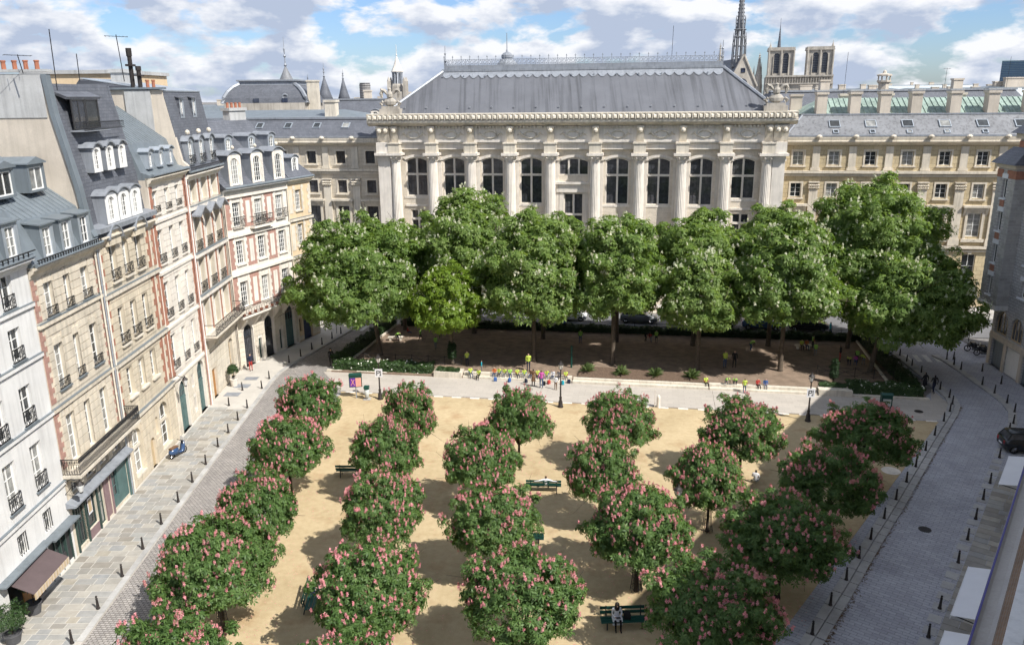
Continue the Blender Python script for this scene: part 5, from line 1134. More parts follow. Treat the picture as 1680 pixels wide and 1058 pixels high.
aerial(52, 130, 24.5, 6.5, 'thin mast just right of the cathedral towers', 0); aerial(98, 165, 25, 6.5, 'tall bare mast near the glass office tower', 0); aerial(78, 150, 25.5, 3.6, 'aerial with crossbars on the lead penthouse', 5, .2); aerial(21.5, 112, 27.5, 6.2, 'hair-thin mast behind the palace ridge', 0)
# ================================================================ the right-hand row
AR = R(-95.4); OR = (45.37, 72.95)
rg = empty('granite_house', (OR[0], OR[1], 0), AR); tag(rg, 'grey granite block house with corner oriel and arched windows at the right edge', 'house')
W = 26.0
ops = [(.55, 2.75, 3.3, 5.5, 1.1), (3.2, 5.4, 3.3, 5.5, 1.1), (5.9, 8.1, 3.3, 5.5, 1.1), (.5, 2.6, .1, 2.6), (3.1, 5.5, .1, 2.6), (6.0, 8.2, .1, 2.6)]
up = []
for z in (7.4, 10.3, 13.2, 16.0):
    for u in (4.6, 8.2, 11.8): up.append((u-.75, u+.75, z, z+1.5))
b = MB(); b.wall(-.02, W, 0, 21.3, ops+up, 0, .3); b.poly([(0, 0, 0), (0, 0, 21.3), (0, 14, 21.3), (0, 14, 0)]); b.poly([(W, 0, 0), (W, 14, 0), (W, 14, 21.3), (W, 0, 21.3)]); b.poly([(0, 14, 0), (0, 14, 21.3), (W, 14, 21.3), (W, 14, 0)]); b.build('wall', 'granite_blocks', rg)
for o in ops[:3]:
    add_window(rg, (o[0]+o[1])/2, o[2], 2.2, 2.2, .2, rows=1, cols=4, rise=1.1, paint='pale_wood', fr=.12, pane='pane_dark')
piece('lintel_beam', rg, 'party_render', 0, W, -.12, .05, 2.75, 3.1); piece('sill_band', rg, 'party_render', 0, W, -.08, .05, 3.12, 3.26)
for u in (.0, 2.7, 5.6, 8.3): piece('pier', rg, 'party_render', u, u+.42, -.08, .05, .1, 2.74)
piece('garage_door', rg, 'zinc', .5, 2.6, .2, .28, .1, 2.6); piece('garage_door', rg, 'white_paint', 3.1, 4.28, .1, .2, .1, 2.55); piece('garage_door', rg, 'white_paint', 4.3, 5.5, .1, .2, .1, 2.55); piece('garage_door', rg, 'zinc', 6.0, 8.2, .2, .28, .1, 2.6)
for o in up: add_window(rg, (o[0]+o[1])/2, o[2], 1.5, 1.5, .22, rows=1, cols=2); piece('lintel', rg, 'awning_white', o[0]-.2, o[1]+.2, -.06, .05, o[3]+.003, o[3]+.35); piece('sill', rg, 'awning_white', o[0]-.2, o[1]+.2, -.16, .05, o[2]-.14, o[2]-.003)
# oriel with its own front, narrow windows, brick panels and lead roof
ol = []
for z in (6.9, 9.85, 12.8, 15.75): ol.append((-.75, -.05, z, z+1.75))
b = MB(); b.wall(-1.0, 2.2, 6.15, 18.4, [(o[0]+.9, o[1]+.9, o[2], o[3]) for o in ol], -1.05, .25)
b.poly([(-1.0, -1.05, 6.15), (-1.0, .6, 6.15), (-1.0, .6, 18.4), (-1.0, -1.05, 18.4)]); b.poly([(2.2, -1.05, 6.15), (2.2, 0, 6.15), (2.2, 0, 18.4), (2.2, -1.05, 18.4)]); orl = b.build('oriel', 'granite_blocks', rg)
b = MB(); b.box(-1.1, 2.32, -1.17, 0, 5.75, 6.15); b.build('oriel_base', 'white_render', rg)
for o in ol:
    u = (o[0]+o[1])/2+.9; add_window(rg, u, o[2], .7, 1.75, -.88, rows=1, cols=1); piece('lintel', rg, 'awning_white', u-.5, u+.5, -1.12, -1.0, o[3]+.003, o[3]+.42); piece('sill', rg, 'awning_white', u-.48, u+.48, -1.2, -1.0, o[2]-.13, o[2]-.003)
    if o[2] > 7: piece('brick_panel', rg, 'brick_red', u-.36, u+.36, -1.1, -1.0, o[2]-.75, o[2]-.14)
piece('brick_band', rg, 'brick_red', -1.04, .02, -1.09, -1.0, 17.55, 18.25); piece('brick_band', rg, 'brick_red', .72, 2.24, -1.09, -1.0, 17.55, 18.25); piece('brick_band', rg, 'brick_red', 2.15, 2.24, -.999, 0, 17.55, 18.25)
piece('oriel_cornice', rg, 'party_render', -1.15, 2.35, -1.25, .0, 18.4, 18.75)
b = MB(); b.rings([[(-1.5, -1.6, 18.78), (2.75, -1.6, 18.78), (2.75, 0, 18.78), (-1.5, 0, 18.78)], [(-.6, -.25, 20.2), (2.0, -.25, 20.2), (2.0, 0, 20.2), (-.6, 0, 20.2)]]); b.build('oriel_roof', 'slate', rg)
# single granite blocks over the visible faces of the oriel
zz = 6.17; k = 0
while zz < 17.4:
    x = -1.0+(.3 if k % 2 else 0)
    while x < 2.15:
        w = random.uniform(.42, .7); x1 = min(x+w, 2.2); z1 = zz+.29
        if not any(o[0]+.9-.16 < x1 and x < o[1]+.9+.16 and o[2]-.8 < z1 and zz < o[3]+.44 for o in ol): piece('stone_block', orl, 'granite_kerb', x+.01, x1-.01, -1.075, -1.02, zz+.01, z1-.012)
        x = x1
    y_ = -1.05
    while y_ < -.05:
        y1 = min(y_+random.uniform(.4, .65), 0); piece('stone_block', orl, 'granite_kerb', 2.16, 2.225, y_+.01, y1-.01, zz+.01, zz+.278); y_ = y1
    zz += .29; k += 1
piece('brick_band', rg, 'brick_red', -.02, W, -.06, .05, 20.1, 20.75); piece('cornice', rg, 'party_render', -.2, W, -.35, .1, 20.95, 21.4)
b = MB(); b.rings([[(-.6, -.7, 21.42), (W, -.7, 21.42), (W, 14.4, 21.42), (-.6, 14.4, 21.42)], [(2.5, 3.2, 25.4), (W, 3.2, 25.4), (W, 11, 25.4), (2.5, 11, 25.4)]]); b.build('roof', 'slate', rg)
# near row along the right street: gutter, brick attic wall, coping and roof; mostly out of frame but it shades the street
AN = math.atan2(-SR.y, -SR.x); on = BO+SR*13.3+NR*3.4
rn = empty('near_right_house', (on.x, on.y, 0), AN); tag(rn, 'near right-hand house with blue-edged gutter, brown tile verge and pale coping', 'house')
W = 44
b = MB(); b.wall(0, W, 0, 14, [(1+i*3.2, 2.6+i*3.2, z, z+2.2) for i in range(13) for z in (4.2, 7.6, 10.9)], 0, .3); b.poly([(0, 0, 0), (0, 0, 14), (0, 12, 14), (0, 12, 0)]); b.poly([(W, 0, 0), (W, 12, 0), (W, 12, 14), (W, 0, 14)]); b.build('wall', 'cream_stone', rn)
for i in range(13):
    for z in (4.2, 7.6, 10.9): add_window(rn, 1.8+i*3.2, z, 1.6, 2.2, .2)
b = MB(); b.extr([(-.36, 14.02), (-.42, 13.9), (-.3, 13.78), (0, 13.78), (0, 14.0), (-.1, 13.92), (-.3, 13.92)], 0, W); gt = b.build('gutter', 'light_pave', rn)
piece('gutter_edge', gt, 'gutter_blue', 0, W, -.40, -.355, 13.96, 14.05)
b = MB(); b.extr([(-.06, 13.9), (.24, 14.38), (.24, 13.8)], 0, W); b.build('tile_verge', 'brick_wall', rn)
b = MB(); b.box(0, W, .2, .52, 14.36, 14.52); b.build('coping', 'white_render', rn); b = MB(); b.box(0, W, .53, 1.2, 14.3, 14.48); b.build('ledge', 'white_render', rn)
b = MB(); b.extr([(1.21, 14.3), (1.3, 15.5), (2.0, 20.5), (4.0, 22.8), (9, 23), (12, 14), (.3, 14)], 0, W); b.build('roof', 'zinc', rn)
om = BO+SR*13.25+NR*3.45; rm = empty('middle_right_house', (om.x, om.y, 0), AN); tag(rm, 'taller house standing between the near gutter and the granite house', 'house')
b = MB(); b.box(-20.5, -.02, 0, 12, 0, 18.5); b.build('wall', 'cream_stone', rm); b = MB(); b.extr([(-.3, 18.5), (2.5, 22.5), (9, 23), (12, 18.5)], -20.5, -.02); b.build('roof', 'slate', rm)
for i in range(5):
    for z in (3.9, 7.4, 10.9, 14.4): add_window(rm, -18.6+i*3.9, z, 1.2, 2.3, -.06)
# awnings of the cafes
for s0, s1, lab in ((13.3, 18.0, 'white awning beside the parked black car'), (-2.0, 2.7, 'white awning in the middle of the right pavement'), (-9.0, -3.3, 'white awning at the bottom right corner')):
    c = BO+SR*s1+NR*3.4; w = s1-s0; o = empty('cafe_awning', (c.x, c.y, 0), AN); tag(o, lab, 'awning', 'white awnings of the right-hand row')
    b = MB(); b.rings([[(0, -.02, 3.35), (w, -.02, 3.35), (w, -.02, 3.38), (0, -.02, 3.38)], [(0, -2.45, 2.85), (w, -2.45, 2.85), (w, -2.45, 2.88), (0, -2.45, 2.88)]]); b.build('canvas', 'awning_white', o)
    b = MB(); b.box(0, w, -2.48, -2.455, 2.68, 2.89); b.build('valance', 'awning_white', o)
    for x in (.15, w-.15): b = MB(); b.tube([(x, -.1, 2.6), (x, -2.4, 2.83)], .025, 5); b.build('awning_arm', 'iron', o)
lb = empty('wall_lamp_bracket', rs(9.5, 2.9)+(0,)); tag(lb, 'black square-armed lamp bracket beside the right-hand gutter', 'bracket')
b = MB(); b.tube([(0, 0, .1), (0, 0, 3.4), (.6, -.4, 3.4)], .05, 5); b.build('bracket_arm', 'iron', lb)
# ================================================================ trees and plants
def leaf_mesh(name, P, A, size, m, rg, blades=5, droop=.35, wid=.17):
    """palmate leaves: kite-shaped blades fanned round the axis A at each point P"""
    n = len(P); up = np.array([0, 0, 1.0])
    A = A/np.linalg.norm(A, axis=1, keepdims=True)
    t = np.cross(A, rg.normal(size=(n, 3))); t /= np.linalg.norm(t, axis=1, keepdims=True); s = np.cross(A, t)
    tm = []
    for k in range(blades):
        a = math.radians(-110+220*k/(blades-1)) if blades > 1 else 0; c, d = math.cos(a), math.sin(a); L_ = 1 if abs(a) < 1 else .8
        for r_, w, z in ((.04, 0, 0), (.6*L_, wid, -.05), (L_, 0, -droop), (.6*L_, -wid, -.05)): tm.append((r_*c-w*d, r_*d+w*c, z))
    tm = np.array(tm); sz = (size*rg.uniform(.7, 1.25, n))[:, None, None]
    V = P[:, None, :]+sz*(tm[None, :, 0:1]*t[:, None, :]+tm[None, :, 1:2]*s[:, None, :]+tm[None, :, 2:3]*A[:, None, :])
    V = V.reshape(-1, 3); nf = n*blades; me = bpy.data.meshes.new(name)
    me.vertices.add(len(V)); me.vertices.foreach_set('co', V.astype(np.float32).ravel()); me.loops.add(nf*4); me.loops.foreach_set('vertex_index', np.arange(nf*4, dtype=np.int32))
    me.polygons.add(nf); me.polygons.foreach_set('loop_start', np.arange(0, nf*4, 4, dtype=np.int32)); me.materials.append(MATS[m]); me.update(calc_edges=True)
    return me
def unit(v): return v/np.linalg.norm(v, axis=1, keepdims=True)
def crown(rg, rx, z0, z1, nl, nleaf, lob=.36, flat=.45, cx=0, cy=0):
    """leaf positions on overlapping lobes that make up an uneven dome"""
    zc = z0+(z1-z0)*flat; d = unit(rg.normal(size=(nl*4, 3))); d = d[d[:, 2] > -.42][:nl]
    ru, rd = z1-zc, zc-z0; lr = rx*lob*rg.uniform(.55, 1.2, len(d)); k = rg.uniform(.70, 1.12, len(d)); k[::9] *= 1.16
    R_ = np.stack([np.maximum(rx-lr, .2), np.maximum(rx-lr, .2), np.where(d[:, 2] > 0, ru-lr*.75, rd-lr*.5)], 1); C = d*R_*k[:, None]+np.array([cx, cy, zc])
    ns = nl//2; ds = unit(rg.normal(size=(ns*3, 3))); ds = ds[ds[:, 2] > -.12][:ns]; ls = rx*rg.uniform(.09, .17, len(ds)); ks = rg.uniform(.98, 1.2, len(ds))     # sprays poking out of the outline
    Cs = ds*np.stack([np.full(len(ds), rx), np.full(len(ds), rx), np.where(ds[:, 2] > 0, ru, rd)], 1)*.93*ks[:, None]+np.array([cx, cy, zc])
    C, lr, d = np.vstack([C, Cs]), np.concatenate([lr, ls]), np.vstack([d, ds]); wgt = lr**1.7/np.sum(lr**1.7); idx = rg.choice(len(d), nleaf, p=wgt); q = unit(rg.normal(size=(nleaf, 3))+d[idx]*.55+np.array([0, 0, .25]))
    rad = lr[idx]*rg.uniform(.05, 1, nleaf)**.42*rg.uniform(.92, 1.12, nleaf); P = C[idx]+q*rad[:, None]*np.array([1, 1, .82])
    A = unit(q*.8+d[idx]*.35+np.array([0, 0, .55])+rg.normal(size=(nleaf, 3))*.42)
    m = int(nleaf*.3); e = unit(rg.normal(size=(m*3, 3))); e = e[e[:, 2] > -.45][:m]; rr = rg.uniform(.70, 1.0, len(e))*(1+.10*np.sin(e[:, 0]*7+e[:, 2]*5)*np.sin(e[:, 1]*6+1))     # loose leaves that close the gaps between lobes
    P[:len(e)] = e*rr[:, None]*np.stack([np.full(len(e), rx*.93), np.full(len(e), rx*.93), np.where(e[:, 2] > 0, ru, rd)], 1)+np.array([cx, cy, zc]); A[:len(e)] = unit(e*.7+np.array([0, 0, .6])+rg.normal(size=(len(e), 3))*.45)
    return P, A, C, lr, d
def blossoms(name, rg, C, lr, d, n, h, m, np_=18):
    w = lr**2*(d[:, 2]+1.1).clip(.1); idx = rg.choice(len(C), n, p=w/w.sum()); q = unit(rg.normal(size=(n, 3))*.75+d[idx]*.9+np.array([0, 0, .55]))
    B = C[idx]+q*(lr[idx]*1.02)[:, None]*np.array([1, 1, .85]); ax = unit(np.array([0, 0, 1.0])+q*.45)
    t = rg.uniform(0, 1, (n, np_)); hh = h*rg.uniform(.75, 1.25, n)[:, None]; r_ = .34*h*(1-t*.8); a = rg.uniform(0, 6.283, (n, np_))
    P = B[:, None, :]+ax[:, None, :]*(t*hh)[..., None]+np.stack([r_*np.cos(a), r_*np.sin(a), np.zeros_like(a)], -1)
    A = np.stack([np.cos(a), np.sin(a), rg.uniform(.1, .9, a.shape)], -1)
    return leaf_mesh(name, P.reshape(-1, 3), A.reshape(-1, 3), h*.42, m, rg, 3, .1, .3)
def limbs(rg, C, base_r, fork, cx=0, cy=0, n=14, lean=(0, 0)):
    b = MB(); top = Vector((lean[0], lean[1], fork))
    b.tube([(0, 0, -.05), (0, 0, .25), (lean[0]*.4, lean[1]*.4, fork*.5), top], [base_r*1.45, base_r*1.05, base_r*.9, base_r*.85], 8)
    for i in rg.choice(len(C), min(n, len(C)), replace=False):
        e = Vector(C[i]); m1 = top.lerp(e, .5)+Vector((0, 0, .12*(e-top).length)); b.tube([top, m1, e], [base_r*.6, base_r*.32, base_r*.1], 5)
        for _ in range(2): f = e+Vector(rg.normal(size=3)*.8); b.tube([m1.lerp(e, .5), f], [base_r*.16, base_r*.05], 4)
    return b
PINK = []
for i in range(5):
    rg = np.random.default_rng(20+i); P, A, C, lr, d = crown(rg, 3.0, 1.9, 6.15, 56, 7000, .30, .36)
    lm = leaf_mesh('crown', P, A, .235, 'leaf_pink', rg); bm_ = blossoms('blossom', rg, C, lr, d, 430, .19, 'blossom_pink', 13); tm_ = limbs(rg, C, .13, 1.75).mesh('trunk', 'bark', True)
    PINK.append((tm_, lm, bm_))
def tree(name, label, group, me, loc, sx, sz, rz):
    r_ = empty(name, (*loc, .02), rz); tag(r_, label, 'tree', group); q = random.uniform(.9, 1.1) if len(me[1].polygons) < 36000 else 1; r_.scale = (sx*q, sx/q, sz)
    for nm, m_ in zip(('trunk', 'crown', 'blossom'), me):
        o = link(nm, m_, r_)
        if nm != 'trunk': o['kind'] = 'stuff'
    return r_
pk = [(-14.75, 54.6, 6.0, 6.2, 'back row, far left, beside the noticeboard'), (-14.4, 47.2, 5.9, 6.2, 'left edge of the square, second row from the back'), (-13.9, 39.4, 5.6, 6.1, 'left edge of the square, third row from the back'),
      (-14.3, 33.9, 7.2, 6.3, 'large and low beside the cobbles, its trunk showing at bottom left'), (-13.6, 26.6, 6.6, 6.3, 'cut by the bottom edge at the left'), (-7.25, 52.8, 5.0, 6.2, 'back row, second from the left'),
      (-7.95, 46.8, 5.5, 6.2, 'second line from the left, just behind a half-hidden bench'), (-7.2, 39.0, 5.6, 6.2, 'second line from the left, third row from the back'), (-6.7, 31.8, 6.3, 6.3, 'second line from the left, frontmost whole tree'),
      (-6.6, 25.6, 6.0, 6.0, 'only its tips showing at the bottom edge'), (.4, 51.6, 5.0, 6.2, 'back row, middle, left of the lamp post'), (-2.0, 45.2, 5.6, 6.2, 'left of the bench with the reclining sitter'),
      (-1.0, 37.6, 5.7, 6.2, 'middle of the square with a bench under its right side'), (.3, 31.0, 6.5, 6.3, 'frontmost in the middle at the bottom edge'), (7.3, 51.0, 6.1, 6.2, 'back row, right of the middle lamp post'),
      (5.3, 43.2, 5.0, 6.3, 'narrow one just right of the reclining sitter'), (6.35, 36.75, 6.5, 6.5, 'caged trunk showing, above the woman on the bench'), (15.1, 49.0, 6.5, 6.2, 'back row, left of the right-hand lamp post'),
      (11.45, 42.6, 5.5, 6.0, 'caged trunk showing, half in the shade on the right'), (13.5, 36.0, 7.4, 6.3, 'broad dark one in the shade right of the lamp'), (8.55, 30.3, 6.7, 6.3, 'frontmost on the right, beside the woman on the bench'),
      (22.9, 48.1, 6.8, 6.3, 'back row, far right, in the shade by the litter bin'), (17.95, 41.75, 6.6, 6.2, 'rightmost in the second row, shaded, nearest the kerb bollards')]
for i, (x, y, w, h, lab) in enumerate(pk): tree('pink_chestnut', 'pink-blossomed chestnut, '+lab, 'pink chestnuts in the sand square', PINK[(i*3+1) % 5], (x, y), w/7.5, h/6.75, (i*1.7) % 6.28)
def big(name, label, x, y, h, w, zb, seed, leaf='leaf_white', off=(0, 0), nleaf=6500, nb=330, size=.40, nl=60, r=.24):
    rg = np.random.default_rng(seed); P, A, C, lr, d = crown(rg, w/2*.96, zb-.4, h*.955, int(nl*1.5), int(nleaf*1.9), .27, .38, off[0], off[1])
    ms = [limbs(rg, C, r, zb+1.2, n=18, lean=(off[0]*.2, off[1]*.2)).mesh('trunk', 'bark_pale', True), leaf_mesh('crown', P, A, size, leaf, rg, 5)]
    if nb: ms.append(blossoms('blossom', rg, C, lr, d, int(nb*1.35), .30, 'blossom_white', 6))
    return tree(name, label, 'tall chestnuts of the garden', ms, (x, y), 1, 1, 0)
big('white_chestnut', 'tall white-flowering chestnut at the left corner of the garden', -13.25, 77.0, 14.4, 12.4, 2.6, 41, off=(-2.0, -.3), nleaf=8500, nb=460)
big('white_chestnut', 'small bright yellow-green chestnut with an ivy-clad trunk at the front left', -5.8, 73.75, 10.2, 7.6, 3.4, 42, 'leaf_lime', off=(-.3, 0), nleaf=3600, nb=120, r=.2)
big('white_chestnut', 'tallest chestnut on the left, behind the yellow-green one', -4.15, 84.3, 15.3, 12.2, 4.0, 43, nleaf=8000, nb=380, off=(-.6, 0))
big('white_chestnut', 'white-flowering chestnut behind the seated row of children', 2.1, 74.4, 14.8, 10.8, 3.2, 44, nleaf=7500, nb=420)
big('white_chestnut', 'chestnut with a straight trunk behind the spiky plants', 9.6, 73.2, 14.6, 8.8, 4.2, 45, nleaf=5800, nb=300)
big('white_chestnut', 'chestnut in the back row right behind the straight trunk', 10.9, 80.6, 13.9, 9.0, 4.0, 46, 'leaf_white', nb=100)
big('white_chestnut', 'shorter chestnut in front of the columns, right of centre', 17.3, 71.4, 11.8, 7.7, 3.6, 47, nleaf=4600, nb=230)
big('white_chestnut', 'back-row chestnut below the three right-hand windows of the palace', 18.6, 79.0, 14.2, 10.5, 4.0, 48, 'leaf_white', nb=40)
big('white_chestnut', 'dense white-flowering chestnut above the red-dressed child', 24.9, 70.8, 14.3, 10.0, 4.0, 49, nleaf=7000, nb=470)
big('white_chestnut', 'back-row chestnut under the right corner of the palace', 26.2, 78.6, 14.6, 10.0, 4.4, 50, nb=120)
big('white_chestnut', 'tallest and broadest chestnut, in front of the yellow wing', 33.9, 77.5, 17.2, 14.0, 4.0, 51, off=(1.8, .5), nleaf=10500, nb=520, nl=80)
big('white_chestnut', 'dark shaded chestnut leaning over the right-hand street corner', 33.0, 70.2, 11.4, 11.4, 2.6, 52, 'leaf_white', off=(3.0, .2), nleaf=7500, nb=330)
big('white_chestnut', 'back-row chestnut behind the seated children', 3.3, 82.0, 14.0, 10.0, 4.2, 53, nb=120)
big('white_chestnut', 'rear left chestnut beside the street behind the corner tree', -11.9, 86.0, 12.6, 8.5, 4.0, 54, nleaf=4500, nb=140)
# iron cages round two trunks
for (x, y, lab) in ((6.35, 36.75, 'iron cage round the trunk above the bench woman'), (11.45, 42.6, 'iron cage round the half-shaded trunk on the right'), (-14.3, 33.9, 'iron cage round the trunk at bottom left')):
    b = MB()
    for k in range(10): a = 2*math.pi*k/10; b.tube([(.32*math.cos(a), .32*math.sin(a), .03), (.24*math.cos(a), .24*math.sin(a), .7), (.2*math.cos(a), .2*math.sin(a), 1.5), (.3*math.cos(a), .3*math.sin(a), 1.7)], .014, 4)
    for z, r_ in ((.25, .3), (.9, .23), (1.5, .21)): b.tube([(r_*math.cos(t), r_*math.sin(t), z) for t in np.linspace(0, 6.283, 13)], .014, 4)
    o = b.build('tree_guard', 'iron'); o.location = (x, y, .02); tag(o, lab, 'tree guard', 'iron tree guards')
# hedges: dark twiggy core and a skin of small leaves
def hedge(name, label, p0, p1, w, h, n, m='leaf_hedge', z=.1, size=.13, flowers=None, nf=0, cat='hedge'):
    p0, p1 = Vector(p0), Vector(p1); ln = (p1-p0).length; r_ = empty(name, (p0.x, p0.y, z), math.atan2(p1.y-p0.y, p1.x-p0.x)); tag(r_, label, cat)
    b = MB(); k = max(3, int(ln/1.0)); rg = np.random.default_rng(int(abs(p0.x*13+p0.y*7)))
    b.rings([[(ln*i/k, -w*.36, 0), (ln*i/k, w*.36, 0), (ln*i/k, w*.30, h*.82*rg.uniform(.9, 1.03)), (ln*i/k, -w*.30, h*.82*rg.uniform(.9, 1.03))] for i in range(k+1)]); b.build('twigs', 'leaf_dark', r_)
    u = rg.uniform(0, ln, n); f = rg.uniform(0, 1, n); side = rg.choice([-1, 1], n); top = f < .55; hv = h*(1+.12*np.sin(u*2.1)+.08*np.sin(u*5.3+1))
    P = np.stack([u, np.where(top, rg.uniform(-.5, .5, n)*w, side*w*rg.uniform(.40, .52, n)), np.where(top, hv*rg.uniform(.82, 1.06, n), hv*rg.uniform(.05, 1, n))], 1)
    A = np.stack([rg.normal(size=n)*.4, np.where(top, rg.normal(size=n)*.5, side), np.where(top, 1.0, .5)], 1); o = link('leaves', leaf_mesh('leaves', P, A, size, m, rg, 4, .2, .28), r_); o['kind'] = 'stuff'
    if flowers:
        j = rg.choice(n, nf); o = link('flowers', leaf_mesh('flowers', P[j]+np.array([0, 0, .06]), A[j], .10, flowers, rg, 4, .1, .4), r_); o['kind'] = 'stuff'
    return r_
hedge('clipped_hedge', 'clipped hedge along the left side of the garden', (-17.0, 73.6), (-13.6, 88.2), 1.1, .95, 3600)
hedge('flowering_border', 'loose pale-flowering shrubs along the garden front on the left', (-16.9, 73.3), (-7.5, 71.7), 1.5, .75, 3200, 'leaf_hedge', .1, .16, 'flower_white', 110, 'shrubs')
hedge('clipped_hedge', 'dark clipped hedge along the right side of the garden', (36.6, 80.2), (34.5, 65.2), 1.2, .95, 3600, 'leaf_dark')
hedge('flowering_border', 'shaded shrubs with white flowers along the garden front on the right', (29.0, 65.5), (34.9, 64.4), 1.5, .8, 2400, 'leaf_hedge', .1, .16, 'flower_white', 80, 'shrubs')
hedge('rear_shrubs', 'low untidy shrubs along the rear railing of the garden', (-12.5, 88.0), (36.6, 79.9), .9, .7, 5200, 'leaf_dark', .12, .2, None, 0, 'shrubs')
hedge('planter_plants', 'low grey-green plants in the stone block planter on the left', (-7.0, 71.0), (-4.9, 70.6), .7, .3, 260, 'leaf_hedge', .5, .14, None, 0, 'plants')
hedge('planter_plants', 'low plants in the stone block planter beside the right lamp post', (26.6, 65.7), (28.8, 65.3), .6, .3, 260, 'leaf_hedge', .5, .14, None, 0, 'plants')
for i, (x, y) in enumerate(((6.95, 70.6), (10.0, 69.75), (13.0, 69.2), (16.2, 68.6))):
    rg = np.random.default_rng(70+i); n = 70; a = rg.uniform(0, 6.283, n); el = rg.uniform(.15, 1.45, n); b = MB()
    for k in range(n):
        c, s, L_ = math.cos(a[k]), math.sin(a[k]), rg.uniform(.7, 1.1); r1_, z1_ = L_*math.cos(el[k]), L_*math.sin(el[k])
        b.poly([(-s*.035, c*.035, .1), (s*.035, -c*.035, .1), (c*r1_*.6+s*.03, s*r1_*.6-c*.03, z1_*.72+.1), (c*r1_, s*r1_, z1_*.9), (c*r1_*.6-s*.03, s*r1_*.6+c*.03, z1_*.72+.1)])
    o = b.build('yucca', 'leaf_yucca'); o.location = (x, y, .3); o.scale = (1.05,)*3; tag(o, ['leftmost spiky yucca in the mulched bed', 'second spiky yucca from the left in the mulched bed', 'third and largest spiky yucca in the mulched bed', 'rightmost spiky yucca in the mulched bed'][i], 'plant', 'yuccas in the bed')
rg = np.random.default_rng(81); P, A, C, lr, d = crown(rg, .42, .1, 2.3, 30, 1300, .5, .4)
cy_ = empty('clipped_cypress', (28.5, 67.3, .15)); tag(cy_, 'narrow dark clipped cypress beside the right planter', 'shrub'); b = MB(); b.tube([(0, 0, 0), (0, 0, 1.9)], [.1, .03], 6); b.build('trunk', 'bark', cy_); o = link('foliage', leaf_mesh('foliage', P, A, .12, 'leaf_dark', rg, 4), cy_); o['kind'] = 'stuff'
rg = np.random.default_rng(82); P, A, C, lr, d = crown(rg, .45, .1, 2.4, 30, 1500, .5, .4); iv = link('ivy_column', leaf_mesh('ivy_column', P, A, .14, 'leaf_dark', rg, 4)); iv.location = (-5.8, 73.7, .2); tag(iv, 'dark ivy clothing the trunk of the yellow-green chestnut', 'ivy')
def potted(name, label, x, y, hp, rp, rc, zc, m, seed, stem=True, potm='pot_grey'):
    r_ = empty(name, (x, y, .12)); tag(r_, label, 'potted plant'); b = MB(); b.lathe([(rp*.72, 0), (rp*.98, hp*.9), (rp*1.06, hp*.92), (rp*1.06, hp), (rp*.9, hp), (rp*.88, hp*.9)], n=16); b.build('pot', potm, r_)
    b = MB(); b.tube([(0, 0, hp*.7), (.03, 0, zc)], .03, 6); b.build('stem', 'bark', r_); rg = np.random.default_rng(seed); P, A, C, lr, d = crown(rg, rc, zc-rc, zc+rc, 16, 700, .5, .5); o = link('foliage', leaf_mesh('foliage', P, A, .12, m, rg, 4), r_); o['kind'] = 'stuff'
potted('potted_tree', 'small tree in a round grey pot by the awning door', -24.3, 35.3, .62, .38, .5, 1.6, 'leaf_hedge', 91)
potted('topiary_ball', 'clipped ball bush in a tub before the narrow red-pier house', -25.1, 68.4, .7, .35, .55, 1.5, 'leaf_hedge', 92, potm='white_stone')
potted('door_shrub', 'leafy shrub beside the orange door at the bottom left corner', -24.0, 33.0, .5, .4, .85, 1.3, 'leaf_hedge', 93)
rg = np.random.default_rng(95); n = 900; s_ = rg.uniform(-4, 34, n); p_ = -5.85+np.abs(rg.normal(size=n))*.28; bl = np.array([rs(a, c) for a, c in zip(s_, p_)])
pts = np.array([(12.5, 30.72)])+np.outer(rg.uniform(0, 40, n), [.604, .797])+np.outer(np.abs(rg.normal(size=n))*.13+.60, [.797, -.604]); o = link('leaf_litter', leaf_mesh('leaf_litter', np.column_stack([pts, np.full(n, .02)]), np.tile([0, 0, 1.0], (n, 1))+rg.normal(size=(n, 3))*.2, .08, 'leaf_litter', rg, 3, .1, .4)); o['kind'] = 'stuff'; tag(o, 'brown fallen leaves along the kerb of the right-hand street', 'leaf litter')
n = 5200; ti = rg.integers(0, len(pk), n); q = rg.normal(size=(n, 2))*1.75; P = np.array([(pk[i][0], pk[i][1]) for i in ti])+q; k = (P[:, 0] > -15.6) & (P[:, 0] < (P[:, 1]-33)*.76+13.6); P = P[k]
o = link('fallen_petals', leaf_mesh('fallen_petals', np.column_stack([P, np.full(len(P), .028)]), np.tile([0, 0, 1.0], (len(P), 1))+rg.normal(size=(len(P), 3))*.15, .045, 'blossom_pink', rg, 3, .1, .4)); o['kind'] = 'stuff'; tag(o, 'pink petals fallen on the sand under the trees', 'petals')
# ================================================================ street furniture
b = MB(); b.lathe([(.10, 0), (.10, .05), (.075, .09), (.062, .34), (.052, .56), (.062, .585), (.062, .61), (.035, .63), (.03, .65), (.055, .68), (.058, .715), (.035, .75), (.008, .765)], n=10); BOL = b.mesh('bollard', 'bollard_iron', True)
def bollards(pts, where, group, z=.12, ordlab='counted from the bottom edge'):
    for i, (x, y) in enumerate(pts):
        o = link('bollard', BOL); o.location = (x, y, z); o.rotation_euler = (random.uniform(-.03, .03), random.uniform(-.03, .03), 0); tag(o, '%s dark iron bollard %s' % (ORD[i], where), 'bollard', group)
bollards([(-21.16, 32.87), (-21.24, 35.57), (-21.35, 38.44), (-21.43, 41.19), (-21.54, 44.0), (-21.59, 46.75), (-21.75, 49.55), (-21.83, 52.26), (-22.01, 55.25), (-22.11, 57.84), (-22.2, 60.4), (-22.27, 63.03), (-22.43, 67.7), (-22.51, 70.28)], 'along the left pavement kerb', 'bollards along the left kerb')
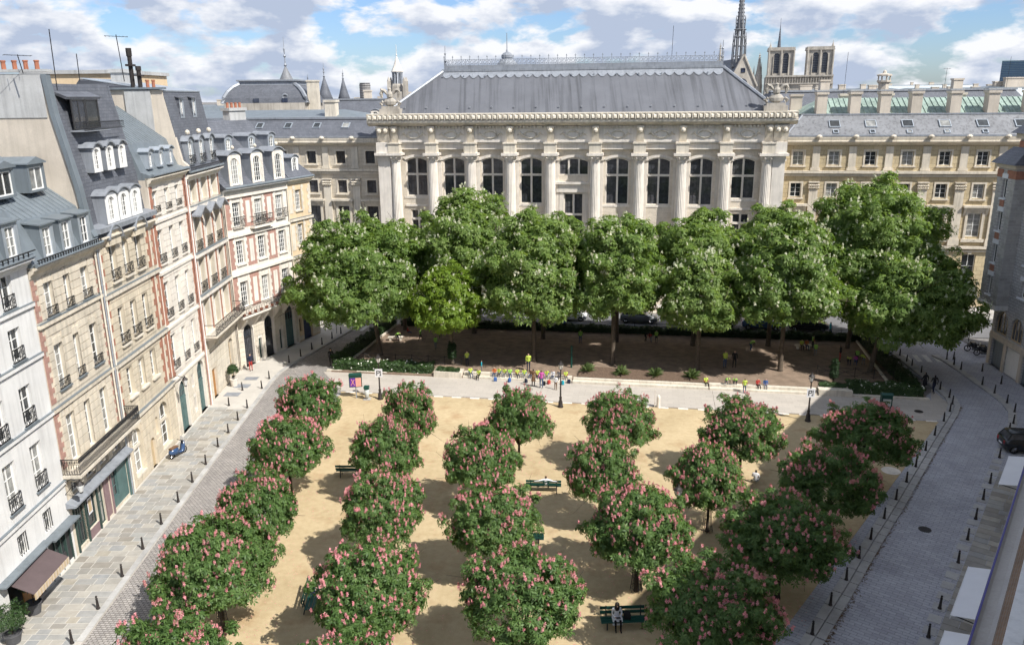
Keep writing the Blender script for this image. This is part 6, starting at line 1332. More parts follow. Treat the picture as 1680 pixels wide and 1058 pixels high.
bollards([(-24.0, 63.6), (-24.04, 67.3)], 'standing in the middle of the left pavement', 'bollards inside the left pavement')
bollards([(-21.9, 74.93), (-21.25, 76.92), (-20.65, 79.11), (-20.0, 80.88), (-19.4, 82.96), (-18.8, 84.78)], 'up the kerb of the far left corner', 'bollards at the far left corner')
bollards([(12.45, 30.7)]+bi, 'along the kerb of the sand square', 'bollards along the square kerb')
bollards([(37.69, 70.03), (37.8, 72.03), (37.89, 73.3), (38.12, 75.17), (37.9, 76.26)], 'beside the hedge at the far right corner', 'bollards beside the right hedge', .02)
bollards([(19.60, 32.65), (21.26, 34.83), (24.36, 38.88), (26.16, 41.22), (27.92, 43.54), (29.74, 45.94), (31.44, 48.14), (34.30, 51.97), (37.62, 56.37), (38.91, 57.98), (40.42, 60.31), (40.99, 62.30), (41.26, 64.56), (41.41, 66.67), (41.73, 70.76), (41.83, 72.16), (42.02, 73.81)], 'along the right pavement kerb', 'bollards along the right kerb')
bollards([(43.17, 66.83), (43.40, 70.19), (42.66, 73.78)], 'inside the pavement before the garage doors', 'bollards before the garages')
def lamp(x, y, label, sign=0, h=4.1):
    r_ = empty('street_lamp', (x, y, .02)); tag(r_, label, 'street lamp', 'lamp posts of the square'); b = MB()
    b.lathe([(.24, 0), (.24, .1), (.19, .16), (.17, .5), (.11, .62), (.1, .8), (.13, .86), (.075, .95), (.055, 2.2), (.045, 3.2), (.085, 3.25), (.05, 3.32)], n=12); b.build('post', 'bollard_iron', r_, True)
    b = MB(); b.lathe([(.11, 3.34), (.23, 3.72), (.235, 3.74)], n=6); g = b.build('lantern', 'lamp_glass', r_)
    b = MB()
    for k in range(6): a = math.pi/3*k; b.tube([(.115*math.cos(a), .115*math.sin(a), 3.34), (.238*math.cos(a), .238*math.sin(a), 3.74)], .014, 4)
    b.build('lantern_rib', 'bollard_iron', g); b = MB(); b.lathe([(.27, 3.74), (.2, 3.84), (.1, 3.92), (.06, 4.0), (.03, 4.1)], n=6); b.build('lantern_cap', 'bollard_iron', r_)
    if sign:
        s = empty('notice_sign', (0, -.09, 2.05)); s.parent = r_; piece('plate', s, 'cloth_white', -.32, .32, -.02, .0, 0, .72)
        for (x0, x1, z0, z1) in ((-.2, -.12, .14, .58), (-.12, .1, .5, .58), (.02, .1, .34, .5), (-.12, .02, .32, .39), (.05, .2, .12, .2), (.14, .2, .2, .58)): piece('sign_stroke', s, 'charcoal', x0, x1, -.026, -.0205, z0, z1)
lamp(-11.42, 64.97, 'black lamp post with white sign, left, near the noticeboard', 1); lamp(3.97, 62.69, 'black lamp post in the middle of the paved band, without a sign'); lamp(23.34, 59.14, 'black lamp post with white sign in the shade on the right', 1); lamp(9.2, 40.7, 'lamp post mostly hidden among the pink trees')
# noticeboard, bag bin, green bin, short white post, green pole, road signs
nb_ = empty('noticeboard', (-13.53, 65.3, .02), R(8)); tag(nb_, 'green-topped noticeboard with purple and peach posters', 'noticeboard')
b = MB(); b.tube([(0, 0, 0), (0, 0, 1.1)], .05, 8); b.build('post', 'lead', nb_); piece('frame', nb_, 'green_paint', -.55, .55, -.06, .06, 1.02, 2.12); piece('poster', nb_, 'sign_purple', -.48, .0, -.075, -.0605, 1.08, 1.85); piece('poster', nb_, 'sign_peach', .01, .48, -.075, -.0605, 1.08, 1.85)
b = MB(); b.rings([[(-.58, -.12, 2.1), (.58, -.12, 2.1), (.58, .12, 2.1), (-.58, .12, 2.1)], [(-.5, -.06, 2.28), (.5, -.06, 2.28), (.5, .06, 2.28), (-.5, .06, 2.28)]]); b.build('top', 'green_paint', nb_)
b = MB(); b.tube([(-.4, -.08, 1.2), (-.1, -.08, 1.7)], .03, 4); b.tube([(-.1, -.08, 1.2), (-.35, -.08, 1.75)], .025, 4); b.build('poster_mark', 'sign_peach', nb_)
bg_ = empty('bag_bin', (-12.55, 64.95, .02)); tag(bg_, 'wire litter stand with clear bag beside the noticeboard', 'litter bin'); b = MB(); b.tube([(0, .15, 0), (0, .15, 1.15)], .04, 6); b.lathe([(.24, .95), (.26, 1.02), (.22, 1.02)], n=12); b.box(-.22, .22, -.2, .25, 1.02, 1.2); b.build('stand', 'green_paint', bg_); b = MB(); b.lathe([(.05, .12), (.16, .2), (.2, .5), (.22, .96)], n=12); b.build('bag', 'bin_bag', bg_, True); piece('foot', bg_, 'light_pave', -.3, .3, -.25, .35, 0, .05)
gb = empty('green_bin', (30.66, 61.75, .02), R(-8)); tag(gb, 'green box with pale panel on the shaded paved band', 'litter bin'); b = MB(); b.box(-.42, .42, -.25, .25, .15, 1.15); b.box(-.36, -.28, -.2, .2, 0, .15); b.box(.28, .36, -.2, .2, 0, .15); b.build('body', 'green_paint', gb); piece('panel', gb, 'bin_bag', -.32, .32, -.27, -.251, .25, .85); b = MB(); b.extr([(-.28, 1.15), (-.28, 1.2), (0, 1.32), (.28, 1.2), (.28, 1.15)], -.46, .46); b.build('lid', 'green_paint', gb)
wp = MB(); wp.lathe([(.16, 0), (.15, .85), (.1, 1.0), (.02, 1.04)], n=10); wp.tube([(-.3, 0, 0), (-.3, 0, 1.5)], .03, 6); o = wp.build('marker_post', 'white_stone'); o.location = (12.1, 62.5, .02); tag(o, 'short white stone post on the edge of the paved band', 'post')
gp = MB(); gp.tube([(0, 0, 0), (0, 0, 2.0)], .09, 8); gp.lathe([(.11, 2.0), (.12, 2.1), (.03, 2.2)], n=8); o = gp.build('green_pole', 'green_paint'); o.location = (5.6, 72.4, .16); tag(o, 'green drinking-fountain pole at the left end of the mulched bed', 'pole')
def roadsign(x, y, label, m, round_=True):
    r_ = empty('road_sign', (x, y, .1), R(-10)); tag(r_, label, 'road sign'); b = MB(); b.tube([(0, 0, 0), (0, 0, 3.0)], .04, 6); b.build('pole', 'lead', r_); b = MB(); n = 16
    b.rings([[(.32*math.cos(2*math.pi*k/n), y_, 2.7+.32*math.sin(2*math.pi*k/n)) for k in range(n)] for y_ in (-.07, -.045)]); b.build('disc', m, r_); piece('arrow', r_, 'cloth_white', -.04, .04, -.085, -.0705, 2.5, 2.9)
roadsign(-19.3, 84.9, 'round blue road sign at the far left corner', 'sign_blue')
b = MB(); b.tube([(0, 0, 0), (0, 0, 2.9)], .05, 6); b.box(-.04, .04, -.3, .1, 2.3, 2.8); o = b.build('street_pole', 'iron'); o.location = (46.0, 77.4, .1); tag(o, 'dark pole with a small box beside the motorbikes', 'pole')
def fence(x0, y0, x1, y1, label, h=.85, step=1.7):
    r_ = empty('iron_fence', (x0, y0, .16), math.atan2(y1-y0, x1-x0)); tag(r_, label, 'fence'); ln = math.hypot(x1-x0, y1-y0); k = max(1, round(ln/step))
    for i in range(k+1): b = MB(); b.tube([(ln*i/k, 0, 0), (ln*i/k, 0, h+.1)], .03, 6); b.build('post', 'iron', r_)
    for i in range(k):
        a, c = ln*i/k+.03, ln*(i+1)/k-.03; b = MB()
        for p, q in (((a, .1), (c, .1)), ((a, h), (c, h)), ((a, .1), (c, h)), ((a, h), (c, .1)), ((a, h*.55), (c, h*.55))): b.tube([(p[0], 0, p[1]), (q[0], 0, q[1])], .014, 4)
        b.build('panel', 'iron', r_)
fence(-16.2, 75.2, -4.9, 73.2, 'low cross-braced iron fence in front of the left garden corner'); fence(27.9, 69.6, 34.1, 67.9, 'low cross-braced iron fence before the shaded chestnut'); fence(-12.6, 88.6, 37, 80.6, 'long iron railing along the rear of the garden', .9, 2.4)
def bench(x, y, rz, label):
    r_ = empty('park_bench', (x, y, .02), rz); tag(r_, label, 'bench', 'green benches in the square'); w = 2.3
    for i, yy in enumerate((-.42, -.24, -.06)): piece('seat_slat', r_, 'green_paint', -w/2, w/2, yy-.075, yy+.075, .42+.01*i, .455+.01*i)
    for zz in (.58, .80): piece('back_slat', r_, 'green_paint', -w/2, w/2, .05+(zz-.5)*.2, .085+(zz-.5)*.2, zz, zz+.15)
    for s in (-.85, .85):
        b = MB(); b.tube([(s, -.42, 0), (s, -.38, .41)], .03, 5); b.tube([(s, .12, 0), (s, .02, .41), (s, .14, .97)], .03, 5); b.tube([(s, -.44, .4), (s, .03, .4)], .03, 5); b.build('leg', 'iron', r_)
    return r_
bench(1.95, 47.7, R(176), 'green bench with a sitter seen from behind, arms spread'); bench(-11.0, 50.2, R(178), 'green bench half hidden behind the second tree line'); bench(-10.6, 35.9, R(95), 'green bench seen end-on between the left front trees'); bench(.55, 41.2, R(176), 'green bench under the middle tree with a blue bundle'); bench(5.3, 34.0, R(2), 'green bench at the bottom with a woman in white')
# ================================================================ people: one continuous skinned body per pose
def skin_body(J, E, rad, zones):
    """grow a body over a stick figure and sort its faces into clothing zones"""
    nm = list(J); me = bpy.data.meshes.new('skeleton'); me.from_pydata([J[n] for n in nm], [(nm.index(a), nm.index(b)) for a, b in E], []); o = bpy.data.objects.new('skeleton', me); col.objects.link(o)
    o.modifiers.new('s', 'SKIN'); 
    for i, n in enumerate(nm): r_ = rad[n]; me.skin_vertices[0].data[i].radius = r_ if hasattr(r_, '__len__') else (r_, r_)
    me.skin_vertices[0].data[nm.index('pelvis')].use_root = True
    sb = o.modifiers.new('b', 'SUBSURF'); sb.levels = 1; sb.render_levels = 1
    dg = bpy.context.evaluated_depsgraph_get(); out = bpy.data.meshes.new_from_object(o.evaluated_get(dg)); bpy.data.objects.remove(o)
    n = len(out.polygons); c = np.empty(n*3); out.polygons.foreach_get('center', c); c = c.reshape(-1, 3); best = np.full(n, 1e9); zi = np.zeros(n, int)
    for a, b in E:
        p, q = np.array(J[a]), np.array(J[b]); t = np.clip(((c-p)@(q-p))/max(1e-9, (q-p)@(q-p)), 0, 1); dd = np.linalg.norm(c-(p+t[:, None]*(q-p)), axis=1); z = zones(a, b)
        k = dd < best; best[k] = dd[k]; zi[k] = z
    h = np.array(J['crown']); b0 = np.array(J['head']); ax = (h-b0)/np.linalg.norm(h-b0); m0 = (h+b0)/2; rel = c-m0
    face = J.get('_f', (0, -1, 0)); f = np.array(face); hd = zi == 0; zi[hd & ((rel@f < -.01) | ((rel@ax) > .055))] = 4
    out.polygons.foreach_set('material_index', zi.astype(np.int32)); out.polygons.foreach_set('use_smooth', [True]*n)
    for m in ('skin', 'cloth_navy', 'cloth_jeans', 'cloth_black', 'hair_dark'): out.materials.append(MATS[m])
    out.update(); out['torso'] = 1
    v = np.empty(len(out.vertices)*3); out.vertices.foreach_get('co', v); v = v.reshape(-1, 3); nn = np.empty(len(out.vertices)*3); out.vertices.foreach_get('normal', nn); nn = nn.reshape(-1, 3)
    fs = [tuple(p.vertices) for p in out.polygons if zi[p.index] == 1 and tor(c[p.index], J)]; ids = sorted({i for f_ in fs for i in f_}); mp_ = {i: k for k, i in enumerate(ids)}
    ve = bpy.data.meshes.new('vest'); ve.from_pydata([tuple(v[i]+nn[i]*.022) for i in ids], [], [tuple(mp_[i] for i in f_) for f_ in fs]); ve.materials.append(MATS['vest_yellow']); ve.polygons.foreach_set('use_smooth', [True]*len(fs)); ve.update()
    return out, ve
def tor(c, J):
    p, q = np.array(J['pelvis']), np.array(J['neck']); t = ((c-p)@(q-p))/((q-p)@(q-p)); return -.1 < t < 1.0 and np.linalg.norm(c-(p+t*(q-p))) < .24
ED = [('pelvis', 'belly'), ('belly', 'chest'), ('chest', 'neck'), ('neck', 'head'), ('head', 'crown')]
for s in 'lr': ED += [('chest', 'sh'+s), ('sh'+s, 'el'+s), ('el'+s, 'wr'+s), ('wr'+s, 'ha'+s), ('pelvis', 'hi'+s), ('hi'+s, 'kn'+s), ('kn'+s, 'an'+s), ('an'+s, 'to'+s)]
RAD = dict(pelvis=(.13, .105), belly=(.125, .10), chest=(.15, .105), neck=.052, head=.085, crown=.088)
for s in 'lr': RAD.update({'sh'+s: .07, 'el'+s: .045, 'wr'+s: .033, 'ha'+s: .036, 'hi'+s: .088, 'kn'+s: .06, 'an'+s: .042, 'to'+s: .036})
def zn(a, b):
    k = b[:2]
    if b in ('head', 'crown') or k == 'ha': return 0
    if k in ('hi', 'kn', 'an'): return 2
    if k == 'to': return 3
    return 1
def J_(pel=(0, 0, .93), spine=((0, 0, 1.12), (0, 0, 1.36), (0, 0, 1.5), (0, -.01, 1.57), (0, -.015, 1.68)), arms=None, legs=None):
    J = {'pelvis': pel}; J.update(zip(('belly', 'chest', 'neck', 'head', 'crown'), spine))
    for s, a in zip('lr', arms): J.update(zip(('sh'+s, 'el'+s, 'wr'+s, 'ha'+s), a))
    for s, a in zip('lr', legs): J.update(zip(('hi'+s, 'kn'+s, 'an'+s, 'to'+s), a))
    return J
def arm(s, a=(.24, .02, 1.14), w=(.25, -.08, .92), h=(.25, -.11, .83)): return [(s*.19, 0, 1.42)]+[(s*p[0], p[1], p[2]) for p in (a, w, h)]
def leg(s, k=(.11, -.01, .5), a=(.11, .02, .08), t=(.12, -.12, .04), h=(.1, 0, .88)): return [(s*p[0], p[1], p[2]) for p in (h, k, a, t)]
POSE = {}
POSE['stand'] = J_(arms=(arm(-1), arm(1)), legs=(leg(-1), leg(1)))
POSE['walk'] = J_(arms=(arm(-1, (.24, .1, 1.15), (.23, .08, .92), (.23, .03, .84)), arm(1, (.24, -.06, 1.15), (.23, -.22, .98), (.22, -.28, .92))), legs=(leg(-1, (.1, -.16, .52), (.1, -.2, .09), (.1, -.34, .06)), leg(1, (.1, .04, .5), (.1, .28, .16), (.1, .2, .05))))
POSE['sit'] = J_((0, 0, .12), ((0, .03, .3), (0, .02, .54), (0, -.03, .68), (0, -.06, .75), (0, -.09, .86)), arms=([(-.18, 0, .6), (-.24, -.06, .36), (-.12, -.28, .3), (-.05, -.34, .3)], [(.18, 0, .6), (.24, -.06, .36), (.12, -.28, .3), (.05, -.34, .3)]),
                 legs=([(-.1, -.02, .1), (-.13, -.42, .13), (-.12, -.46, -.32), (-.12, -.58, -.36)], [(.1, -.02, .1), (.13, -.42, .13), (.12, -.5, -.32), (.13, -.62, -.36)]))
POSE['bend'] = J_((0, .12, .82), ((0, .0, .98), (0, -.24, 1.1), (0, -.38, 1.14), (0, -.44, 1.15), (0, -.53, 1.1)), arms=([(-.18, -.3, 1.08), (-.22, -.36, .84), (-.16, -.42, .62), (-.14, -.44, .54)], [(.18, -.3, 1.08), (.22, -.38, .84), (.16, -.46, .64), (.14, -.5, .57)]), legs=([(-.1, .1, .78), (-.12, -.02, .45), (-.12, .12, .08), (-.13, -.02, .04)], [(.1, .1, .78), (.14, -.1, .46), (.15, -.02, .08), (.16, -.16, .04)]))
POSE['reach'] = J_(arms=([(-.19, 0, 1.42), (-.36, -.1, 1.24), (-.44, -.3, 1.28), (-.46, -.38, 1.3)], arm(1)), legs=(leg(-1, (.12, -.08, .5), (.14, .04, .08), (.15, -.1, .04)), leg(1)))
POSE['lounge'] = J_((0, 0, .1), ((0, .08, .28), (0, .14, .52), (0, .14, .67), (0, .12, .74), (0, .1, .85)), arms=([(-.18, .14, .58), (-.48, .2, .52), (-.74, .2, .5), (-.83, .2, .49)], [(.18, .14, .58), (.48, .2, .52), (.74, .2, .5), (.83, .2, .49)]), legs=([(-.1, -.02, .1), (-.16, -.42, .13), (-.14, -.48, -.32), (-.14, -.6, -.36)], [(.1, -.02, .1), (.16, -.44, .2), (.0, -.62, .1), (-.1, -.7, .05)]))
BODY = {k: skin_body(J, ED, RAD, zn) for k, J in POSE.items()}
def person(pose, x, y, rz, label, top, bottom, hair='hair_dark', s=1.0, vest=None, z=.0, group=None, shoes='cloth_black', extra=None):
    o = link('person', BODY[pose][0]); o.location = (x, y, z); o.rotation_euler[2] = rz; o.scale = (s, s, s); tag(o, label, 'person', group)
    for i, m in enumerate(('skin', top, bottom, shoes, hair)): o.material_slots[i].link = 'OBJECT'; o.material_slots[i].material = MATS[m]
    if vest:
        v = link('vest', BODY[pose][1], o); v.material_slots[0].link = 'OBJECT'; v.material_slots[0].material = MATS[vest]
    if extra == 'long_hair':
        b = MB(); zt = POSE[pose]['crown'][2]; yy = POSE[pose]['crown'][1]; b.lathe([(.02, .11), (.09, .08), (.115, 0), (.12, -.1), (.13, -.22), (.1, -.32)], 0, yy+.045, zt, 10, 1, .8); b.build('hair', hair, o, True)
    if extra == 'coat':
        b = MB(); p = POSE[pose]['pelvis']; b.lathe([(.15, .22), (.165, 0), (.2, -.3), (.22, -.38)], p[0], p[1], p[2], 12, 1, .8); b.build('coat', top, o, True)
    return o
def pack(x, y, z, m, label, s=1.0, rz=0):
    b = MB(); b.rings([[(-.15*k, -.09*k, zz), (.15*k, -.09*k, zz), (.15*k, .09*k, zz), (-.15*k, .09*k, zz)] for k, zz in ((.8, 0), (1, .05), (1.0, .26), (.85, .34), (.5, .38))]); o = b.build('backpack', m); o.location = (x, y, z); o.scale = (s,)*3; o.rotation_euler[2] = rz; tag(o, label, 'backpack', 'bags of the children')
# woman reading on the front bench, lounging sitter, sitters on the others
wm = person('sit', 4.95, 33.88, R(4), 'woman in a white coat and black trousers reading on the front bench', 'cloth_white', 'cloth_black', 'hair_dark', 1.0, z=.40, extra='long_hair')
b = MB(); b.extr([(.05, .2), (-.3, .22), (-.34, .1), (-.32, -.12), (-.25, -.12), (-.2, .02), (.05, .02)], -.24, .24); b.build('coat_skirt', 'cloth_white', wm); piece('book', wm, 'charcoal', -.1, .1, -.46, -.32, .33, .36)
pack(5.45, 33.8, .48, 'cloth_black', 'dark handbag on the front bench beside the woman', 1.1)
person('lounge', 2.1, 47.75, R(176), 'person lounging with arms spread along the bench back', 'cloth_white', 'cloth_black', 'hair_brown', 1.0, z=.40); person('sit', -10.4, 50.25, R(178), 'person in pale blue hunched on the half-hidden bench', 'bin_bag', 'cloth_navy', s=1.0, z=.40)
person('sit', .3, 41.25, R(176), 'person in blue seated under the middle tree', 'cloth_blue', 'cloth_jeans', z=.40)
person('sit', -10.55, 36.2, R(95), 'person in dark green on the end-on bench at the left', 'green_paint', 'cloth_navy', z=.40); person('sit', 16.1, 48.7, R(150), 'person in pale clothes sitting low on the sand behind the shaded trees', 'cloth_white', 'bin_bag', z=.1)
# walkers
person('walk', -17.6, 74.2, R(10), 'dark-dressed walker on the cobbles by the left hedge corner', 'cloth_black', 'cloth_black', extra='long_hair'); person('walk', 35.75, 65.6, R(200), 'left one of the two black-dressed walkers by the right hedge', 'cloth_black', 'cloth_black', z=.02, extra='coat'); person('walk', 36.2, 64.9, R(185), 'right one of the two black-dressed walkers by the right hedge', 'cloth_black', 'cloth_navy', z=.02)
person('stand', -24.9, 72.6, R(40), 'person in navy and red trousers outside the brick-panel house', 'cloth_navy', 'cloth_red', z=.1)
# adults with the school group
g = 'school group at the garden'
person('stand', 1.5, 71.6, R(0), 'teacher in yellow vest standing behind the seated row', 'cloth_navy', 'cloth_navy', vest='vest_yellow', z=.16, group=g); person('stand', 1.85, 67.7, R(160), 'adult in dark brown coat with back turned, before the seated row', 'cloth_brown', 'cloth_black', 'hair_dark', group=g, extra='coat'); person('stand', 2.55, 67.3, R(175), 'adult in bright pink jacket and jeans before the seated row', 'cloth_pink', 'cloth_jeans', 'hair_brown', group=g)
person('stand', 3.8, 66.8, R(150), 'child in white top carrying a pack, standing by the middle lamp', 'cloth_white', 'cloth_brown', s=.78, group=g); person('stand', 20.0, 71.8, R(20), 'adult in yellow vest and jeans standing under the trees on the right', 'cloth_black', 'cloth_jeans', vest='vest_yellow', z=.16, group=g); person('stand', 20.9, 71.8, R(-20), 'adult in black standing beside the yellow-vested adult', 'cloth_black', 'cloth_black', z=.16, group=g)
person('stand', 31.4, 73.2, R(60), 'adult in black with red trousers under the shaded chestnut', 'cloth_black', 'cloth_red', z=.16, group=g)
cols_ = ['cloth_red', 'cloth_orange', 'cloth_navy', 'cloth_blue', 'cloth_teal', 'cloth_grey']; tops = ['cloth_orange', 'cloth_blue', 'cloth_navy', 'cloth_grey', 'cloth_red', 'cloth_teal', 'cloth_brown']
def seat_xy(x, d=.25): u = gu(x); v = G0+GD*u-GN*d; return v.x, v.y
sx = [-1.75, -1.3, -.8, -.32, .35, 1.0, 1.6, 2.2, 3.05, 3.6, 4.15, 4.75]
for i, x in enumerate(sx):
    xx, yy = seat_xy(x, .5); person('sit', xx, yy, R(random.uniform(-30, 20)), '%s child from the left in the long seated row, %s' % (['first', 'second', 'third', 'fourth', 'fifth', 'sixth', 'seventh', 'eighth', 'ninth', 'tenth', 'eleventh', 'last'][i], ['orange top without vest', 'yellow vest over blue', 'yellow vest, dark top', 'lime vest over grey', 'yellow vest over red', 'yellow vest over teal', 'orange top beside a vest', 'yellow vest over navy', 'yellow vest, brown hair', 'white top', 'red top by the lamp', 'yellow vest at the end'][i]), tops[i % 7] if i != 9 else 'cloth_white', ['cloth_jeans', 'cloth_navy', 'cloth_grey'][i % 3], ['hair_dark', 'hair_brown'][i % 2], .76, vest=None if i in (0, 6, 9, 10) else ('vest_lime' if i == 3 else 'vest_yellow'), z=.36, group=g)
for i, (x, d, m) in enumerate(((-1.5, -.45, 'cloth_blue'), (-.2, -.5, 'cloth_blue'), (1.3, -.45, 'cloth_navy'), (2.95, -.9, 'cloth_black'), (3.35, -.5, 'cloth_red'), (4.6, -.5, 'cloth_teal'), (5.1, -.1, 'cloth_navy'))):
    xx, yy = seat_xy(x, d); pack(xx, yy, .02, m, ['blue school bag at the left end of the seated row', 'blue school bag in the middle of the seated row', 'navy bag right of the row middle', 'black bag behind the pink-jacketed adult', 'red bag between the pink adult and the lamp', 'turquoise bag at the right end of the seated row', 'navy bag by the kerb of the planting bed'][i], 1.0, i)
kid = [('stand', -4.35, 73.3, 0, 'child in blue and yellow vest standing beside the left planter', 'cloth_blue', 'vest_yellow', .85, .16), ('sit', -3.9, 70.3, 20, 'child with blue bag seated just right of the left planter', 'cloth_blue', 'vest_yellow', .8, .36), ('sit', -3.1, 69.9, -20, 'child in bright vest crouching before the wall near the left planter', 'cloth_navy', 'vest_yellow', .8, .3), ('stand', -2.9, 71.4, 90, 'child in green-blue top behind the crouching pair', 'cloth_teal', None, .7, .1),
       ('bend', -12.2, 81.5, 60, 'lime-vested child stooping at the far left under the trees', 'cloth_black', 'vest_lime', .85, .16), ('sit', -11.4, 84.4, 100, 'child in red sitting against the rear left trunk', 'cloth_red', None, .8, .25), ('walk', -9.7, 81.5, 130, 'lime-vested child walking under the left trees', 'cloth_black', 'vest_lime', .8, .16), ('walk', -7.85, 78.7, 200, 'lime-vested child walking toward the fence, seen from behind', 'cloth_grey', 'vest_lime', .8, .16), ('stand', -7.7, 82.5, 30, 'lime-vested child standing behind the yellow-green tree', 'cloth_navy', 'vest_lime', .8, .16),
       ('stand', 7.1, 80.2, 10, 'lime-vested child half hidden behind low leaves at mid garden', 'cloth_black', 'vest_lime', .85, .16), ('bend', 14.0, 80.6, 80, 'dark stooping child left in the rear trio', 'cloth_black', None, .85, .16), ('bend', 14.5, 80.3, -60, 'child in red stooping in the middle of the rear trio', 'cloth_red', None, .8, .16), ('stand', 15.0, 80.0, -40, 'lime-vested child right in the rear trio', 'cloth_black', 'vest_lime', .8, .16), ('bend', 24.0, 77.1, 110, 'lime-vested child lunging between the right trees', 'cloth_black', 'vest_lime', .85, .16),
       ('sit', 17.1, 67.1, 10, 'child in yellow vest and violet trousers seated at the end of the bed', 'cloth_red', 'vest_yellow', .8, .34), ('bend', 18.85, 66.8, 20, 'lime-vested child bending, left of the right-hand pair', 'cloth_black', 'vest_lime', .78, .1), ('bend', 19.6, 66.7, -20, 'lime-vested child bending, right of the right-hand pair', 'cloth_black', 'vest_lime', .78, .1), ('stand', 20.1, 65.5, 170, 'child in yellow vest and teal trousers standing on the paved band', 'cloth_orange', 'vest_yellow', .78, .02), ('sit', 21.5, 66.4, 10, 'child in pink and red seated near the right planter', 'cloth_red', None, .8, .34), ('sit', 22.15, 66.3, -10, 'child in blue seated beside the red-dressed child', 'cloth_blue', None, .8, .34),
       ('sit', 29.15, 77.3, 0, 'orange-clad child left on the rear bench under the right trees', 'cloth_orange', 'vest_yellow', .8, .5), ('sit', 29.65, 77.3, 0, 'orange-clad child right on the rear bench', 'cloth_orange', None, .8, .5), ('stand', 30.4, 77.6, 90, 'child in red standing by the rear bench', 'cloth_red', 'vest_lime', .8, .16), ('stand', 29.7, 75.0, 180, 'child in yellow vest and white trousers facing the rear bench', 'cloth_grey', 'vest_lime', .8, .16), ('bend', 31.85, 72.1, -30, 'yellow-vested child crouching left in the group by the shaded trunk', 'cloth_black', 'vest_yellow', .8, .16), ('bend', 32.4, 72.0, 160, 'child in violet crouching in the group by the shaded trunk', 'cloth_pink', None, .75, .16), ('stand', 32.9, 72.9, 10, 'lime-vested child standing behind the crouching group', 'cloth_black', 'vest_lime', .8, .16), ('bend', 33.3, 72.3, 200, 'yellow-vested child crouching right in the group by the shaded trunk', 'cloth_black', 'vest_yellow', .8, .16),
       ('walk', 5.8, 89.9-4.9, 90, 'person in blue walking along the rear railing', 'cloth_blue', None, 1.0, .0), ('walk', 33.8, 81.9, 80, 'person in pale blue on the far side of the railing, right', 'cloth_teal', None, 1.0, .0)]
for i, (p, x, y, rz, lab, t, v, s, z) in enumerate(kid): person(p, x, y, R(rz), lab, t, ['cloth_navy', 'cloth_jeans', 'cloth_black', 'cloth_grey'][i % 4], ['hair_dark', 'hair_brown'][i % 2], s, vest=v, z=z, group=g)
for (x, y) in ((29.4, 77.45), (-12.4, 81.9)):
    o = empty('stone_seat', (x, y, .16)); tag(o, 'low stone seat under the %s trees' % ('right' if x > 0 else 'left'), 'seat'); piece('seat_slab', o, 'pale_stone', -.8, .8, -.22, .22, .32, .42); piece('support', o, 'pale_stone', -.65, -.45, -.18, .18, 0, .32); piece('support', o, 'pale_stone', .45, .65, -.18, .18, 0, .32)
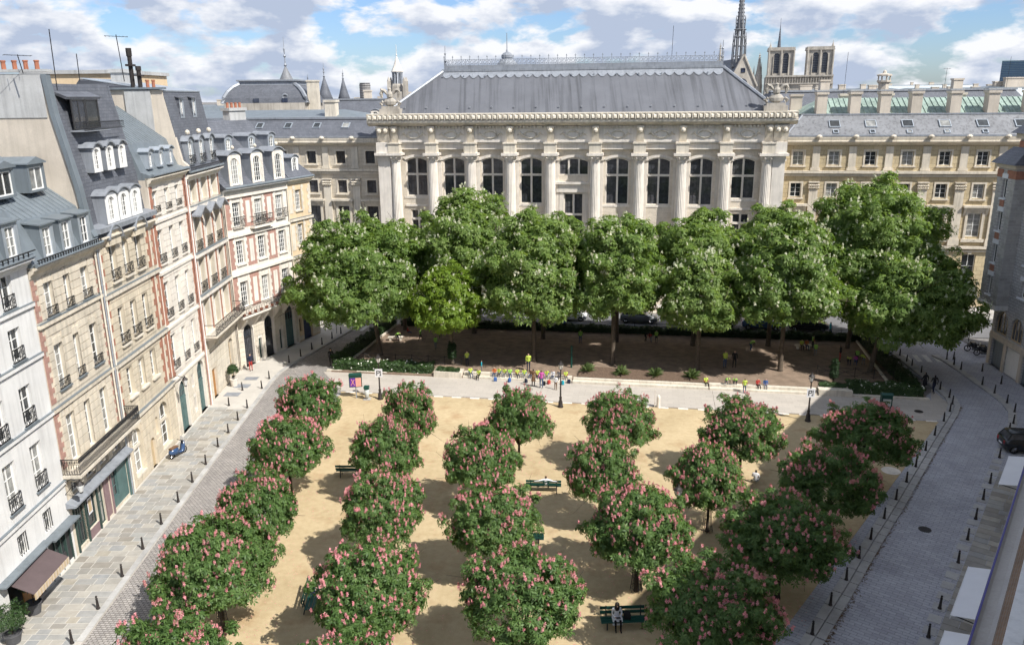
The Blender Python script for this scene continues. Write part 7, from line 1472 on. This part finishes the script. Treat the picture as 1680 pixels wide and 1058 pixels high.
# ================================================================ vehicles
def wheel(root, x, y, r, w=.2):
    h = empty('wheel', (x, y, r)); h.parent = root; s = 1 if y > 0 else -1
    def ring(prof, n=20): return [[(rr*math.cos(2*math.pi*k/n), yy*s, rr*math.sin(2*math.pi*k/n)) for k in range(n)] for rr, yy in prof]
    b = MB(); b.rings(ring([(r*.62, w/2), (r*.92, w/2), (r, w*.3), (r, -w*.3), (r*.92, -w/2), (r*.62, -w/2)])); b.build('tyre', 'tyre', h)
    b = MB(); b.rings(ring([(r*.62, w*.42), (r*.55, w*.36), (r*.1, w*.4)]), True)
    for k in range(7): a = 2*math.pi*k/7; b.tube([(r*.12*math.cos(a), s*w*.46, r*.12*math.sin(a)), (r*.6*math.cos(a), s*w*.46, r*.6*math.sin(a))], .022, 4)
    b.build('rim', 'chrome', h)
def car(x, y, rz, label, m, L_=3.7, W_=1.66, H_=1.48, z=.0, hatch=True):
    """length along x, front at +x"""
    r_ = empty('parked_car', (x, y, z), rz); tag(r_, label, 'car'); w = W_/2
    st_ = [(-L_/2, .42, .86, .80), (-L_/2+.08, .28, .96, .93), (-L_/2+.5, .22, 1.0, 1.0), (-.6, .2, .98, 1.0), (.5, .2, .95, 1.0), (L_/2-1.0, .2, .93, .99), (L_/2-.4, .24, .82, .94), (L_/2-.06, .3, .66, .82), (L_/2, .42, .56, .72)]
    b = MB(); b.rings([[(xx, -w*k*.93, zb), (xx, w*k*.93, zb), (xx, w*k, zb+.2), (xx, w*k, (zb+zt)/2+.06), (xx, w*k*.95, zt-.02), (xx, w*k*.8, zt+.03), (xx, -w*k*.8, zt+.03), (xx, -w*k*.95, zt-.02), (xx, -w*k, (zb+zt)/2+.06), (xx, -w*k, zb+.2)] for xx, zb, zt, k in st_]); b.build('body', m, r_, True)
    gx = [(-L_/2+.12, .95), (-L_/2+.42, H_-.12), (-.5, H_-.02), (.25, H_-.06), (.95, .96)]
    b = MB(); b.rings([[(gx[0][0], -w*.84, .94), (gx[0][0], w*.84, .94), (gx[4][0], w*.84, .94), (gx[4][0], -w*.84, .94)], [(gx[1][0], -w*.68, H_-.1), (gx[1][0], w*.68, H_-.1), (gx[3][0], w*.68, H_-.1), (gx[3][0], -w*.68, H_-.1)]]); b.build('window_glass', 'pane_dark', r_)
    b = MB(); b.rings([[(gx[1][0]-.08, -w*.7, H_-.11), (gx[1][0]-.08, w*.7, H_-.11), (gx[3][0]+.04, w*.7, H_-.11), (gx[3][0]+.04, -w*.7, H_-.11)], [(gx[1][0]+.05, -w*.6, H_), (gx[1][0]+.05, w*.6, H_), (gx[3][0]-.15, w*.6, H_-.02), (gx[3][0]-.15, -w*.6, H_-.02)]]); b.build('roof', m, r_, True)
    for s in (-1, 1):
        for t0, t1 in (((gx[0][0], .94), (gx[1][0], H_-.1)), ((-.35, .94), (-.4, H_-.1)), ((gx[4][0], .94), (gx[3][0], H_-.1))): b = MB(); b.tube([(t0[0], s*w*.845, t0[1]), (t1[0], s*w*.69, t1[1])], .045, 4); b.build('pillar', m, r_)
        piece('tail_light', r_, 'tail_red', -L_/2-.0, -L_/2+.12, s*w*.62-.12, s*w*.62+.12, .62, .88); piece('headlight', r_, 'lamp_glass', L_/2-.14, L_/2-.0, s*w*.52-.16, s*w*.52+.16, .5, .64); piece('mirror', r_, m, .72, .88, s*w*1.02-.08, s*w*1.02+.08, .98, 1.1)
        for xx in (-L_/2+.62, L_/2-.7): wheel(r_, xx, s*(w-.09), .3)
    piece('number_plate', r_, 'cloth_white', -L_/2-.02, -L_/2+.02, -.24, .24, .5, .6); return r_
car(36.9, 53.2, R(-8), 'small black hatchback cut by the right edge, rear showing', 'car_black', 3.5, 1.62, 1.5, .12)
for x, y, m, lab in ((6.6, 90.0, 'car_white', 'white car parked behind the garden, seen between the trunks'), (-10.6, 92.3, 'car_grey', 'dark grey car behind the yellow-green chestnut'), (22.9, 86.6, 'car_white', 'white car behind the railing, right of centre'), (27.6, 85.6, 'car_blue', 'dark blue car behind the railing on the right'), (14.5, 88.6, 'car_grey', 'grey car behind the straight trunk'), (32.5, 84.9, 'car_black', 'black car behind the broadest chestnut')): car(x, y, R(-9.6), lab, m, 4.2, 1.75, 1.48, .01)
def motorbike(x, y, rz, label, m, z, scooter=False):
    r_ = empty('scooter' if scooter else 'motorbike', (x, y, z), rz); tag(r_, label, 'scooter' if scooter else 'motorbike'); rr = .24 if scooter else .31; wb = .62 if scooter else .72
    for s in (-1, 1):
        h = empty('wheel', (s*wb, 0, rr)); h.parent = r_; b = MB(); b.tube([(rr*.86*math.cos(t), 0, rr*.86*math.sin(t)) for t in np.linspace(0, 6.283, 17)], rr*.17, 6); b.build('tyre', 'tyre', h); b = MB(); b.lathe([(.05, -.04), (.05, .04)], n=8)
        for k in range(5): a = 2*math.pi*k/5; b.tube([(0, 0, 0), (rr*.72*math.cos(a), 0, rr*.72*math.sin(a))], .015, 4)
        b.build('rim', 'chrome', h)
    if scooter:
        b = MB(); b.rings([[(xx, -w, z0), (xx, w, z0), (xx, w*.9, z1), (xx, -w*.9, z1)] for xx, w, z0, z1 in ((-.85, .1, .42, .6), (-.6, .2, .3, .74), (-.15, .19, .22, .72), (-.05, .16, .2, .32), (.3, .17, .2, .3), (.42, .2, .25, .6), (.55, .16, .45, .95), (.6, .1, .6, 1.0))]); b.build('body', m, r_, True)
        piece('seat', r_, 'cloth_brown', -.75, -.05, -.14, .14, .74, .83)
    else:
        b = MB(); b.rings([[(xx, -w, z0), (xx, w, z0), (xx, w*.8, z1), (xx, -w*.8, z1)] for xx, w, z0, z1 in ((-.95, .05, .62, .72), (-.6, .13, .5, .76), (-.1, .15, .4, .8), (.1, .18, .42, .98), (.4, .16, .5, .95), (.58, .1, .6, .9))]); b.build('body', m, r_, True); piece('seat', r_, 'charcoal', -.85, .0, -.13, .13, .765, .84); piece('engine', r_, 'car_grey', -.25, .35, -.16, .16, .2, .46)
        b = MB(); b.tube([(-.1, .18, .3), (-.9, .2, .36)], [.05, .07], 6); b.build('exhaust', 'chrome', r_)
    b = MB(); b.tube([(wb, .06, rr), (wb-.18, .06, 1.0)], .03, 5); b.tube([(wb, -.06, rr), (wb-.18, -.06, 1.0)], .03, 5); b.tube([(wb-.24, -.36, 1.06), (wb-.18, 0, 1.0), (wb-.24, .36, 1.06)], .025, 5); b.build('handlebar', 'iron', r_)
    b = MB(); b.lathe([(.02, -.06), (.1, 0), (.1, .04)], wb-.02, 0, .92, 8); b.build('headlight', 'lamp_glass', r_); b = MB(); b.extr([(-.16, 1.0), (.16, 1.0), (.12, 1.35), (-.12, 1.35)], wb-.16, wb-.14); b.build('windscreen', 'lamp_glass', r_)
motorbike(-24.35, 53.8, R(70), 'dark blue scooter parked against the beige house on the left pavement', 'car_blue', .12, True); motorbike(46.0, 76.0, R(150), 'black motorbike nearer the street pole at the far right corner', 'car_black', .1); motorbike(46.2, 74.7, R(165), 'black motorbike nearer the granite house corner', 'car_black', .1)
for i, (x, y, rad, m, lab) in enumerate(((25.9, 50.3, .62, 'white_stone', 'pale stone ring set in the sand beside the right kerb'), (24.4, 42.6, .36, 'bollard_iron', 'round iron manhole cover in the right-hand street'), (-18.6, 45.0, .36, 'bollard_iron', 'round iron manhole cover in the cobbles on the left'), (33.0, 60.9, .34, 'bollard_iron', 'round iron manhole cover in the shaded paved band'))):
    b = MB(); b.lathe([(rad, 0), (rad, .012), (rad*.9, .016), (rad*.86, .010), (.02, .012)], n=24)
    for k in range(-2, 3): b.box(-rad*.6, rad*.6, k*rad*.22-.02, k*rad*.22+.02, .011, .017)
    o = b.build('manhole_cover', m); o.location = (x, y, (.022, .003, .0, .016)[i]); tag(o, lab, 'manhole cover')
